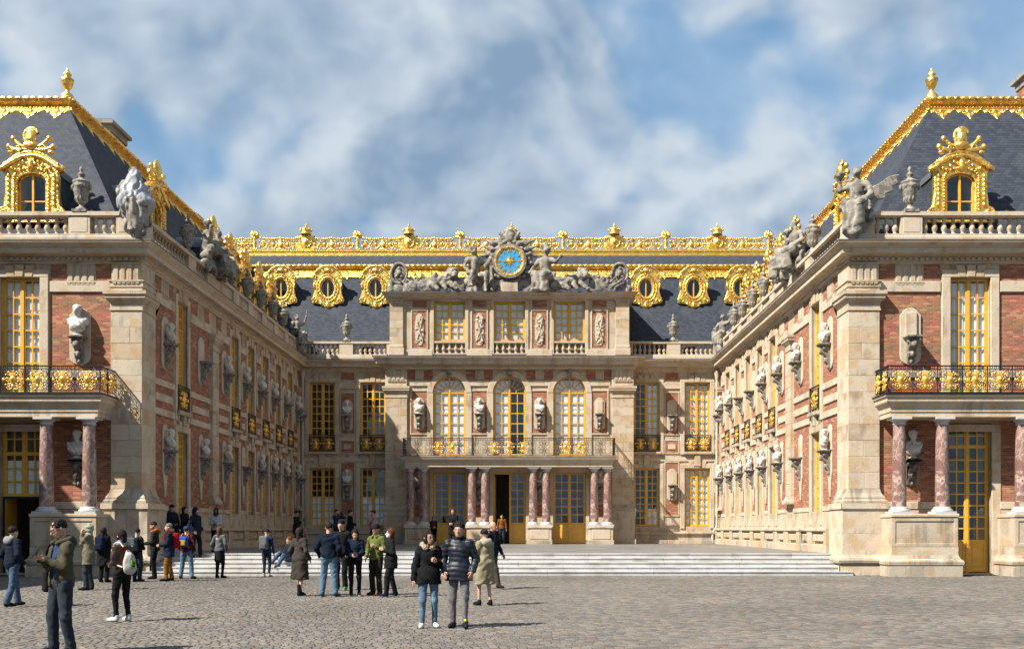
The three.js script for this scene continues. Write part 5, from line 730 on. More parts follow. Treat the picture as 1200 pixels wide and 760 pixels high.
// ---------------------------------------------------------------- ground, steps, terrace
struct('ground', [quad([-400, -0.04, 400], [400, -0.04, 400], [400, -0.04, -400], [-400, -0.04, -400])], M.sand, 'sandy bedding and joints of the stone-paved court', 'ground');
{
  const tr = new THREE.Group(); tr.name = 'terrace'; tr.userData = { kind: 'structure', label: 'marble paved terrace between the two wings', category: 'terrace' }; scene.add(tr);
  part(tr, 'core', [box(-12.44, 12.44, -0.2, TER - 0.03, -0.5, 23.6)], M.stoneC);
  const r = rngOf(5), s = 1.0; let n = 0; for (let z = 23.6; z > 1.2; z -= 1.12) for (let x = -12.4; x < 12.3; x += 1.55) { const x1 = Math.min(x + 1.55, 12.4), z0 = Math.max(z - 1.12, 0.4); if (n++ >= 330) break; part(tr, 'paving_slab', [box(x + 0.003, x1 - 0.003, TER - 0.029, TER + (r() - 0.5) * 0.004, z0 + 0.003, z - 0.003)], M.terraceTile[r() < 0.5 ? 0 : 1]); }
  const st = new THREE.Group(); st.name = 'steps'; st.userData = { kind: 'structure', label: 'five white marble steps up to the terrace', category: 'steps' }; scene.add(st);
  for (let k = 0; k < 5; k++) { const y0 = k * 0.145, z0 = 25.32 - k * 0.36, q = rngOf(100 + k); let x = -12.36; while (x < 12.3) { const w = Math.min(1.5 + 1.6 * q(), 12.36 - x); part(st, 'step_block', [box(x + 0.004, x + w - 0.004, k ? y0 - 0.02 : -0.03, y0 + 0.143, z0 - 0.62, z0), box(x + 0.004, x + w - 0.004, y0 + 0.11, y0 + 0.145, z0 - 0.4, z0 + 0.025)], q() < 0.6 ? M.step : M.stepB); x += w; if (12.36 - x < 0.5) break; } }
}
// ---------------------------------------------------------------- stone setts of the court, each a worn block
{
  const sett = (() => { // unit block: 1 x 1 footprint, worn rounded top, height 0.09
    const P = [], q = (a, b, c, d) => P.push(...a, ...b, ...c, ...a, ...c, ...d), h = 0.5, e = 0.44, b = -0.09, m = -0.009;
    const lo = [[-h, b, -h], [h, b, -h], [h, b, h], [-h, b, h]], mi = [[-h, m, -h], [h, m, -h], [h, m, h], [-h, m, h]], to = [[-e, 0.0, -e], [e, 0.0, -e], [e, 0.0, e], [-e, 0.0, e]], c = [0, 0.006, 0];
    for (let i = 0; i < 4; i++) { const j = (i + 1) % 4; q(lo[j], lo[i], mi[i], mi[j]); q(mi[j], mi[i], to[i], to[j]); P.push(...to[j], ...to[i], ...c); }
    const g = new THREE.BufferGeometry(); g.setAttribute('position', new THREE.Float32BufferAttribute(P, 3)); g.computeVertexNormals(); return uvMetres(g);
  })();
  const r = rngOf(2024), list = [], strips = [-6.0, 6.1];
  for (let z = 49.5, row = 0; z > 25.4; row++) {
    const d = 0.115 + 0.022 * r(), Zc = 60.6 - z, xl = 1.24 - 0.5183 * Zc - 1.6, xr = 1.24 + 0.4817 * Zc + 1.6; let x = xl + r() * 0.2;
    while (x < xr) { const w = 0.10 + 0.075 * r(), s = strips.find(s0 => x + w > s0 - 0.15 && x < s0 + 0.15); if (s !== undefined) { const w2 = s - 0.15 - x; if (w2 > 0.02) list.push([x + w2 / 2, z - d / 2, w2, d]); x = s + 0.15; continue; } list.push([x + w / 2, z - d / 2, w, d]); x += w; }
    z -= d;
  }
  for (const s of strips) for (const k of [-0.075, 0.075]) { let z = 49.5; while (z > 25.4) { const l = 0.24 + 0.2 * r(); list.push([s + k, z - l / 2, 0.148, l]); z -= l; } }
  const co = () => { const g = r(), v = 0.68 + 0.62 * r(), warm = r(); let c = g < 0.62 ? [1.0, 0.97, 0.93] : g < 0.82 ? [1.12, 1.0, 0.88] : g < 0.93 ? [0.78, 0.80, 0.84] : [1.22, 0.98, 0.82]; return c.map(q => q * v * (0.95 + 0.1 * warm)); };
  const place = list.map(([x, z, w, d]) => ({ x, z, m: new THREE.Matrix4().compose(V3(x, (r() - 0.5) * 0.008 - 0.004, z), new THREE.Quaternion().setFromEuler(new THREE.Euler((r() - 0.5) * 0.035, (r() - 0.5) * 0.03, (r() - 0.5) * 0.04)), V3(w - 0.009, 1, d - 0.011)), c: co().map(q => q * (0.72 + 0.56 * fbm(x * 0.35 + 40, z * 0.35 + 40, 4))) }));
  const inFrame = p => { const Z = 60.6 - p.z; return Z > 13.75 && Math.abs((p.x - 1.24) / Z + 0.0183) < 0.5; };
  const near = place.filter(inFrame).sort((a, b) => b.z - a.z).slice(0, 300), set = new Set(near), rest = place.filter(p => !set.has(p));
  const court = new THREE.Group(); court.name = 'sett_paving'; court.userData = { kind: 'structure', label: 'worn grey and brown stone setts paving the court', category: 'paving' }; scene.add(court);
  const tones = Array.from({ length: 10 }, () => { const m = M.setts[0].clone(), c = co(); m.color = C(...c); return m; });
  near.forEach((p, i) => { const o = mesh('sett', sett, tones[(i * 7) % 10]); o.applyMatrix4(p.m); court.add(o); });
  const im = new THREE.InstancedMesh(sett, M.setts[0], rest.length); im.name = 'far_setts'; im.userData = { kind: 'stuff' }; shade(im);
  rest.forEach((p, i) => { im.setMatrixAt(i, p.m); im.setColorAt(i, C(...p.c)); }); court.add(im);
}
// ---------------------------------------------------------------- carved figures
function seated(o) { // joints in metres for a 1.8 m figure; seat at the origin, facing +z
  const it = [[0, 0.04, 0, 0, 0.3, 0.01, 0.16, 0.14], [0, 0.3, 0.01, 0, 0.46, 0.02, 0.15, 0.15], [-0.17, 0.5, 0, 0.17, 0.5, 0, 0.085, 0.085], [0, 0.5, 0, 0.02, 0.66, 0.03, 0.065, 0.055]];
  const hx = o.head ?? 0, H = [hx * 0.06, 0.76, 0.04]; it.push([H[0], H[1], H[2], 0.088, 0.12, 0.105], [H[0], H[1] + 0.06, H[2] - 0.03, 0.1, 0.08, 0.105], [H[0], H[1] - 0.02, H[2] + 0.1, 0.02, 0.03, 0.03]);
  const arms = o.arms ?? [[[-0.32, 0.28, 0.08], [-0.2, 0.1, 0.3]], [[0.33, 0.3, 0.05], [0.3, 0.08, 0.22]]];
  arms.forEach(([e, h], i) => { const s = i ? 1 : -1; it.push([s * 0.22, 0.48, 0, ...e, 0.068, 0.052], [...e, ...h, 0.05, 0.036], [h[0], h[1], h[2], 0.05, 0.05, 0.05]); });
  const legs = o.legs ?? [[[-0.17, 0.06, 0.46], [-0.15, -0.4, 0.5]], [[0.17, 0.02, 0.44], [0.2, -0.42, 0.36]]];
  legs.forEach(([k, f], i) => { const s = i ? 1 : -1; it.push([s * 0.11, 0.02, 0.05, ...k, 0.115, 0.08], [...k, ...f, 0.078, 0.048], [f[0], f[1] - 0.03, f[2], f[0], f[1] - 0.05, f[2] + 0.14, 0.05, 0.035]); });
  if (o.drape) { it.push([-0.22, 0.06, 0.1, 0.2, 0.02, 0.3, 0.12, 0.11], [0.1, -0.02, 0.42, 0.12, -0.4, 0.4, 0.1, 0.12], [-0.06, -0.02, 0.44, -0.02, -0.38, 0.44, 0.09, 0.1], [0.24, 0.1, -0.05, 0.27, -0.3, 0.1, 0.06, 0.09], [-0.2, 0.46, -0.08, 0.14, 0.12, 0.14, 0.05, 0.07]); }
  it.push([-0.14, -0.12, -0.02, 0.14, -0.12, -0.02, 0.15, 0.15], [-0.1, -0.38, 0.0, 0.12, -0.38, 0.02, 0.16, 0.16]); if (o.extra) it.push(...o.extra); return it;
}
const fold = (k, amp, seed) => (x, y, z) => amp * Math.sin(k * (x * 1.1 + z * 0.6) + 6 * noise3(x * 4 + seed, y * 4, z * 4)) * (y < 0.3 ? 1 : 0.25) + 0.03 * (noise3(x * 9 + seed, y * 9, z * 9) - 0.5);
const sculpt = (items, cell, k = 0.05, seed = 1, amp = 0.014) => uvMetres(blob(items, k, cell, fold(34, amp, seed)));
const FG = {
  a: sculpt(seated({ drape: true, arms: [[[-0.36, 0.34, 0.05], [-0.42, 0.62, 0.1]], [[0.34, 0.28, 0.06], [0.22, 0.12, 0.3]]], head: -1 }), 0.02, 0.035, 1, 0.018),
  b: sculpt(seated({ drape: true, head: 1, extra: [[0.4, 0.1, 0.1, 0.16, 0.3, 0.08]] }), 0.02, 0.035, 4, 0.018),
  c: sculpt(seated({ drape: true, arms: [[[-0.34, 0.3, 0.1], [-0.14, 0.2, 0.32]], [[0.36, 0.55, 0.04], [0.46, 0.86, 0.06]]], extra: [[0.46, 0.7, 0.06, 0.47, 1.15, 0.06, 0.03, 0.02]] }), 0.02, 0.035, 7, 0.018),
};
const figLab = (s) => s < 0 ? 'shaded' : 'sunlit';
for (const S of [-1, 1]) {
  const W = figLab(S);
  // the pair seated over the middle pilaster
  [[17.2, FG.a, 'carved figure with raised arm'], [15.9, FG.b, 'carved figure with a shield']].forEach(([z, g, l]) => { const t = thing('statue', `${l} seated on the parapet of the ${W} wing`, 'statue', [S * (HALF + 0.05), 13.3, z], 'carved figures along the balustrades', -S * Math.PI / 2 + (z > 16.5 ? 0.35 : -0.3)); const m = mesh('figure', g, M.statue); m.scale.setScalar(1.55); t.add(m); part(t, 'rock_base', [blob([[-0.3, -0.55, -0.1, 0.3, -0.55, -0.1, 0.24, 0.24], [0.12, -0.85, 0.35, 0.05, -0.5, 0.2, 0.1, 0.18], [-0.2, -0.75, 0.3, -0.2, -0.4, 0.1, 0.09, 0.16]], 0.08, 0.05, (x, y, z2) => 0.08 * (noise3(x * 5, y * 5, z2 * 5) - 0.5))].map(flat), M.statue); });
  { const t = thing('statue', `carved figure with arm stretched upward at the inner end of the ${W} parapet`, 'statue', [S * (HALF + 0.1), 13.0, 0.35], 'carved figures along the balustrades', -S * Math.PI / 4); const m = mesh('figure', FG.c, M.statue); m.scale.setScalar(1.35); t.add(m); part(t, 'rock_base', [blob([[0, -0.5, 0.1, 0.5, 0.4, 0.45], [0.1, -0.9, 0.45, 0.3, 0.35, 0.25]], 0.15, 0.06, (x, y, z2) => 0.06 * (noise3(x * 6, y * 6, z2 * 6) - 0.5))].map(flat), M.statue); }
  // vases
  const v = (x, z, l) => { const t = thing('vase', l, 'vase', [x, 12.7, z], 'carved stone vases along the balustrades'); const q = part(t, 'urn', GE.vase, M.statue); q.scale.set(0.82, 0.92, 0.82); };
  v(S * 14.57, ZF - 0.2, `pale stone vase on the balustrade above the ${W} porch`); v(S * 9.7, -0.2, `stone vase on the balustrade of the clock front beside the ${W} wing`);
  [19.15, 13.0, 10.45, 7.95, 5.45, 3.15].forEach((z, i) => v(S * (HALF + 0.2), z, `stone vase on the side parapet of the ${W} wing, ${ord[5 - i]} from the inner corner`));
}
{ // the corner figures of the pavilions
  const t = thing('statue', 'seated winged figure on the corner of the sunlit wing balustrade', 'statue', [12.72, 12.86, 24.62], 'corner figures', -Math.PI / 4 + 0.25);
  const m = mesh('figure', sculpt(seated({ drape: true, arms: [[[-0.36, 0.42, 0.06], [-0.34, 0.66, 0.12]], [[0.32, 0.24, 0.1], [0.2, 0.1, 0.28]]], legs: [[[-0.15, 0.04, 0.42], [-0.14, -0.56, 0.46]], [[0.17, 0.02, 0.42], [0.12, -0.58, 0.38]]], extra: [[-0.34, 0.74, 0.12, 0.1, 0.08, 0.1], [0.02, -0.05, 0.42, 0.0, -0.6, 0.4, 0.1, 0.16]] }), 0.015, 0.03, 3, 0.02), M.statue); m.scale.setScalar(1.62); t.add(m);
  const wg = ext([[0, 0], [0.5, 0.25], [0.95, 0.55], [1.3, 0.62], [1.22, 0.42], [1.28, 0.3], [1.05, 0.18], [1.08, 0.02], [0.8, -0.08], [0.78, -0.24], [0.45, -0.3], [0.1, -0.25]], -0.05, 0.05, 0.03); part(t, 'wing', [mv(wg.rotateY(0.6), 0.15, 0.65, -0.25)], M.statue);
  const w = thing('statue', 'corner figure wrapped in pale plastic sheet on the shaded wing balustrade', 'statue', [-12.72, 12.86, 24.62], 'corner figures', Math.PI / 4 - 0.25);
  const f = mesh('figure', sculpt(seated({ drape: true, legs: [[[-0.15, 0.04, 0.42], [-0.14, -0.56, 0.46]], [[0.17, 0.02, 0.42], [0.12, -0.58, 0.38]]], extra: [[0.02, -0.05, 0.42, 0.0, -0.6, 0.4, 0.1, 0.16]] }), 0.016, 0.03, 11, 0.02), M.statue); f.scale.setScalar(1.62); w.add(f);
  const sh = blob([[0, 0.0, 0.22, 0, 0.62, 0.06, 0.5, 0.36], [-0.3, 0.1, 0.4, 0.3, 0.05, 0.45, 0.34, 0.34], [0, 0.75, 0.05, 0.02, 1.22, 0.08, 0.3, 0.2], [-0.3, 0.55, 0.0, 0.34, 0.55, 0.05, 0.28, 0.28], [0.2, -0.2, 0.6, 0.1, 0.2, 0.5, 0.16, 0.2]], 0.16, 0.035, (x, y, z) => 0.2 * (Math.abs(fbm3(x * 3.1, y * 1.3, z * 3.1, 4) - 0.5) * 2 - 0.16) + 0.02 * Math.sin(22 * x + 9 * z + 8 * noise3(x * 3, y * 3, z * 3)));
  const pl = mesh('plastic_sheet', uvMetres(sh), new THREE.MeshPhysicalMaterial({ color: C(0.29, 0.30, 0.315), roughness: 0.35, transmission: 0.12, thickness: 0 })); pl.scale.set(0.98, 0.97, 0.98); w.add(pl);
}
// ---------------------------------------------------------------- clock and carved crowning group
{
  const ck = thing('clock', 'round blue and gold palace clock in a carved gilded ring', 'clock', [0, 17.16, 1.05]);
  const ringP = (a, b, z0, z1) => { const s = new THREE.Shape(); s.absarc(0, 0, a, 0, Math.PI * 2); const h = new THREE.Path(); h.absarc(0, 0, b, 0, Math.PI * 2, true); s.holes.push(h); return ext(s, z0, z1, 0.015, 32); };
  part(ck, 'dial', [mv(cyl(0, -0.05, 0.03, 0, 0.74, 0.74, 40).rotateX(Math.PI / 2), 0, 0, 0)], std({ color: C(0.035, 0.26, 0.48), roughness: 0.5 }));
  part(ck, 'chapter_ring', [ringP(0.88, 0.78, -0.1, 0.1), ringP(0.78, 0.72, -0.08, 0.06)], M.gold);
  part(ck, 'stone_ring', [ringP(1.0, 0.86, -0.2, 0.08)], M.statue);
  const nums = ['XII', 'I', 'II', 'III', 'IIII', 'V', 'VI', 'VII', 'VIII', 'IX', 'X', 'XI'];
  nums.forEach((t, i) => { const a = Math.PI / 2 - i * Math.PI / 6, gs = []; let x = 0; const W = { I: 0.045, V: 0.1, X: 0.1 }, tot = [...t].reduce((q, c) => q + W[c], 0); x = -tot / 2; for (const c of t) { const m = x + W[c] / 2; if (c === 'I') gs.push(boxC(m, 0, 0, 0.022, 0.17, 0.02)); if (c === 'V') gs.push(boxC(0, 0, 0, 0.02, 0.18, 0.02).rotateZ(0.22).translate(m - 0.02, 0, 0), boxC(0, 0, 0, 0.02, 0.18, 0.02).rotateZ(-0.22).translate(m + 0.02, 0, 0)); if (c === 'X') gs.push(boxC(0, 0, 0, 0.02, 0.19, 0.02).rotateZ(0.45).translate(m, 0, 0), boxC(0, 0, 0, 0.02, 0.19, 0.02).rotateZ(-0.45).translate(m, 0, 0.004)); x += W[c]; } const o = part(ck, 'numeral', gs, M.giltIron); o.position.set(0.6 * Math.cos(a), 0.6 * Math.sin(a), 0.045); o.rotation.z = a - Math.PI / 2; });
  const rays = []; for (let i = 0; i < 16; i++) { const a = i * Math.PI / 8, l = i % 2 ? 0.3 : 0.38; rays.push(ext([[0.12, -0.035], [l, 0], [0.12, 0.035]], 0.04, 0.06).rotateZ(a)); } rays.push(ball(0, 0, 0.05, 0.14, 12, 8, 1, 1, 0.5)); part(ck, 'sun_face', rays, M.giltIron);
  part(ck, 'hand', [ext([[-0.02, -0.12], [0.02, -0.12], [0.035, 0.2], [0, 0.46], [-0.035, 0.2]], 0.09, 0.105)], M.giltIron).rotation.z = Math.PI / 2 + 0.05; part(ck, 'hand', [ext([[-0.02, -0.1], [0.02, -0.1], [0.04, 0.16], [0, 0.34], [-0.04, 0.16]], 0.11, 0.122)], M.giltIron).rotation.z = 0.1;
  // cartouche behind the clock
  const ca = thing('clock_cartouche', 'weathered carved stone frame with shell and crown around the clock', 'carving', [0, 15.34, 0.7]);
  const fr = shapeOf([[-1.5, 0], [1.5, 0], [1.42, 0.7], [1.2, 1.2], [1.35, 1.9], [1.4, 2.5], [1.0, 2.75], [0.72, 3.1], [0.5, 3.55], [0.2, 3.8], [-0.2, 3.8], [-0.5, 3.55], [-0.72, 3.1], [-1.0, 2.75], [-1.4, 2.5], [-1.35, 1.9], [-1.2, 1.2], [-1.42, 0.7]]); part(ca, 'slab', [ext(fr, -0.35, 0.1, 0.06)], M.statue);
  const items = [[0, 3.35, 0.1, 0.34, 0.32, 0.2], [0, 3.62, 0.1, 0.22, 0.2, 0.15], [0, 3.15, 0.2, 0.2, 0.2, 0.15]]; for (let i = 0; i < 26; i++) { const a = 0.1 + i * (Math.PI * 2 - 0.2) / 26 - Math.PI / 2, R1 = 1.13 + 0.1 * Math.sin(i * 2.3); items.push([R1 * Math.cos(a), 1.82 + R1 * Math.sin(a), 0.15, 0.17, 0.13, 0.14]); } for (const k of [-1, 1]) { items.push([k * 0.55, 2.95, 0.12, k * 0.95, 3.0, 0.1, 0.14, 0.1], [k * 0.95, 2.9, 0.1, k * 1.5, 3.15, 0.05, 0.13, 0.05], [k * 1.0, 2.6, 0.1, k * 1.62, 2.75, 0.05, 0.13, 0.05], [k * 1.2, 2.3, 0.1, k * 1.55, 2.2, 0.05, 0.15, 0.1]); for (let j = 0; j < 5; j++) items.push([k * (0.35 + j * 0.05), 3.2 + j * 0.08, 0.12, 0.1, 0.1, 0.1]); }
  const cw = mesh('foliage_carving', uvMetres(blob(items, 0.06, 0.05, (x, y, z) => 0.06 * (fbm3(x * 6, y * 6, z * 6, 3) - 0.5))), M.statue); ca.add(cw);
  part(ca, 'plain_plinth', [cham(-0.5, 0.5, 0.0, 0.62, 0.05, 0.3, 0.03)], M.stoneD);
  const fig = (x, z, turn, items2, label, sc, seed) => { const t = thing('statue', label, 'statue', [x, 15.34, z], 'carved figures beside the clock', turn); const m = mesh('figure', sculpt(items2, 0.027, 0.05, seed), M.statue); m.scale.setScalar(sc); m.position.y = 0.42 * sc; t.add(m); return t; };
  const heap = (t, k, seed, x0, x1, h, mat = M.statue) => { const r = rngOf(seed), it = [], n = 30, dx = Math.sign(x1 - x0); for (let i = 0; i < n; i++) { const u = i / (n - 1), x = x0 + (x1 - x0) * u, hh = h * (1 - 0.5 * u) * (0.45 + 0.65 * r()), q = r(); if (q < 0.3) it.push([x, hh * 0.55, 0.15 + 0.2 * r(), 0.24 + 0.12 * r(), 0.26 + 0.1 * r(), 0.09]); else if (q < 0.55) it.push([x, hh, 0.1 + 0.2 * r(), 0.14 + 0.08 * r(), 0.16 + 0.06 * r(), 0.15]); else if (q < 0.8) it.push([x, 0.1, 0.1 * r(), x + 0.3 * (r() - 0.5), hh, 0.2 * r(), 0.17, 0.08 + 0.06 * r()]); else it.push([x - dx * 0.3, hh * 0.3, 0.2, x + dx * (0.3 + 0.4 * r()), hh + 0.35, 0.1, 0.05, 0.04]); it.push([x, hh * 0.25, 0, 0.22, 0.24, 0.25]); } const m = mesh('trophy_pile', uvMetres(blob(it, 0.035, 0.034, (a, b, c) => 0.05 * (fbm3(a * 9 + seed, b * 9, c * 9, 3) - 0.5))), mat); t.add(m); };
  fig(-2.05, 0.95, 0.5, seated({ head: -1, arms: [[[-0.34, 0.3, 0.08], [-0.3, 0.05, 0.24]], [[0.3, 0.34, 0.14], [0.42, 0.56, 0.2]]], legs: [[[-0.22, 0.12, 0.44], [-0.34, -0.3, 0.42]], [[0.16, 0.04, 0.46], [0.1, -0.42, 0.5]]], extra: [[0.42, -0.4, 0.3, 0.44, 0.7, 0.14, 0.07, 0.04]] }), 'carved bare-chested man seated beside the clock holding a club', 2.05, 21);
  fig(2.1, 0.95, -0.4, seated({ drape: true, head: 1, arms: [[[-0.34, 0.34, 0.06], [-0.4, 0.14, 0.2]], [[0.36, 0.4, 0.1], [0.56, 0.5, 0.24]]], extra: [[0.0, 0.9, 0.0, 0.1, 0.1, 0.1]] }), 'carved helmeted man in draped cloak seated beside the clock', 2.05, 25);
  const beast = (k) => [[k * 0.1, 0.75, 0.05, k * 0.95, 0.6, 0.05, 0.42, 0.36], [k * -0.22, 1.05, 0.2, 0.36, 0.4, 0.34], [k * -0.36, 0.98, 0.46, 0.2, 0.19, 0.2], [k * -0.36, 0.88, 0.6, 0.11, 0.09, 0.1], [k * -0.1, 0.5, 0.4, k * -0.5, 0.12, 0.6, 0.16, 0.11], [k * 0.3, 0.45, 0.4, k * 0.1, 0.12, 0.62, 0.15, 0.1], [k * 0.95, 0.4, 0.3, k * 0.6, 0.14, 0.5, 0.26, 0.13], [k * 1.25, 0.5, 0, k * 1.6, 1.0, 0.05, 0.07, 0.06], [k * -0.4, 1.35, 0.1, 0.1, 0.12, 0.08], [k * -0.02, 1.38, 0.1, 0.1, 0.12, 0.08]];
  const l1 = thing('lion_group', 'carved lion and trophies lying along the cornice on the shaded side of the clock', 'carving', [-3.55, 15.34, 0.85]); l1.add(mesh('lion', uvMetres(blob(beast(-1), 0.07, 0.036, (a, b, c) => 0.1 * (fbm3(a * 8, b * 8, c * 8, 3) - 0.5) * (a > -0.4 ? 1.3 : 0.4))), M.statue)); heap(l1, -1, 5, -0.7, -2.45, 1.05); heap(l1, -1, 15, 0.75, 0.35, 0.9);
  const l2 = thing('trophy_group', 'carved ram and trophies lying along the cornice on the sunlit side of the clock', 'carving', [3.55, 15.34, 0.85]); l2.add(mesh('ram', uvMetres(blob([...beast(1).map(q => q.map((v, i) => (i === 0 || (q.length === 8 && i === 3)) ? -v + 0.5 : v)), [-0.75, 0.5, 0.3, 0.3, 0.4, 0.2], [-1.0, 0.3, 0.35, 0.28, 0.3, 0.2]], 0.06, 0.036, (a, b, c) => 0.1 * (fbm3(a * 8 + 4, b * 8, c * 8, 3) - 0.5))), M.statue)); heap(l2, 1, 9, 1.2, 2.5, 1.05);
  for (const S of [-1, 1]) { const t = thing('end_cartouche', `carved oval shield with mask at the attic end beside the ${figLab(S)} wing`, 'carving', [S * 6.45, 15.34, 0.7], 'shields at the attic ends'); const it = [[-0.5, 0.25, 0, 0.22, 0.3, 0.2], [0.5, 0.25, 0, 0.22, 0.3, 0.2], [0, 0.3, 0, 0.4, 0.35, 0.2], [-0.42, 0.7, 0.05, 0.14, 0.25, 0.14], [0.42, 0.7, 0.05, 0.14, 0.25, 0.14]]; t.add(mesh('scroll_base', uvMetres(blob(it, 0.08, 0.04, (a, b, c) => 0.05 * (fbm3(a * 7, b * 7, c * 7, 3) - 0.5))), M.statue)); const rg = Array.from({ length: 20 }, (_, i) => [0.46 * Math.cos(i * Math.PI / 10), 1.16 + 0.58 * Math.sin(i * Math.PI / 10), 0.12]); part(t, 'shield', [mv(ball(0, 0, 0, 0.5, 16, 12, 0.9, 1.2, 0.3), 0, 1.16, 0), tube(rg, 0.09, 40, 6, true), ball(0, 1.18, 0.16, 0.16, 10, 8, 0.9, 1.2, 0.7), ball(-0.14, 0.98, 0.14, 0.1, 7, 6), ball(0.14, 0.98, 0.14, 0.1, 7, 6), ball(0, 1.45, 0.13, 0.11, 7, 6)], M.statue); }
}
// ---------------------------------------------------------------- the forecourt wing beyond the frame that shades the foot of the left pavilion
{
  const X0 = -24.6, B = thing('forecourt_wing', 'long plain stone wing running forward from the shaded pavilion', 'building', [X0 - 5, 0, 16], 'palace buildings round the court'); const inv = T(5 - X0, 0, -16);
  part(B, 'wall', [box(X0 - 10, X0, 0, 14.2, 25.6, 56)], M.stone, inv); part(B, 'cornice', [sweep([[0, 13.6], [0.3, 13.8], [0.4, 14.2], [0, 14.3]], [[X0, 56], [X0, 25.6]])], M.stoneD, inv); part(B, 'roof', [quad([X0 - 0.5, 14.2, 56], [X0 - 0.5, 14.2, 25.6], [X0 - 5, 17.2, 25.6], [X0 - 5, 17.2, 56]), quad([X0 - 9.5, 14.2, 25.6], [X0 - 9.5, 14.2, 56], [X0 - 5, 17.2, 56], [X0 - 5, 17.2, 25.6])], M.slate, inv);
}
// ---------------------------------------------------------------- people
const clothBump = tex(128, (u, v) => 0.5 * vnoise(u * 64, v * 64, 64) + 0.5 * fbm(u * 8, v * 8, 3, 8), 0.35, false);
const clothMap = tex(128, (u, v) => { const k = 0.82 + 0.22 * fbm(u * 6, v * 6, 4, 6) + 0.08 * vnoise(u * 64, v * 64, 64); return [k, k, k]; }, 0.5);
const cloth = (c, rough = 0.92) => new THREE.MeshPhysicalMaterial({ color: C(...c.map(q => q * 0.62)), map: clothMap, bumpMap: clothBump, bumpScale: 0.004, roughness: rough, specularIntensity: rough < 0.6 ? 0.7 : 0.25 });
const skinM = std({ vertexColors: true, roughness: 0.6 });
function ik(S, W, a, b, pole) { const d = W.clone().sub(S); let L = d.length(); const mx = (a + b) * 0.995; if (L > mx) { d.multiplyScalar(mx / L); W = S.clone().add(d); L = mx; } const n = d.clone().normalize(), x = (a * a - b * b + L * L) / (2 * L), h = Math.sqrt(Math.max(0, a * a - x * x)), p = pole.clone().sub(n.clone().multiplyScalar(pole.dot(n))).normalize(); return [S.clone().add(n.clone().multiplyScalar(x)).add(p.multiplyScalar(h)), W]; }
const A3 = v => [v.x, v.y, v.z];
const capV = (a, b, r, q) => [...A3(a), ...A3(b), r, q];
function colored(g, fn) { const p = g.attributes.position, c = new Float32Array(p.count * 3); for (let i = 0; i < p.count; i++) { const k = fn(p.getX(i), p.getY(i), p.getZ(i)); c.set(k, i * 3); } g.setAttribute('color', new THREE.BufferAttribute(c, 3)); return g; }
function mergeIdx(gs) { let n = 0, m = 0; for (const g of gs) { n += g.attributes.position.count; m += g.index.count; } const P = new Float32Array(n * 3), N = new Float32Array(n * 3), K = new Float32Array(n * 3), I = new Uint32Array(m); let o = 0, q = 0; for (const g of gs) { P.set(g.attributes.position.array, o * 3); N.set(g.attributes.normal.array, o * 3); K.set(g.attributes.color.array, o * 3); const ix = g.index.array; for (let i = 0; i < ix.length; i++) I[q + i] = ix[i] + o; o += g.attributes.position.count; q += ix.length; } const r = new THREE.BufferGeometry(); r.setAttribute('position', new THREE.BufferAttribute(P, 3)); r.setAttribute('normal', new THREE.BufferAttribute(N, 3)); r.setAttribute('color', new THREE.BufferAttribute(K, 3)); r.setIndex(new THREE.BufferAttribute(I, 1)); return uvMetres(r); }
const SKIN = { light: [0.42, 0.25, 0.175], tan: [0.34, 0.19, 0.12], warm: [0.38, 0.22, 0.145], dark: [0.07, 0.038, 0.025] };
const WR = { // wrist targets, s = +1 for the person's left
  down: s => [s * 0.27, 0.86, 0.03], pocket: s => [s * 0.235, 0.93, 0.1], phone: s => [s * 0.055, 1.22, 0.25], low: s => [s * 0.07, 1.06, 0.26], high: s => [s * 0.08, 1.5, 0.2], face: s => [s * 0.05, 1.46, 0.17], chest: s => [s * 0.12, 1.18, 0.2], swing: s => [s * 0.26, 0.9, s * 0.14], strap: s => [s * 0.13, 1.27, 0.16], lap: s => [s * 0.14, 0.98, 0.26], out: s => [s * 0.3, 1.08, 0.26],
};
let personN = 0;
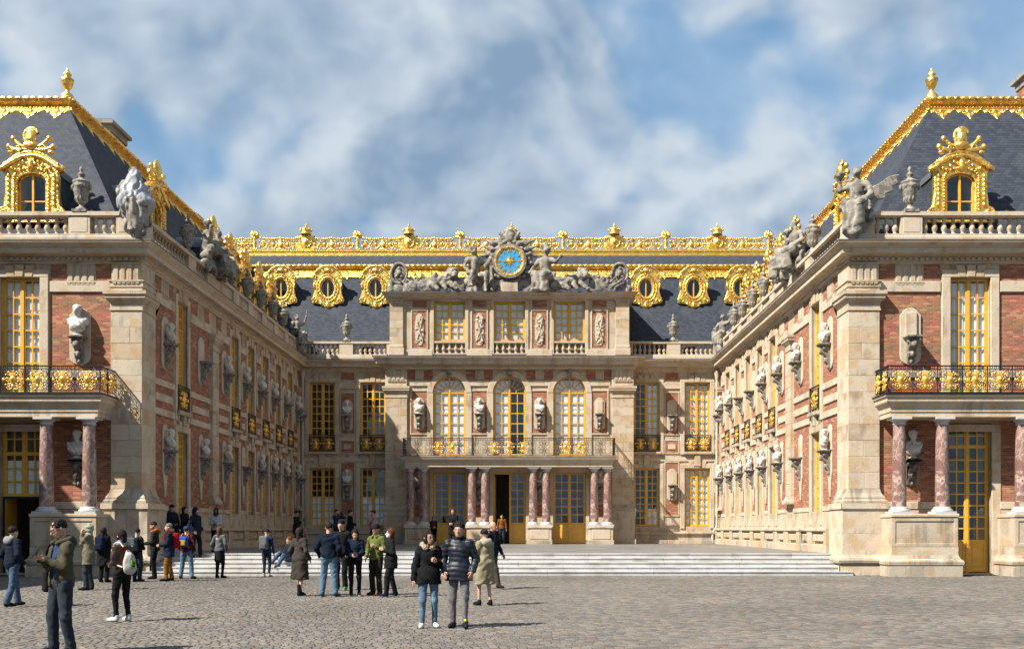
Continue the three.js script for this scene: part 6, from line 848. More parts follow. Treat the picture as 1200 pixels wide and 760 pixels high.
function person(p) {
  const N = personN++, fine = p.fine ?? 0, k = (p.h ?? 1.72) / 1.72, seat = p.seat, sk = SKIN[p.skin ?? 'light'], fem = p.fem;
  const t = thing('person', p.label, 'person', [p.x, p.y ?? 0, p.z], p.group ?? 'visitors in the court', p.turn ?? 0); t.scale.setScalar(k);
  const lean = p.lean ?? 0, hipY = seat ? 0.1 : 0.93, off = seat ? hipY - 0.93 : 0, up = (x, y, z) => { const yy = y + off, dy = Math.max(0, y - 0.93); return V3(x, yy, z + dy * Math.sin(lean)); };
  const sw = fem ? 0.16 : 0.18, hw = 0.09;
  const S = [-1, 1].map(s => up(s * sw, 1.385, 0)), arms = [], legs = [];
  [-1, 1].forEach((s, i) => { const kind = (p.arms ?? ['down', 'down'])[i], w = typeof kind === 'string' ? WR[kind](s) : kind, W = up(w[0], w[1], w[2]); const [E, Wn] = ik(S[i], W, 0.285, 0.25, V3(s * 0.55, -0.6, -0.75)); arms.push([S[i], E, Wn]); });
  const st = p.step ?? 0, feet = p.feet ?? [[-0.1 - (p.wide ?? 0), 0.08, -st], [0.1 + (p.wide ?? 0), 0.08, st]];
  [-1, 1].forEach((s, i) => { const H = V3(s * hw, hipY - 0.03, 0), F = V3(...feet[i]); const [K, Fn] = ik(H, F, 0.415, 0.412, V3(s * 0.12, 0.1, 1)); legs.push([H, K, Fn]); });
  // head
  const nod = p.nod ?? 0, yaw = p.yaw ?? 0, HC = up(0, 1.595, 0.02), RH = new THREE.Matrix4().makeRotationY(yaw).multiply(new THREE.Matrix4().makeRotationX(nod)), RI = RH.clone().invert(), hc = V3(), toHead = (x, y, z) => hc.set(x - HC.x, y - HC.y + 0.05, z - HC.z).applyMatrix4(RI).setY(hc.y - 0.05);
  const headF = (x, y, z) => { // in head axes: centre at the skull, chin at -0.11, crown at 0.125
    let d = ell([0, 0.03, -0.012, 0.077, 0.096, 0.096], x, y, z); d = smin(d, ell([0, -0.045, 0.022, 0.058, 0.07, 0.07], x, y, z), 0.04); d = smin(d, ell([0, -0.088, 0.05, 0.03, 0.024, 0.028], x, y, z), 0.03);
    d = smin(d, cap([0, 0.012, 0.088, 0, -0.026, 0.106, 0.009, 0.0145], x, y, z), 0.014); d = smin(d, cap([-0.034, 0.026, 0.078, 0.034, 0.026, 0.078, 0.011, 0.011], x, y, z), 0.015);
    d = smax(d, -ell([-0.031, 0.006, 0.096, 0.018, 0.011, 0.014], x, y, z), 0.012); d = smax(d, -ell([0.031, 0.006, 0.096, 0.018, 0.011, 0.014], x, y, z), 0.012); d = smin(d, ell([-0.031, 0.006, 0.076, 0.013, 0.012, 0.012], x, y, z), 0.004); d = smin(d, ell([0.031, 0.006, 0.076, 0.013, 0.012, 0.012], x, y, z), 0.004);
    d = smin(d, ell([0, -0.05, 0.086, 0.024, 0.007, 0.009], x, y, z), 0.008); d = smin(d, ell([0, -0.06, 0.084, 0.019, 0.007, 0.009], x, y, z), 0.008);
    for (const s of [-1, 1]) d = smin(d, ell([s * 0.08, 0.0, -0.01, 0.012, 0.03, 0.02], x, y, z), 0.01); return d; };
  const hcol = p.hairC ?? [0.012, 0.009, 0.007];
  const faceCol = (x, y, z) => { const ex = Math.abs(x) - 0.031, q = Math.hypot(ex / 0.012, (y - 0.006) / 0.0065); if (z > 0.06 && q < 1) return Math.hypot(ex, y - 0.006) < 0.0058 ? [0.02, 0.012, 0.01] : [0.55, 0.5, 0.46]; if (z > 0.055 && Math.abs(ex) < 0.019 && Math.abs(y - 0.031) < 0.0055) return mix3(sk, hcol, 0.85); if (z > 0.06 && Math.abs(x) < 0.025 && Math.abs(y + 0.055) < 0.0115) return p.smile && Math.abs(y + 0.055) < 0.004 ? [0.62, 0.58, 0.53] : [sk[0] * 0.85, sk[1] * 0.55, sk[2] * 0.55]; if (p.beard && y < -0.035 && z > -0.02) return mix3(sk, hcol, 0.6); return sk; };
  const hcell = fine > 1 ? 0.0052 : fine ? 0.0075 : 0.0105, gs = [];
  { const g = sdfMesh((x, y, z) => headF(x, y, z), [-0.11, -0.14, -0.13], [0.11, 0.15, 0.14], hcell); colored(g, faceCol); g.translate(0, 0.05, 0).applyMatrix4(RH).translate(HC.x, HC.y - 0.05, HC.z); gs.push(g); }
  // trunk and limbs under the clothes, continuous with neck and wrists
  const neckB = up(0, 1.42, -0.015), bi = [capV(neckB, V3(HC.x, HC.y - 0.05, HC.z - 0.02), 0.056, 0.05), capV(up(0, 0.98, 0), up(0, 1.24, 0), 0.085, 0.082), [...A3(up(-0.1, 1.345, -0.005)), ...A3(up(0.1, 1.345, -0.005)), 0.042, 0.042], capV(up(0, 1.24, 0), neckB, 0.08, 0.05)];
  for (const [a, b, c] of arms) bi.push(capV(a, b, 0.044, 0.037), capV(b, c, 0.037, 0.026)); for (const [a, b, c] of legs) bi.push(capV(a, b, 0.078, 0.05), capV(b, c, 0.05, 0.034));
  { const g = blob(bi, 0.03, 0.022); colored(g, () => sk); gs.push(g); }
  // hands: palm, four fingers, thumb
  arms.forEach(([sh, el, w], i) => {
    const s = i ? 1 : -1, d = w.clone().sub(el).normalize(), kind = (p.arms ?? [])[i], curl = ['phone', 'low', 'high', 'face', 'chest', 'strap'].includes(kind) ? 1.15 : 0.45;
    let n = kind === 'down' || kind === 'swing' || kind === undefined ? V3(-s, 0, 0) : V3(-s * 0.6, 0.2, -0.7); n.sub(d.clone().multiplyScalar(n.dot(d))).normalize(); const u = new THREE.Vector3().crossVectors(n, d).normalize().multiplyScalar(s);
    const at = (a, b, c) => w.clone().add(u.clone().multiplyScalar(a)).add(d.clone().multiplyScalar(b)).add(n.clone().multiplyScalar(c)), it = [capV(w.clone().sub(d.clone().multiplyScalar(0.03)), at(0, 0.03, 0), 0.025, 0.024), capV(at(-0.022, 0.05, 0), at(0.022, 0.05, 0), 0.019, 0.019), capV(at(-0.026, 0.082, 0), at(0.026, 0.082, 0), 0.0135, 0.0135)];
    [[-0.03, 0.055], [-0.0105, 0.068], [0.0095, 0.072], [0.029, 0.064]].forEach(([o, L]) => { const l1 = L * 0.5, l2 = L * 0.5, a1 = curl * 0.6, a2 = curl * 1.4, P0 = at(o, 0.086, 0.002), P1 = at(o, 0.086 + l1 * Math.cos(a1), l1 * Math.sin(a1)), P2 = at(o, 0.086 + l1 * Math.cos(a1) + l2 * Math.cos(a2), l1 * Math.sin(a1) + l2 * Math.sin(a2)); it.push(capV(P0, P1, 0.0092, 0.0086), capV(P1, P2, 0.0084, 0.0072)); });
    const T0 = at(0.03, 0.035, 0.006), T1 = at(0.048, 0.062, 0.02 + 0.01 * curl), T2 = at(0.046 - 0.012 * curl, 0.088, 0.03 + 0.012 * curl); it.push(capV(T0, T1, 0.012, 0.0098), capV(T1, T2, 0.0096, 0.008));
    const g = blob(it, 0.009, fine > 1 ? 0.0055 : fine ? 0.007 : 0.0095); colored(g, () => sk); gs.push(g);
  });
  const body = mesh('body', mergeIdx(gs), skinM); t.add(body);
  // hair, hat or hood
  const headPart = (name, f, lo, hi, cell, m) => { const g = sdfMesh(f, lo, hi, cell); g.translate(0, 0.05, 0).applyMatrix4(RH).translate(HC.x, HC.y - 0.05, HC.z); t.add(mesh(name, uvMetres(g), m)); };
  const hr = p.hair ?? 'short', hairM = new THREE.MeshPhysicalMaterial({ color: C(...hcol), roughness: 0.8, specularIntensity: 0.35, map: clothMap });
  if (hr !== 'bald') headPart('hair', (x, y, z) => {
    const fz = 0.03 * (noise3(x * 60 + N, y * 60, z * 60) - 0.5) + (hr === 'curly' ? 0.024 : 0.01) * (noise3(x * 28 + N, y * 28, z * 28) - 0.5);
    let d = ell([0, hr === 'curly' ? 0.058 : 0.045, -0.02, 0.087, hr === 'curly' ? 0.1 : 0.093, 0.1], x, y, z);
    if (hr === 'long') { d = smin(d, cap([0, 0.0, -0.05, 0, -0.2, -0.055, 0.075, 0.06], x, y, z), 0.05); for (const s of [-1, 1]) d = smin(d, cap([s * 0.07, 0.02, -0.01, s * 0.072, -0.14, 0.012, 0.024, 0.018], x, y, z), 0.03); }
    if (hr === 'bob') { d = smin(d, cap([0, 0.0, -0.045, 0, -0.09, -0.045, 0.075, 0.06], x, y, z), 0.04); for (const s of [-1, 1]) d = smin(d, cap([s * 0.073, 0.03, 0.012, s * 0.075, -0.085, 0.022, 0.023, 0.018], x, y, z), 0.025); }
    if (hr === 'bun') d = smin(d, ell([0, 0.05, -0.125, 0.045, 0.045, 0.04], x, y, z), 0.015);
    const face = ell([0, -0.03, 0.105, 0.068, 0.092, 0.085], x, y, z); d = smax(d, -face, 0.012); if (hr === 'short' || hr === 'curly') d = smax(d, -(y + 0.035 + 0.055 * sstep(0.03, -0.06, z)), 0.012); return d + fz * 0.6; }, [-0.13, hr === 'long' ? -0.3 : -0.2, -0.2], [0.13, 0.19, 0.13], fine > 1 ? 0.0065 : 0.0105, hairM);
  if (p.hat) headPart('hat', (x, y, z) => { let d = ell([0, 0.052, -0.014, 0.094, 0.096, 0.106], x, y, z); d = smax(d, 0.035 - y + 0.12 * (z < 0 ? -z * -0.3 : z * 0.1), 0.01); if (p.hat.brim) d = smin(d, ell([0, 0.045, 0.1, 0.075, 0.008, 0.06], x, y, z), 0.01); return d; }, [-0.13, -0.02, -0.15], [0.13, 0.18, 0.18], 0.01, cloth(p.hat.c));
  if (p.scarfHead) headPart('headscarf', (x, y, z) => { let d = ell([0, 0.02, -0.025, 0.1, 0.13, 0.115], x, y, z); d = smin(d, cap([0, -0.1, -0.03, 0, -0.16, -0.02, 0.075, 0.09], x, y, z), 0.05); return smax(d, -ell([0, -0.02, 0.11, 0.064, 0.085, 0.08], x, y, z), 0.01) + 0.008 * Math.sin(60 * y + 20 * x); }, [-0.14, -0.27, -0.16], [0.14, 0.18, 0.13], 0.011, std({ map: tex(64, (u, v) => { const q = Math.floor(vnoise(u * 9, v * 9, 9) * 5); return [[0.08, 0.16, 0.08], [0.4, 0.42, 0.36], [0.12, 0.3, 0.26], [0.25, 0.1, 0.07], [0.3, 0.32, 0.2]][q]; }, 0.16), roughness: 0.9 }));
  if (p.hood) headPart('hood', (x, y, z) => { let d = ell([0, 0.03, -0.03, 0.108, 0.128, 0.122], x, y, z); d = smin(d, cap([0, -0.08, -0.06, 0, -0.16, -0.04, 0.09, 0.1], x, y, z), 0.05); return smax(d, -ell([0, -0.02, 0.12, 0.075, 0.1, 0.1], x, y, z), 0.012); }, [-0.15, -0.28, -0.18], [0.15, 0.19, 0.13], 0.011, cloth(p.top.c));
  if (p.mask) headPart('face_mask', (x, y, z) => smax(smax(headF(x, y, z) - 0.006, y - 0.0 - (z < 0.06 ? -0.015 : 0), 0.006), Math.max(-0.02 - z, -0.1 - y), 0.006), [-0.1, -0.13, -0.03], [0.1, 0.02, 0.14], 0.008, std({ color: C(0.5, 0.51, 0.53), roughness: 0.9 }));
  if (p.glasses) { const gm = std({ color: C(0.01, 0.01, 0.01), roughness: 0.3 }), g = geo(...[-1, 1].map(s => [mv(tube(scrollPts(0, 0, 0.021, 0.98, 0, 1, 12, 1), 0.0028, 16, 5, false), s * 0.031, 0.003, 0.099), tube([[s * 0.052, 0.008, 0.095], [s * 0.079, 0.008, 0.05], [s * 0.084, 0.006, -0.01]], 0.0024, 8, 4)]), tube([[-0.01, 0.006, 0.101], [0, 0.009, 0.104], [0.01, 0.006, 0.101]], 0.0024, 5, 4)); g.translate(0, 0.05, 0).applyMatrix4(RH).translate(HC.x, HC.y - 0.05, HC.z); t.add(mesh('glasses', g, gm)); }
  // upper garment
  const tp = p.top, th = (tp.th ?? 0.012) * 0.8, hem = (tp.hem ?? 0.86) + off, cc = fine > 1 ? 0.011 : fine ? 0.014 : 0.019, wv = tp.puffer ? (x, y, z) => -0.008 * Math.abs(Math.sin((y - off + 0.02 * Math.sin(x * 9 + N)) * Math.PI / 0.082)) + 0.01 * (noise3(x * 14 + N, y * 14, z * 14) - 0.5) : (x, y, z) => 0.034 * (fbm3(x * 8 + N, y * 5, z * 8, 3) - 0.5) + 0.0065 * Math.sin(30 * (y + 0.6 * x + 0.35 * z) + 9 * noise3(x * 5, y * 5, z * 5 + N)) * (tp.smooth ? 0.3 : 1);
  const chest = fem ? 0.13 : 0.15, trunk = [[...A3(up(0, 1.25, fem ? 0.015 : 0.005)), chest + th, 0.18, 0.1 + th], [...A3(up(0, 1.06, 0)), (fem ? 0.12 : 0.14) + th, 0.19, 0.1 + th]]; for (const s of [-1, 1]) trunk.push([...A3(up(s * 0.04, 1.415, -0.015)), ...A3(up(s * (sw - 0.015), 1.365, -0.005)), 0.04 + th * 0.7, 0.05 + th * 0.7]);
  if (hem - off < 0.95) { const hh = Math.max(hem, 0.6 + off); trunk.push(seat ? [0, hipY + 0.04, -0.01, 0.17 + th, 0.12, 0.14 + th] : [0, 0.93 + off, 0, 0.158 + th, 0.17, 0.125 + th]); if (!seat && hem < 0.8) { trunk.push([-0.06, 0.95, 0, -0.07 - (tp.flare ?? 0), hem - 0.05, 0, 0.12 + th, 0.13 + th], [0.06, 0.95, 0, 0.07 + (tp.flare ?? 0), hem - 0.05, 0, 0.12 + th, 0.13 + th]); } }
  const sl = []; for (const [a, b, c] of arms) { const e2 = tp.short ? b : c.clone().lerp(b, 0.06); sl.push(capV(a, b, 0.05 + th * 0.8, 0.042 + th * 0.8)); if (!tp.short) sl.push(capV(b, e2, 0.041 + th * 0.8, 0.033 + th * 0.7)); }
  { const items = [...trunk, ...sl], [lo, hi] = boundsOf(items, 0.05), nk = up(0, 1.47, 0.0); const open = tp.open ? 0.06 : 0; const g = sdfMesh((x, y, z) => { let d = 9; for (const c of trunk) d = smin(d, c.length === 8 ? cap(c, x, y, z) : ell(c, x, y, z), 0.06); for (const c of sl) d = smin(d, cap(c, x, y, z), 0.03); d = smax(d, hem - y, 0.012); d = smax(d, -ell([nk.x, nk.y + 0.05, nk.z + 0.02, 0.058, 0.07, 0.066], x, y, z), 0.012); if (open) d = smax(d, -(Math.max(Math.abs(x) - open - 0.05 * Math.max(0, y - 1.1 - off), 0.06 - z)), 0.01); return d + wv(x, y, z); }, lo, hi, cc); t.add(mesh(tp.name ?? 'jacket', uvMetres(g), cloth(tp.c, tp.rough ?? 0.9))); }
  if (tp.under) { const it = [[...A3(up(0, 1.25, 0.0)), chest + 0.002, 0.2, 0.1], [...A3(up(0, 1.02, 0.0)), 0.135, 0.2, 0.104]]; const [lo, hi] = boundsOf(it, 0.04); const uh = (tp.underHem ?? 0.9) + off; const g = sdfMesh((x, y, z) => { let d = 9; for (const c of it) d = smin(d, ell(c, x, y, z), 0.05); return smax(d, uh - y, 0.01) + 0.008 * Math.sin(40 * y + 8 * noise3(x * 8, y * 8, z * 8)); }, lo, hi, cc); t.add(mesh('shirt', uvMetres(g), cloth(tp.under))); }
  if (tp.collar || tp.hoodDown) { const it = tp.hoodDown ? [[...A3(up(0, 1.42, -0.115)), 0.125, 0.085, 0.06], [...A3(up(-0.1, 1.455, -0.04)), ...A3(up(-0.06, 1.415, 0.085)), 0.046, 0.034], [...A3(up(0.1, 1.455, -0.04)), ...A3(up(0.06, 1.415, 0.085)), 0.046, 0.034], [...A3(up(-0.09, 1.47, -0.07)), ...A3(up(0.09, 1.47, -0.07)), 0.05, 0.05]] : [[...A3(up(-0.06, 1.46, -0.02)), ...A3(up(0.06, 1.46, -0.02)), 0.05, 0.05], [...A3(up(-0.05, 1.45, 0.04)), ...A3(up(0.05, 1.45, 0.04)), 0.03, 0.03]]; t.add(mesh(tp.hoodDown ? 'hood' : 'collar', uvMetres(blob(it, 0.03, 0.012, tp.fur ? (x, y, z) => 0.04 * (noise3(x * 70, y * 70, z * 70) - 0.75) : null)), cloth(tp.hoodC ?? tp.c))); }
  if (p.scarf) t.add(mesh('scarf', uvMetres(blob([[...A3(up(-0.06, 1.46, 0.0)), ...A3(up(0.06, 1.46, 0.0)), 0.062, 0.062], [...A3(up(-0.03, 1.43, 0.07)), ...A3(up(0.04, 1.4, 0.08)), 0.045, 0.04]], 0.03, 0.014, (x, y, z) => 0.006 * Math.sin(90 * y))), cloth(p.scarf)));
  // trousers, skirt or bare legs
  if (p.legs !== 'bare') { const tr = p.trousers ?? [0.02, 0.022, 0.03], sl2 = p.slim ? 0.004 : 0.015, it = [seat ? [0, hipY, 0, 0.15, 0.1, 0.12] : [0, 0.93, -0.005, 0.148, 0.12, 0.11]]; for (const [a, b, c] of legs) { const c2 = c.clone().lerp(b, 0.03); it.push(capV(a, b, 0.088 + sl2, 0.058 + sl2), capV(b, c2, 0.056 + sl2, (p.slim ? 0.042 : 0.05) + sl2)); } t.add(mesh(p.legs === 'leggings' ? 'leggings' : 'trousers', uvMetres(blob(it, 0.03, fine ? 0.013 : 0.018, (x, y, z) => 0.03 * (fbm3(x * 11 + N, y * 5.5, z * 11, 3) - 0.5) + 0.0035 * Math.sin(42 * (y + x * 0.9) + 14 * noise3(x * 5, y * 5, z * 5 + N)) * (Math.abs(y - 0.5) < 0.16 || y < 0.22 || y > 0.75 ? 1 : 0.15))), p.trousersM ?? cloth(tr))); }
  if (p.skirt) t.add(mesh('skirt', uvMetres(blob([[0, 0.95, 0, 0, 0.62, 0, 0.14, 0.17]], 0.03, 0.018, (x, y, z) => smax(0, 0.55 - y, 0.01))), cloth(p.skirt)));
  // shoes
  const shM = cloth(p.shoes ?? [0.02, 0.02, 0.02], 0.7), boot = p.boots ? 0.16 : 0.0;
  legs.forEach(([a, b, f], i) => { const tilt = p.footDir ?? 0, toe = (i ? 1 : -1) * 0.22 + tilt, dx = Math.sin(toe), dz = Math.cos(toe), y0 = f.y - 0.08; const it = [[f.x, y0 + 0.05, f.z - 0.015 * dz, f.x + dx * 0.09, y0 + 0.042, f.z + dz * 0.09, 0.046, 0.042], [f.x + dx * 0.09, y0 + 0.038, f.z + dz * 0.09, f.x + dx * 0.17, y0 + 0.034, f.z + dz * 0.17, 0.042, 0.034], [f.x, y0 + 0.05, f.z, f.x, y0 + 0.1 + boot, f.z - 0.01, 0.046, 0.045]]; const [lo, hi] = boundsOf(it, 0.03); const g = sdfMesh((x, y, z) => { let d = 9; for (const c of it) d = smin(d, cap(c, x, y, z), 0.025); return smax(d, y0 - 0.0 - y, 0.006); }, lo, hi, 0.012), s = mesh('shoe', uvMetres(g), shM); t.add(s); if (p.sole) { const so = sdfMesh((x, y, z) => { let d = 9; for (const c of it.slice(0, 2)) d = smin(d, cap(c, x, y, z) - 0.004, 0.025); return Math.max(d, y - y0 - 0.028, y0 - 0.004 - y); }, lo, hi, 0.011); s.add(mesh('sole', uvMetres(so), cloth(p.sole))); } });
  t.updateMatrixWorld(true); p.toWorld = (x, y, z) => up(x, y, z).applyMatrix4(t.matrixWorld); p.arm = arms; p.t = t; p.k = k; p.upv = up;
  return p;
}
// things people carry or wear: top-level, placed in the person's axes
function carried(P, name, label, category, items, m, at, opt = {}) { const o = thing(name, label, category, [0, 0, 0], opt.group); const g = uvMetres(items.isBufferGeometry ? items : blob(items, opt.k ?? 0.04, opt.cell ?? 0.014, opt.warp)); o.add(mesh(opt.part ?? 'body', g, m)); o.applyMatrix4(P.t.matrixWorld.clone().multiply(at ?? T(0, 0, 0))); if (opt.more) for (const [n2, gg, mm] of opt.more) o.add(mesh(n2, uvMetres(gg), mm)); return o; }
const rbox = (x0, x1, y0, y1, z0, z1, r = 0.03) => sdfMesh((x, y, z) => { const qx = Math.abs(x - (x0 + x1) / 2) - (x1 - x0) / 2 + r, qy = Math.abs(y - (y0 + y1) / 2) - (y1 - y0) / 2 + r, qz = Math.abs(z - (z0 + z1) / 2) - (z1 - z0) / 2 + r; return Math.hypot(Math.max(qx, 0), Math.max(qy, 0), Math.max(qz, 0)) + Math.min(0, Math.max(qx, qy, qz)) - r + 0.012 * (noise3(x * 9, y * 9, z * 9) - 0.5); }, [x0 - 0.04, y0 - 0.04, z0 - 0.04], [x1 + 0.04, y1 + 0.04, z1 + 0.04], 0.015);
const straps = (th = 0.16) => { const gs = []; for (const s of [-1, 1]) gs.push(tube([[s * 0.1, 1.4, -th], [s * 0.105, 1.485, -0.03], [s * 0.105, 1.42, th * 0.8], [s * 0.115, 1.25, th * 0.92], [s * 0.14, 1.1, th * 0.4], [s * 0.12, 1.02, -th]], 0.016, 24, 6)); return merge(gs); };
function backpack(P, label, c, opt = {}) { const z1 = -(opt.d ?? 0.115), m = cloth(c); return carried(P, 'backpack', label, 'backpack', rbox(-0.15, 0.15, opt.y0 ?? 0.98, opt.y1 ?? 1.43, z1 - 0.17, z1, 0.05), m, null, { more: [['strap', straps(), opt.strap ? cloth(opt.strap) : m], ['pocket', rbox(-0.11, 0.11, (opt.y0 ?? 0.98) + 0.05, (opt.y0 ?? 0.98) + 0.22, z1 - 0.205, z1 - 0.15, 0.025), opt.pocket ? cloth(opt.pocket) : m]] }); }
const phoneM = std({ color: C(0.01, 0.01, 0.012), roughness: 0.25 });
function phone(P, label, pos, tilt = 0.7, c) { const o = carried(P, 'phone', label, 'phone', geo(box(-0.037, 0.037, -0.075, 0.075, -0.005, 0.005)), c ? cloth(c) : phoneM, T(...A3(P.upv(...pos))).multiply(new THREE.Matrix4().makeRotationX(-tilt)), { part: 'case', more: [['camera', merge([cyl(0, 0, 0.003, 0, 0.012, 0.012, 8).rotateX(Math.PI / 2).translate(-0.018, 0.05, 0.005)]), phoneM]] }); return o; }
// ground position from the place in the court
const XZ = (px, fy, y = 0) => { const Z = (1.62 - y) * 1200 / (fy - 619); return { x: 1.24 + (px - 622) * Z / 1200, z: 60.6 - Z, y }; };
const D = Math.PI / 180;
const denim = c => std({ color: C(...c), map: tex(128, (u, v) => { const f = sstep(0.5, 0.75, fbm(u * 4, v * 3, 3, 4)), k = 0.8 + 0.3 * vnoise(u * 64, v * 64, 64) + 0.5 * f; return [k, k, k].map(q => Math.min(1, q * 0.7)); }, 0.6), bumpMap: clothBump, bumpScale: 0.003, roughness: 0.95 });
const jeansLight = denim([0.095, 0.17, 0.25]), jeansMid = denim([0.045, 0.085, 0.15]), jeansDark = denim([0.008, 0.017, 0.03]), greyJeans = denim([0.13, 0.13, 0.135]);
const BLK = [0.013, 0.013, 0.015], NAVY = [0.012, 0.018, 0.035];
{
  let P;
  P = person({ ...XZ(72, 766), h: 1.74, turn: -38 * D, fine: 2, label: 'man in open olive jacket and blue shirt looking down at his phone', skin: 'warm', nod: 0.4, yaw: -0.2, glasses: true, arms: ['phone', 'phone'], top: { c: [0.085, 0.08, 0.05], th: 0.026, hem: 0.86, open: true, under: [0.035, 0.06, 0.16], hoodDown: true }, trousersM: jeansDark, shoes: BLK, feet: [[-0.12, 0.08, 0.04], [0.12, 0.08, -0.06]] });
  phone(P, 'black phone held by the man in olive jacket', [0, 1.3, 0.35], 0.75); carried(P, 'shoulder_bag', 'black shoulder bag hanging at the olive jacket man\'s side', 'bag', rbox(-0.33, -0.2, 0.78, 1.08, -0.08, 0.12, 0.05), cloth([0.02, 0.018, 0.018]), null, { more: [['strap', tube([[-0.26, 1.06, 0.02], [-0.21, 1.25, 0.1], [-0.13, 1.46, 0.04], [-0.15, 1.44, -0.06], [-0.24, 1.2, -0.1], [-0.27, 1.05, -0.02]], 0.016, 24, 6), cloth(BLK)]] });
  P = person({ ...XZ(14, 711), h: 1.66, turn: 150 * D, label: 'person in dark padded jacket with pale hood walking in faded jeans', hair: 'short', arms: ['pocket', 'pocket'], top: { c: NAVY, th: 0.035, hem: 0.84, puffer: true, hoodDown: true, hoodC: [0.28, 0.29, 0.31] }, trousersM: jeansMid, shoes: BLK, step: 0.2 });
  P = person({ ...XZ(104, 691), h: 1.74, turn: -80 * D, label: 'person in patterned headscarf and khaki coat raising hands to the face', skin: 'tan', hair: 'short', scarfHead: true, arms: ['face', 'face'], top: { name: 'coat', c: [0.19, 0.175, 0.12], th: 0.028, hem: 0.66 }, trousersM: jeansDark, shoes: BLK, step: 0.04 });
  P = person({ ...XZ(143, 728), h: 1.6, fem: true, turn: -118 * D, fine: 1, label: 'woman in brown leather jacket and black leggings carrying a white drawstring bag', hair: 'bob', nod: 0.35, arms: ['low', 'low'], scarf: [0.35, 0.36, 0.4], top: { c: [0.075, 0.042, 0.028], th: 0.018, hem: 0.95, rough: 0.5, under: [0.3, 0.012, 0.02], underHem: 0.9 }, legs: 'leggings', trousers: BLK, slim: true, shoes: [0.7, 0.69, 0.66], step: 0.05 });
  carried(P, 'drawstring_bag', 'white drawstring bag with green print on the leather jacket woman\'s back', 'bag', blob([[0, 1.0, -0.2, 0.14, 0.12, 0.085], [0, 1.12, -0.195, 0.125, 0.14, 0.075], [0, 1.24, -0.17, 0, 1.32, -0.14, 0.08, 0.03]], 0.06, 0.013, (x, y, z) => 0.012 * (noise3(x * 16, y * 9, z * 16) - 0.5) + 0.004 * Math.sin(60 * x + 8 * y)), cloth([0.62, 0.6, 0.54]), null, { more: [['strap', straps(0.15), cloth([0.66, 0.64, 0.58])], ['green_print', geo(ext([[-0.045, 0.99], [0.05, 1.0], [0.07, 1.13], [-0.02, 1.15]], 0, 0.03).rotateY(Math.PI).translate(0.01, 0, -0.262)), cloth([0.2, 0.5, 0.03])], ['black_print', geo(box(-0.025, 0.02, 1.03, 1.06, -0.298, -0.28), box(-0.035, 0.0, 1.085, 1.105, -0.298, -0.28)), cloth(BLK)]] }); phone(P, 'dark phone in the hands of the leather jacket woman', [0, 1.12, 0.35], 0.8);
  P = person({ ...XZ(121, 682), h: 1.66, fem: true, turn: 170 * D, label: 'dark-haired woman in long black coat beside the shaded pedestal', hair: 'long', hairC: [0.02, 0.012, 0.008], arms: ['low', 'low'], top: { name: 'coat', c: BLK, th: 0.03, hem: 0.5 }, trousers: BLK, shoes: BLK }); backpack(P, 'navy backpack worn over the long black coat', [0.012, 0.016, 0.045]);
  P = person({ ...XZ(160, 681), h: 1.62, turn: 160 * D, label: 'person in black clothes with grey and teal backpack facing the shaded wing', hair: 'short', nod: 0.3, arms: ['low', 'low'], top: { c: BLK, th: 0.03, hem: 0.82 }, trousersM: jeansDark, shoes: BLK }); backpack(P, 'grey and teal backpack worn beside the shaded corner pilaster', [0.1, 0.11, 0.12], { strap: [0.02, 0.2, 0.26], pocket: [0.13, 0.14, 0.15] });
  P = person({ ...XZ(181, 678), h: 1.84, turn: -75 * D, label: 'man in dark green jacket with orange hood lining reading a phone', nod: 0.3, beard: true, arms: ['low', 'low'], top: { c: [0.028, 0.028, 0.02], th: 0.026, hem: 0.84, hoodDown: true, hoodC: [0.5, 0.13, 0.015] }, trousers: BLK, shoes: BLK }); phone(P, 'phone with white cord held by the orange-hooded man', [0, 1.1, 0.34], 0.8, [0.6, 0.6, 0.6]);
  P = person({ ...XZ(198, 680.5), h: 1.78, turn: -70 * D, label: 'grey-haired man in navy coat and mustard trousers', hairC: [0.12, 0.115, 0.11], arms: ['low', 'low'], top: { name: 'coat', c: [0.012, 0.022, 0.055], th: 0.026, hem: 0.72, collar: true }, trousers: [0.26, 0.12, 0.02], shoes: BLK, step: 0.08 }); backpack(P, 'red backpack on the man in mustard trousers', [0.42, 0.012, 0.02]);
  P = person({ ...XZ(218, 678), h: 1.68, turn: 172 * D, label: 'person in maroon patterned sweater and teal beanie with legs apart', hat: { c: [0.015, 0.09, 0.16] }, arms: ['pocket', 'pocket'], top: { name: 'sweater', c: [0.1, 0.018, 0.028], th: 0.028, hem: 0.88 }, trousersM: jeansLight, shoes: BLK, wide: 0.1 }); backpack(P, 'blue and yellow backpack on the maroon sweater', [0.03, 0.12, 0.55], { y0: 1.05, y1: 1.4, strap: [0.6, 0.36, 0.02], pocket: [0.6, 0.35, 0.02] });
  P = person({ ...XZ(257, 677), h: 1.68, fem: true, turn: 165 * D, label: 'brown-haired woman in grey jacket, black skirt and tights', hair: 'long', hairC: [0.075, 0.038, 0.02], arms: ['pocket', 'pocket'], top: { c: [0.14, 0.14, 0.145], th: 0.026, hem: 0.9, under: [0.5, 0.5, 0.5], underHem: 0.84 }, legs: 'leggings', trousers: BLK, slim: true, skirt: BLK, shoes: BLK });
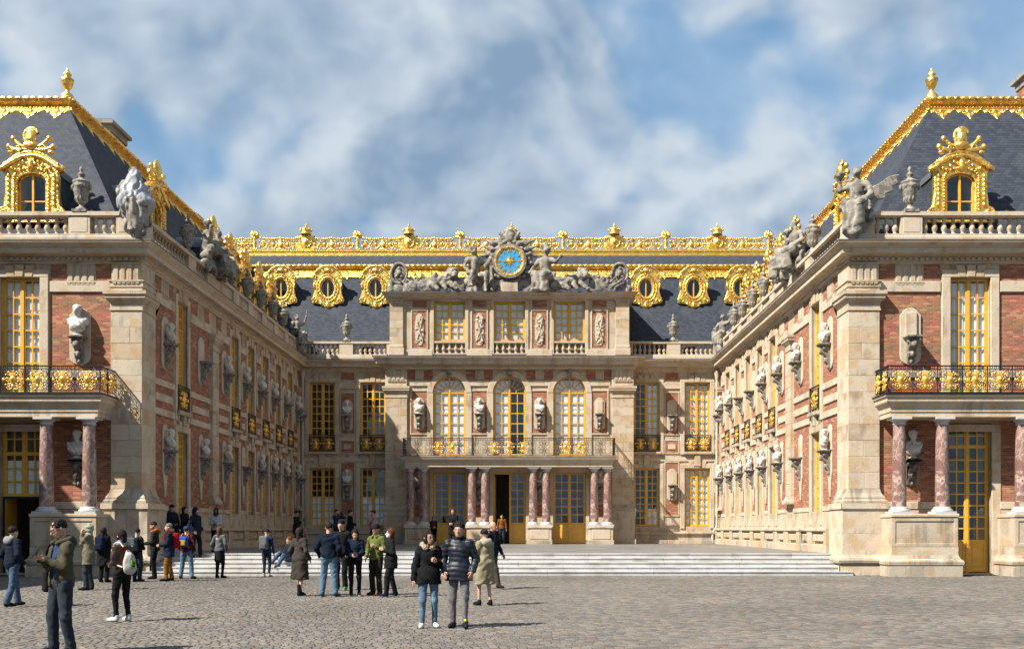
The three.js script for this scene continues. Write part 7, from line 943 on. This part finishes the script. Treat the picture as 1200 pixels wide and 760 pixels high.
  P = person({ ...XZ(312, 676), h: 1.6, turn: 168 * D, label: 'person in blue jacket with grey backpack standing at the foot of the steps', nod: 0.35, arms: ['down', 'low'], top: { c: [0.02, 0.045, 0.12], th: 0.022, hem: 0.84 }, trousersM: jeansDark, slim: true, shoes: [0.5, 0.45, 0.36] }); backpack(P, 'grey backpack on the blue jacket at the foot of the steps', [0.17, 0.175, 0.19], { y0: 0.98, y1: 1.47, pocket: [0.12, 0.125, 0.14] });
  P = person({ ...XZ(351, 698), h: 1.64, fem: true, turn: 150 * D, label: 'woman in long dark brown coat with bare calves and black boots', hair: 'long', hairC: [0.02, 0.012, 0.009], arms: ['pocket', 'pocket'], top: { name: 'coat', c: [0.058, 0.05, 0.04], th: 0.036, hem: 0.42, flare: 0.03 }, legs: 'bare', shoes: BLK, boots: true, step: 0.13 });
  P = person({ ...XZ(385, 699), h: 1.76, turn: 172 * D, fine: 1, label: 'man in dark navy sweater and light blue jeans seen from behind', yaw: 0.4, arms: ['pocket', 'pocket'], top: { name: 'sweater', c: [0.007, 0.014, 0.03], th: 0.034, hem: 0.9 }, trousersM: jeansLight, shoes: NAVY, sole: [0.7, 0.68, 0.64], wide: 0.06 });
  P = person({ ...XZ(400, 691), h: 1.84, turn: -12 * D, label: 'smiling man in black jacket and black beanie facing away from the clock', skin: 'warm', smile: true, hat: { c: BLK }, arms: ['pocket', 'pocket'], top: { c: BLK, th: 0.03, hem: 0.84 }, trousers: BLK, shoes: [0.06, 0.3, 0.06], sole: [0.7, 0.7, 0.7] });
  P = person({ ...XZ(416, 698), h: 1.6, fem: true, turn: 8 * D, fine: 1, label: 'woman in short navy padded jacket looking down at a phone', hair: 'long', nod: 0.4, arms: ['low', 'low'], top: { c: [0.012, 0.02, 0.042], th: 0.036, hem: 0.92, puffer: true }, trousers: BLK, slim: true, shoes: BLK, sole: [0.6, 0.6, 0.6] }); phone(P, 'phone held by the woman in short navy jacket', [0, 1.1, 0.35], 0.8);
  P = person({ ...XZ(441, 697), h: 1.72, turn: -28 * D, fine: 1, label: 'man in lime green jacket and black cap with hands in pockets', skin: 'tan', hat: { c: BLK, brim: true }, arms: ['pocket', 'chest'], top: { c: [0.15, 0.18, 0.05], th: 0.03, hem: 0.86, hoodDown: true }, trousers: [0.035, 0.036, 0.022], shoes: [0.12, 0.04, 0.04] });
  P = person({ ...XZ(458, 699), h: 1.62, fem: true, turn: -72 * D, label: 'auburn-haired woman in black coat wearing a white face mask', hair: 'long', hairC: [0.085, 0.03, 0.014], mask: true, arms: ['chest', 'chest'], top: { name: 'coat', c: BLK, th: 0.03, hem: 0.72 }, trousers: BLK, shoes: NAVY, sole: [0.4, 0.4, 0.45], step: 0.14 });
  P = person({ ...XZ(502, 735), h: 1.58, fem: true, turn: 12 * D, yaw: 0.55, fine: 2, label: 'dark-haired woman in black parka with fur hood and light blue jeans', skin: 'tan', hair: 'bob', glasses: true, smile: true, arms: ['down', 'chest'], top: { name: 'parka', c: [0.012, 0.012, 0.014], th: 0.036, hem: 0.78, hoodDown: true, fur: true, hoodC: [0.42, 0.34, 0.24] }, trousersM: jeansLight, slim: true, shoes: [0.75, 0.74, 0.72], feet: [[-0.12, 0.08, 0.03], [0.11, 0.08, -0.02]] });
  P = person({ ...XZ(538, 735), h: 1.71, turn: -4 * D, yaw: -0.1, fine: 2, label: 'smiling young man in navy puffer jacket and grey jeans walking forward', skin: 'tan', smile: true, hair: 'curly', arms: ['pocket', 'pocket'], top: { name: 'puffer_jacket', c: [0.010, 0.014, 0.026], th: 0.034, hem: 0.78, puffer: true, collar: true, rough: 0.45 }, trousersM: greyJeans, slim: true, shoes: [0.015, 0.015, 0.016], feet: [[-0.1, 0.08, -0.02], [0.12, 0.08, 0.12]] });
  for (const [x, z] of [[-0.1, -0.02], [0.12, 0.12]]) { const o = mesh('shoe_tab', geo(boxC(x, 0.14, z + 0.045, 0.035, 0.035, 0.012)), std({ color: C(0.5, 0.85, 0.02), roughness: 0.7 })); P.t.add(o); }
  P = person({ ...XZ(568, 709), h: 1.6, fem: true, turn: -150 * D, fine: 1, label: 'woman in long beige coat with dark hair in a bun', hair: 'bun', nod: 0.3, arms: ['low', 'low'], top: { name: 'coat', c: [0.34, 0.30, 0.19], th: 0.036, hem: 0.48, hoodDown: true, hoodC: [0.5, 0.46, 0.36], flare: 0.02 }, legs: 'bare', shoes: BLK, step: 0.08 });
  P = person({ ...XZ(577, 690), h: 1.8, turn: 60 * D, label: 'bald man in dark jacket walking beside the beige coat', skin: 'warm', hair: 'bald', arms: ['swing', 'swing'], top: { c: NAVY, th: 0.028, hem: 0.84 }, trousers: [0.08, 0.06, 0.045], shoes: BLK, feet: [[-0.1, 0.08, 0.25], [0.12, 0.24, -0.36]] }); backpack(P, 'black backpack on the bald man', BLK);
  // on the terrace
  const G = 'visitors on the terrace', ter = (px, z) => ({ x: 1.24 + (px - 622) * (60.6 - z) / 1200, z, y: TER });
  P = person({ ...ter(588, 1.95), h: 1.7, group: G, turn: 0, label: 'man in orange-brown jacket standing before the half-open door', skin: 'warm', arms: ['down', 'down'], top: { c: [0.24, 0.09, 0.02], th: 0.026, hem: 0.88 }, trousersM: jeansDark, shoes: BLK });
  P = person({ ...ter(508, 4.0), h: 1.56, fem: true, group: G, turn: 15 * D, label: 'small dark-haired woman in black coat over a red top near the columns', hair: 'long', arms: ['low', 'low'], top: { c: BLK, th: 0.024, hem: 0.75, open: true, under: [0.35, 0.02, 0.02] }, trousers: BLK, shoes: BLK });
  P = person({ ...ter(531, 15), h: 1.78, fem: true, group: G, turn: -15 * D, label: 'woman in black coat standing on the terrace before the columns', hair: 'bob', hairC: [0.05, 0.03, 0.02], arms: ['low', 'low'], top: { name: 'coat', c: BLK, th: 0.026, hem: 0.6 }, trousers: BLK, shoes: BLK });
  P = person({ ...ter(410, 14), h: 1.74, group: G, turn: 110 * D, label: 'person in black padded jacket on the terrace facing the woman in pink', hair: 'short', arms: ['low', 'low'], top: { c: BLK, th: 0.036, hem: 0.72, puffer: true }, trousers: BLK, shoes: BLK });
  P = person({ ...ter(437, 13.2), h: 1.74, fem: true, group: G, turn: -70 * D, label: 'woman in pale pink top on the terrace', hair: 'bun', hairC: [0.03, 0.017, 0.01], arms: ['low', 'face'], top: { name: 'sweater', c: [0.58, 0.32, 0.34], th: 0.022, hem: 0.8 }, trousers: [0.12, 0.04, 0.06], shoes: BLK });
  P = person({ ...ter(347, 9), h: 1.78, group: G, turn: 75 * D, label: 'person in dark green coat taking a picture near the shaded wing', hair: 'short', hat: { c: BLK }, arms: ['phone', 'phone'], top: { name: 'coat', c: [0.022, 0.028, 0.02], th: 0.03, hem: 0.6 }, trousers: BLK, shoes: BLK }); phone(P, 'phone raised by the person in dark green coat', [0, 1.3, 0.38], 0.2);
  P = person({ ...ter(394, 12), h: 1.8, group: G, turn: 60 * D, label: 'person in grey-blue jacket raising a camera over the black beanie', hair: 'short', arms: ['high', 'high'], top: { c: [0.05, 0.06, 0.08], th: 0.026, hem: 0.82 }, trousers: BLK, shoes: BLK }); carried(P, 'camera', 'black camera raised by the person in grey-blue jacket', 'camera', geo(box(-0.07, 0.07, -0.045, 0.045, -0.03, 0.03), cyl(0, 0.03, 0.1, 0, 0.035, 0.035, 12).rotateX(Math.PI / 2)), phoneM, T(...A3(P.upv(0, 1.56, 0.3))), { more: [['viewfinder', geo(box(-0.025, 0.025, 0.045, 0.065, -0.02, 0.02)), phoneM]] });
  P = person({ ...ter(229, 22.6), y: 0.58, h: 1.78, z: 24.05, group: G, turn: 70 * D, label: 'man in navy hooded jacket walking along the top steps', hood: true, skin: 'warm', beard: true, arms: ['pocket', 'pocket'], top: { c: NAVY, th: 0.03, hem: 0.76, under: [0.3, 0.02, 0.03] }, trousers: BLK, shoes: [0.1, 0.06, 0.03], step: 0.12 }); P.t.position.x = 1.24 + (229 - 622) * (60.6 - 24.05) / 1200; 
  P = person({ ...ter(253, 21), h: 1.7, fem: true, group: G, turn: 5 * D, label: 'dark-skinned woman in white jacket on the terrace beside the shaded wing', skin: 'dark', hair: 'bob', arms: ['low', 'low'], scarf: [0.05, 0.05, 0.05], top: { c: [0.6, 0.6, 0.6], th: 0.03, hem: 0.84 }, trousers: BLK, shoes: BLK });
  // seated
  const sit = (y) => [[-0.11, y, 0.46], [0.11, y, 0.44]];
  P = person({ x: -11.3, z: 22.2, y: 1.6 - 0.02, seat: true, h: 1.75, group: G, turn: 60 * D, label: 'person in navy jacket seated on the base of the shaded wing', hair: 'short', hat: { c: BLK }, arms: ['lap', 'lap'], top: { c: NAVY, th: 0.032, hem: 0.86, hoodDown: true }, trousers: BLK, shoes: BLK, feet: sit(-0.34) }); P.t.position.set(-12.3, 1.6, 22.0);
  P = person({ x: -12.2, z: 20.9, y: 1.6, seat: true, h: 1.66, fem: true, group: G, turn: 70 * D, label: 'person in black jacket seated beside the navy jacket on the wing base', hair: 'long', arms: ['low', 'low'], top: { c: BLK, th: 0.03, hem: 0.86 }, trousers: BLK, shoes: BLK, feet: sit(-0.34) });
  P = person({ x: 1.24 + (340 - 622) * (60.6 - 24.2) / 1200, z: 24.35, y: 0.435, seat: true, h: 1.68, fem: true, group: G, turn: -40 * D, label: 'auburn-haired person in navy top and blue jeans sitting on the steps', hair: 'curly', hairC: [0.13, 0.045, 0.015], arms: ['lap', 'lap'], top: { c: NAVY, th: 0.026, hem: 0.9 }, trousersM: jeansMid, shoes: [0.06, 0.07, 0.09], feet: [[-0.16, 0.02, 0.62], [0.12, -0.1, 0.58]] });
}
renderer.render(scene, camera);
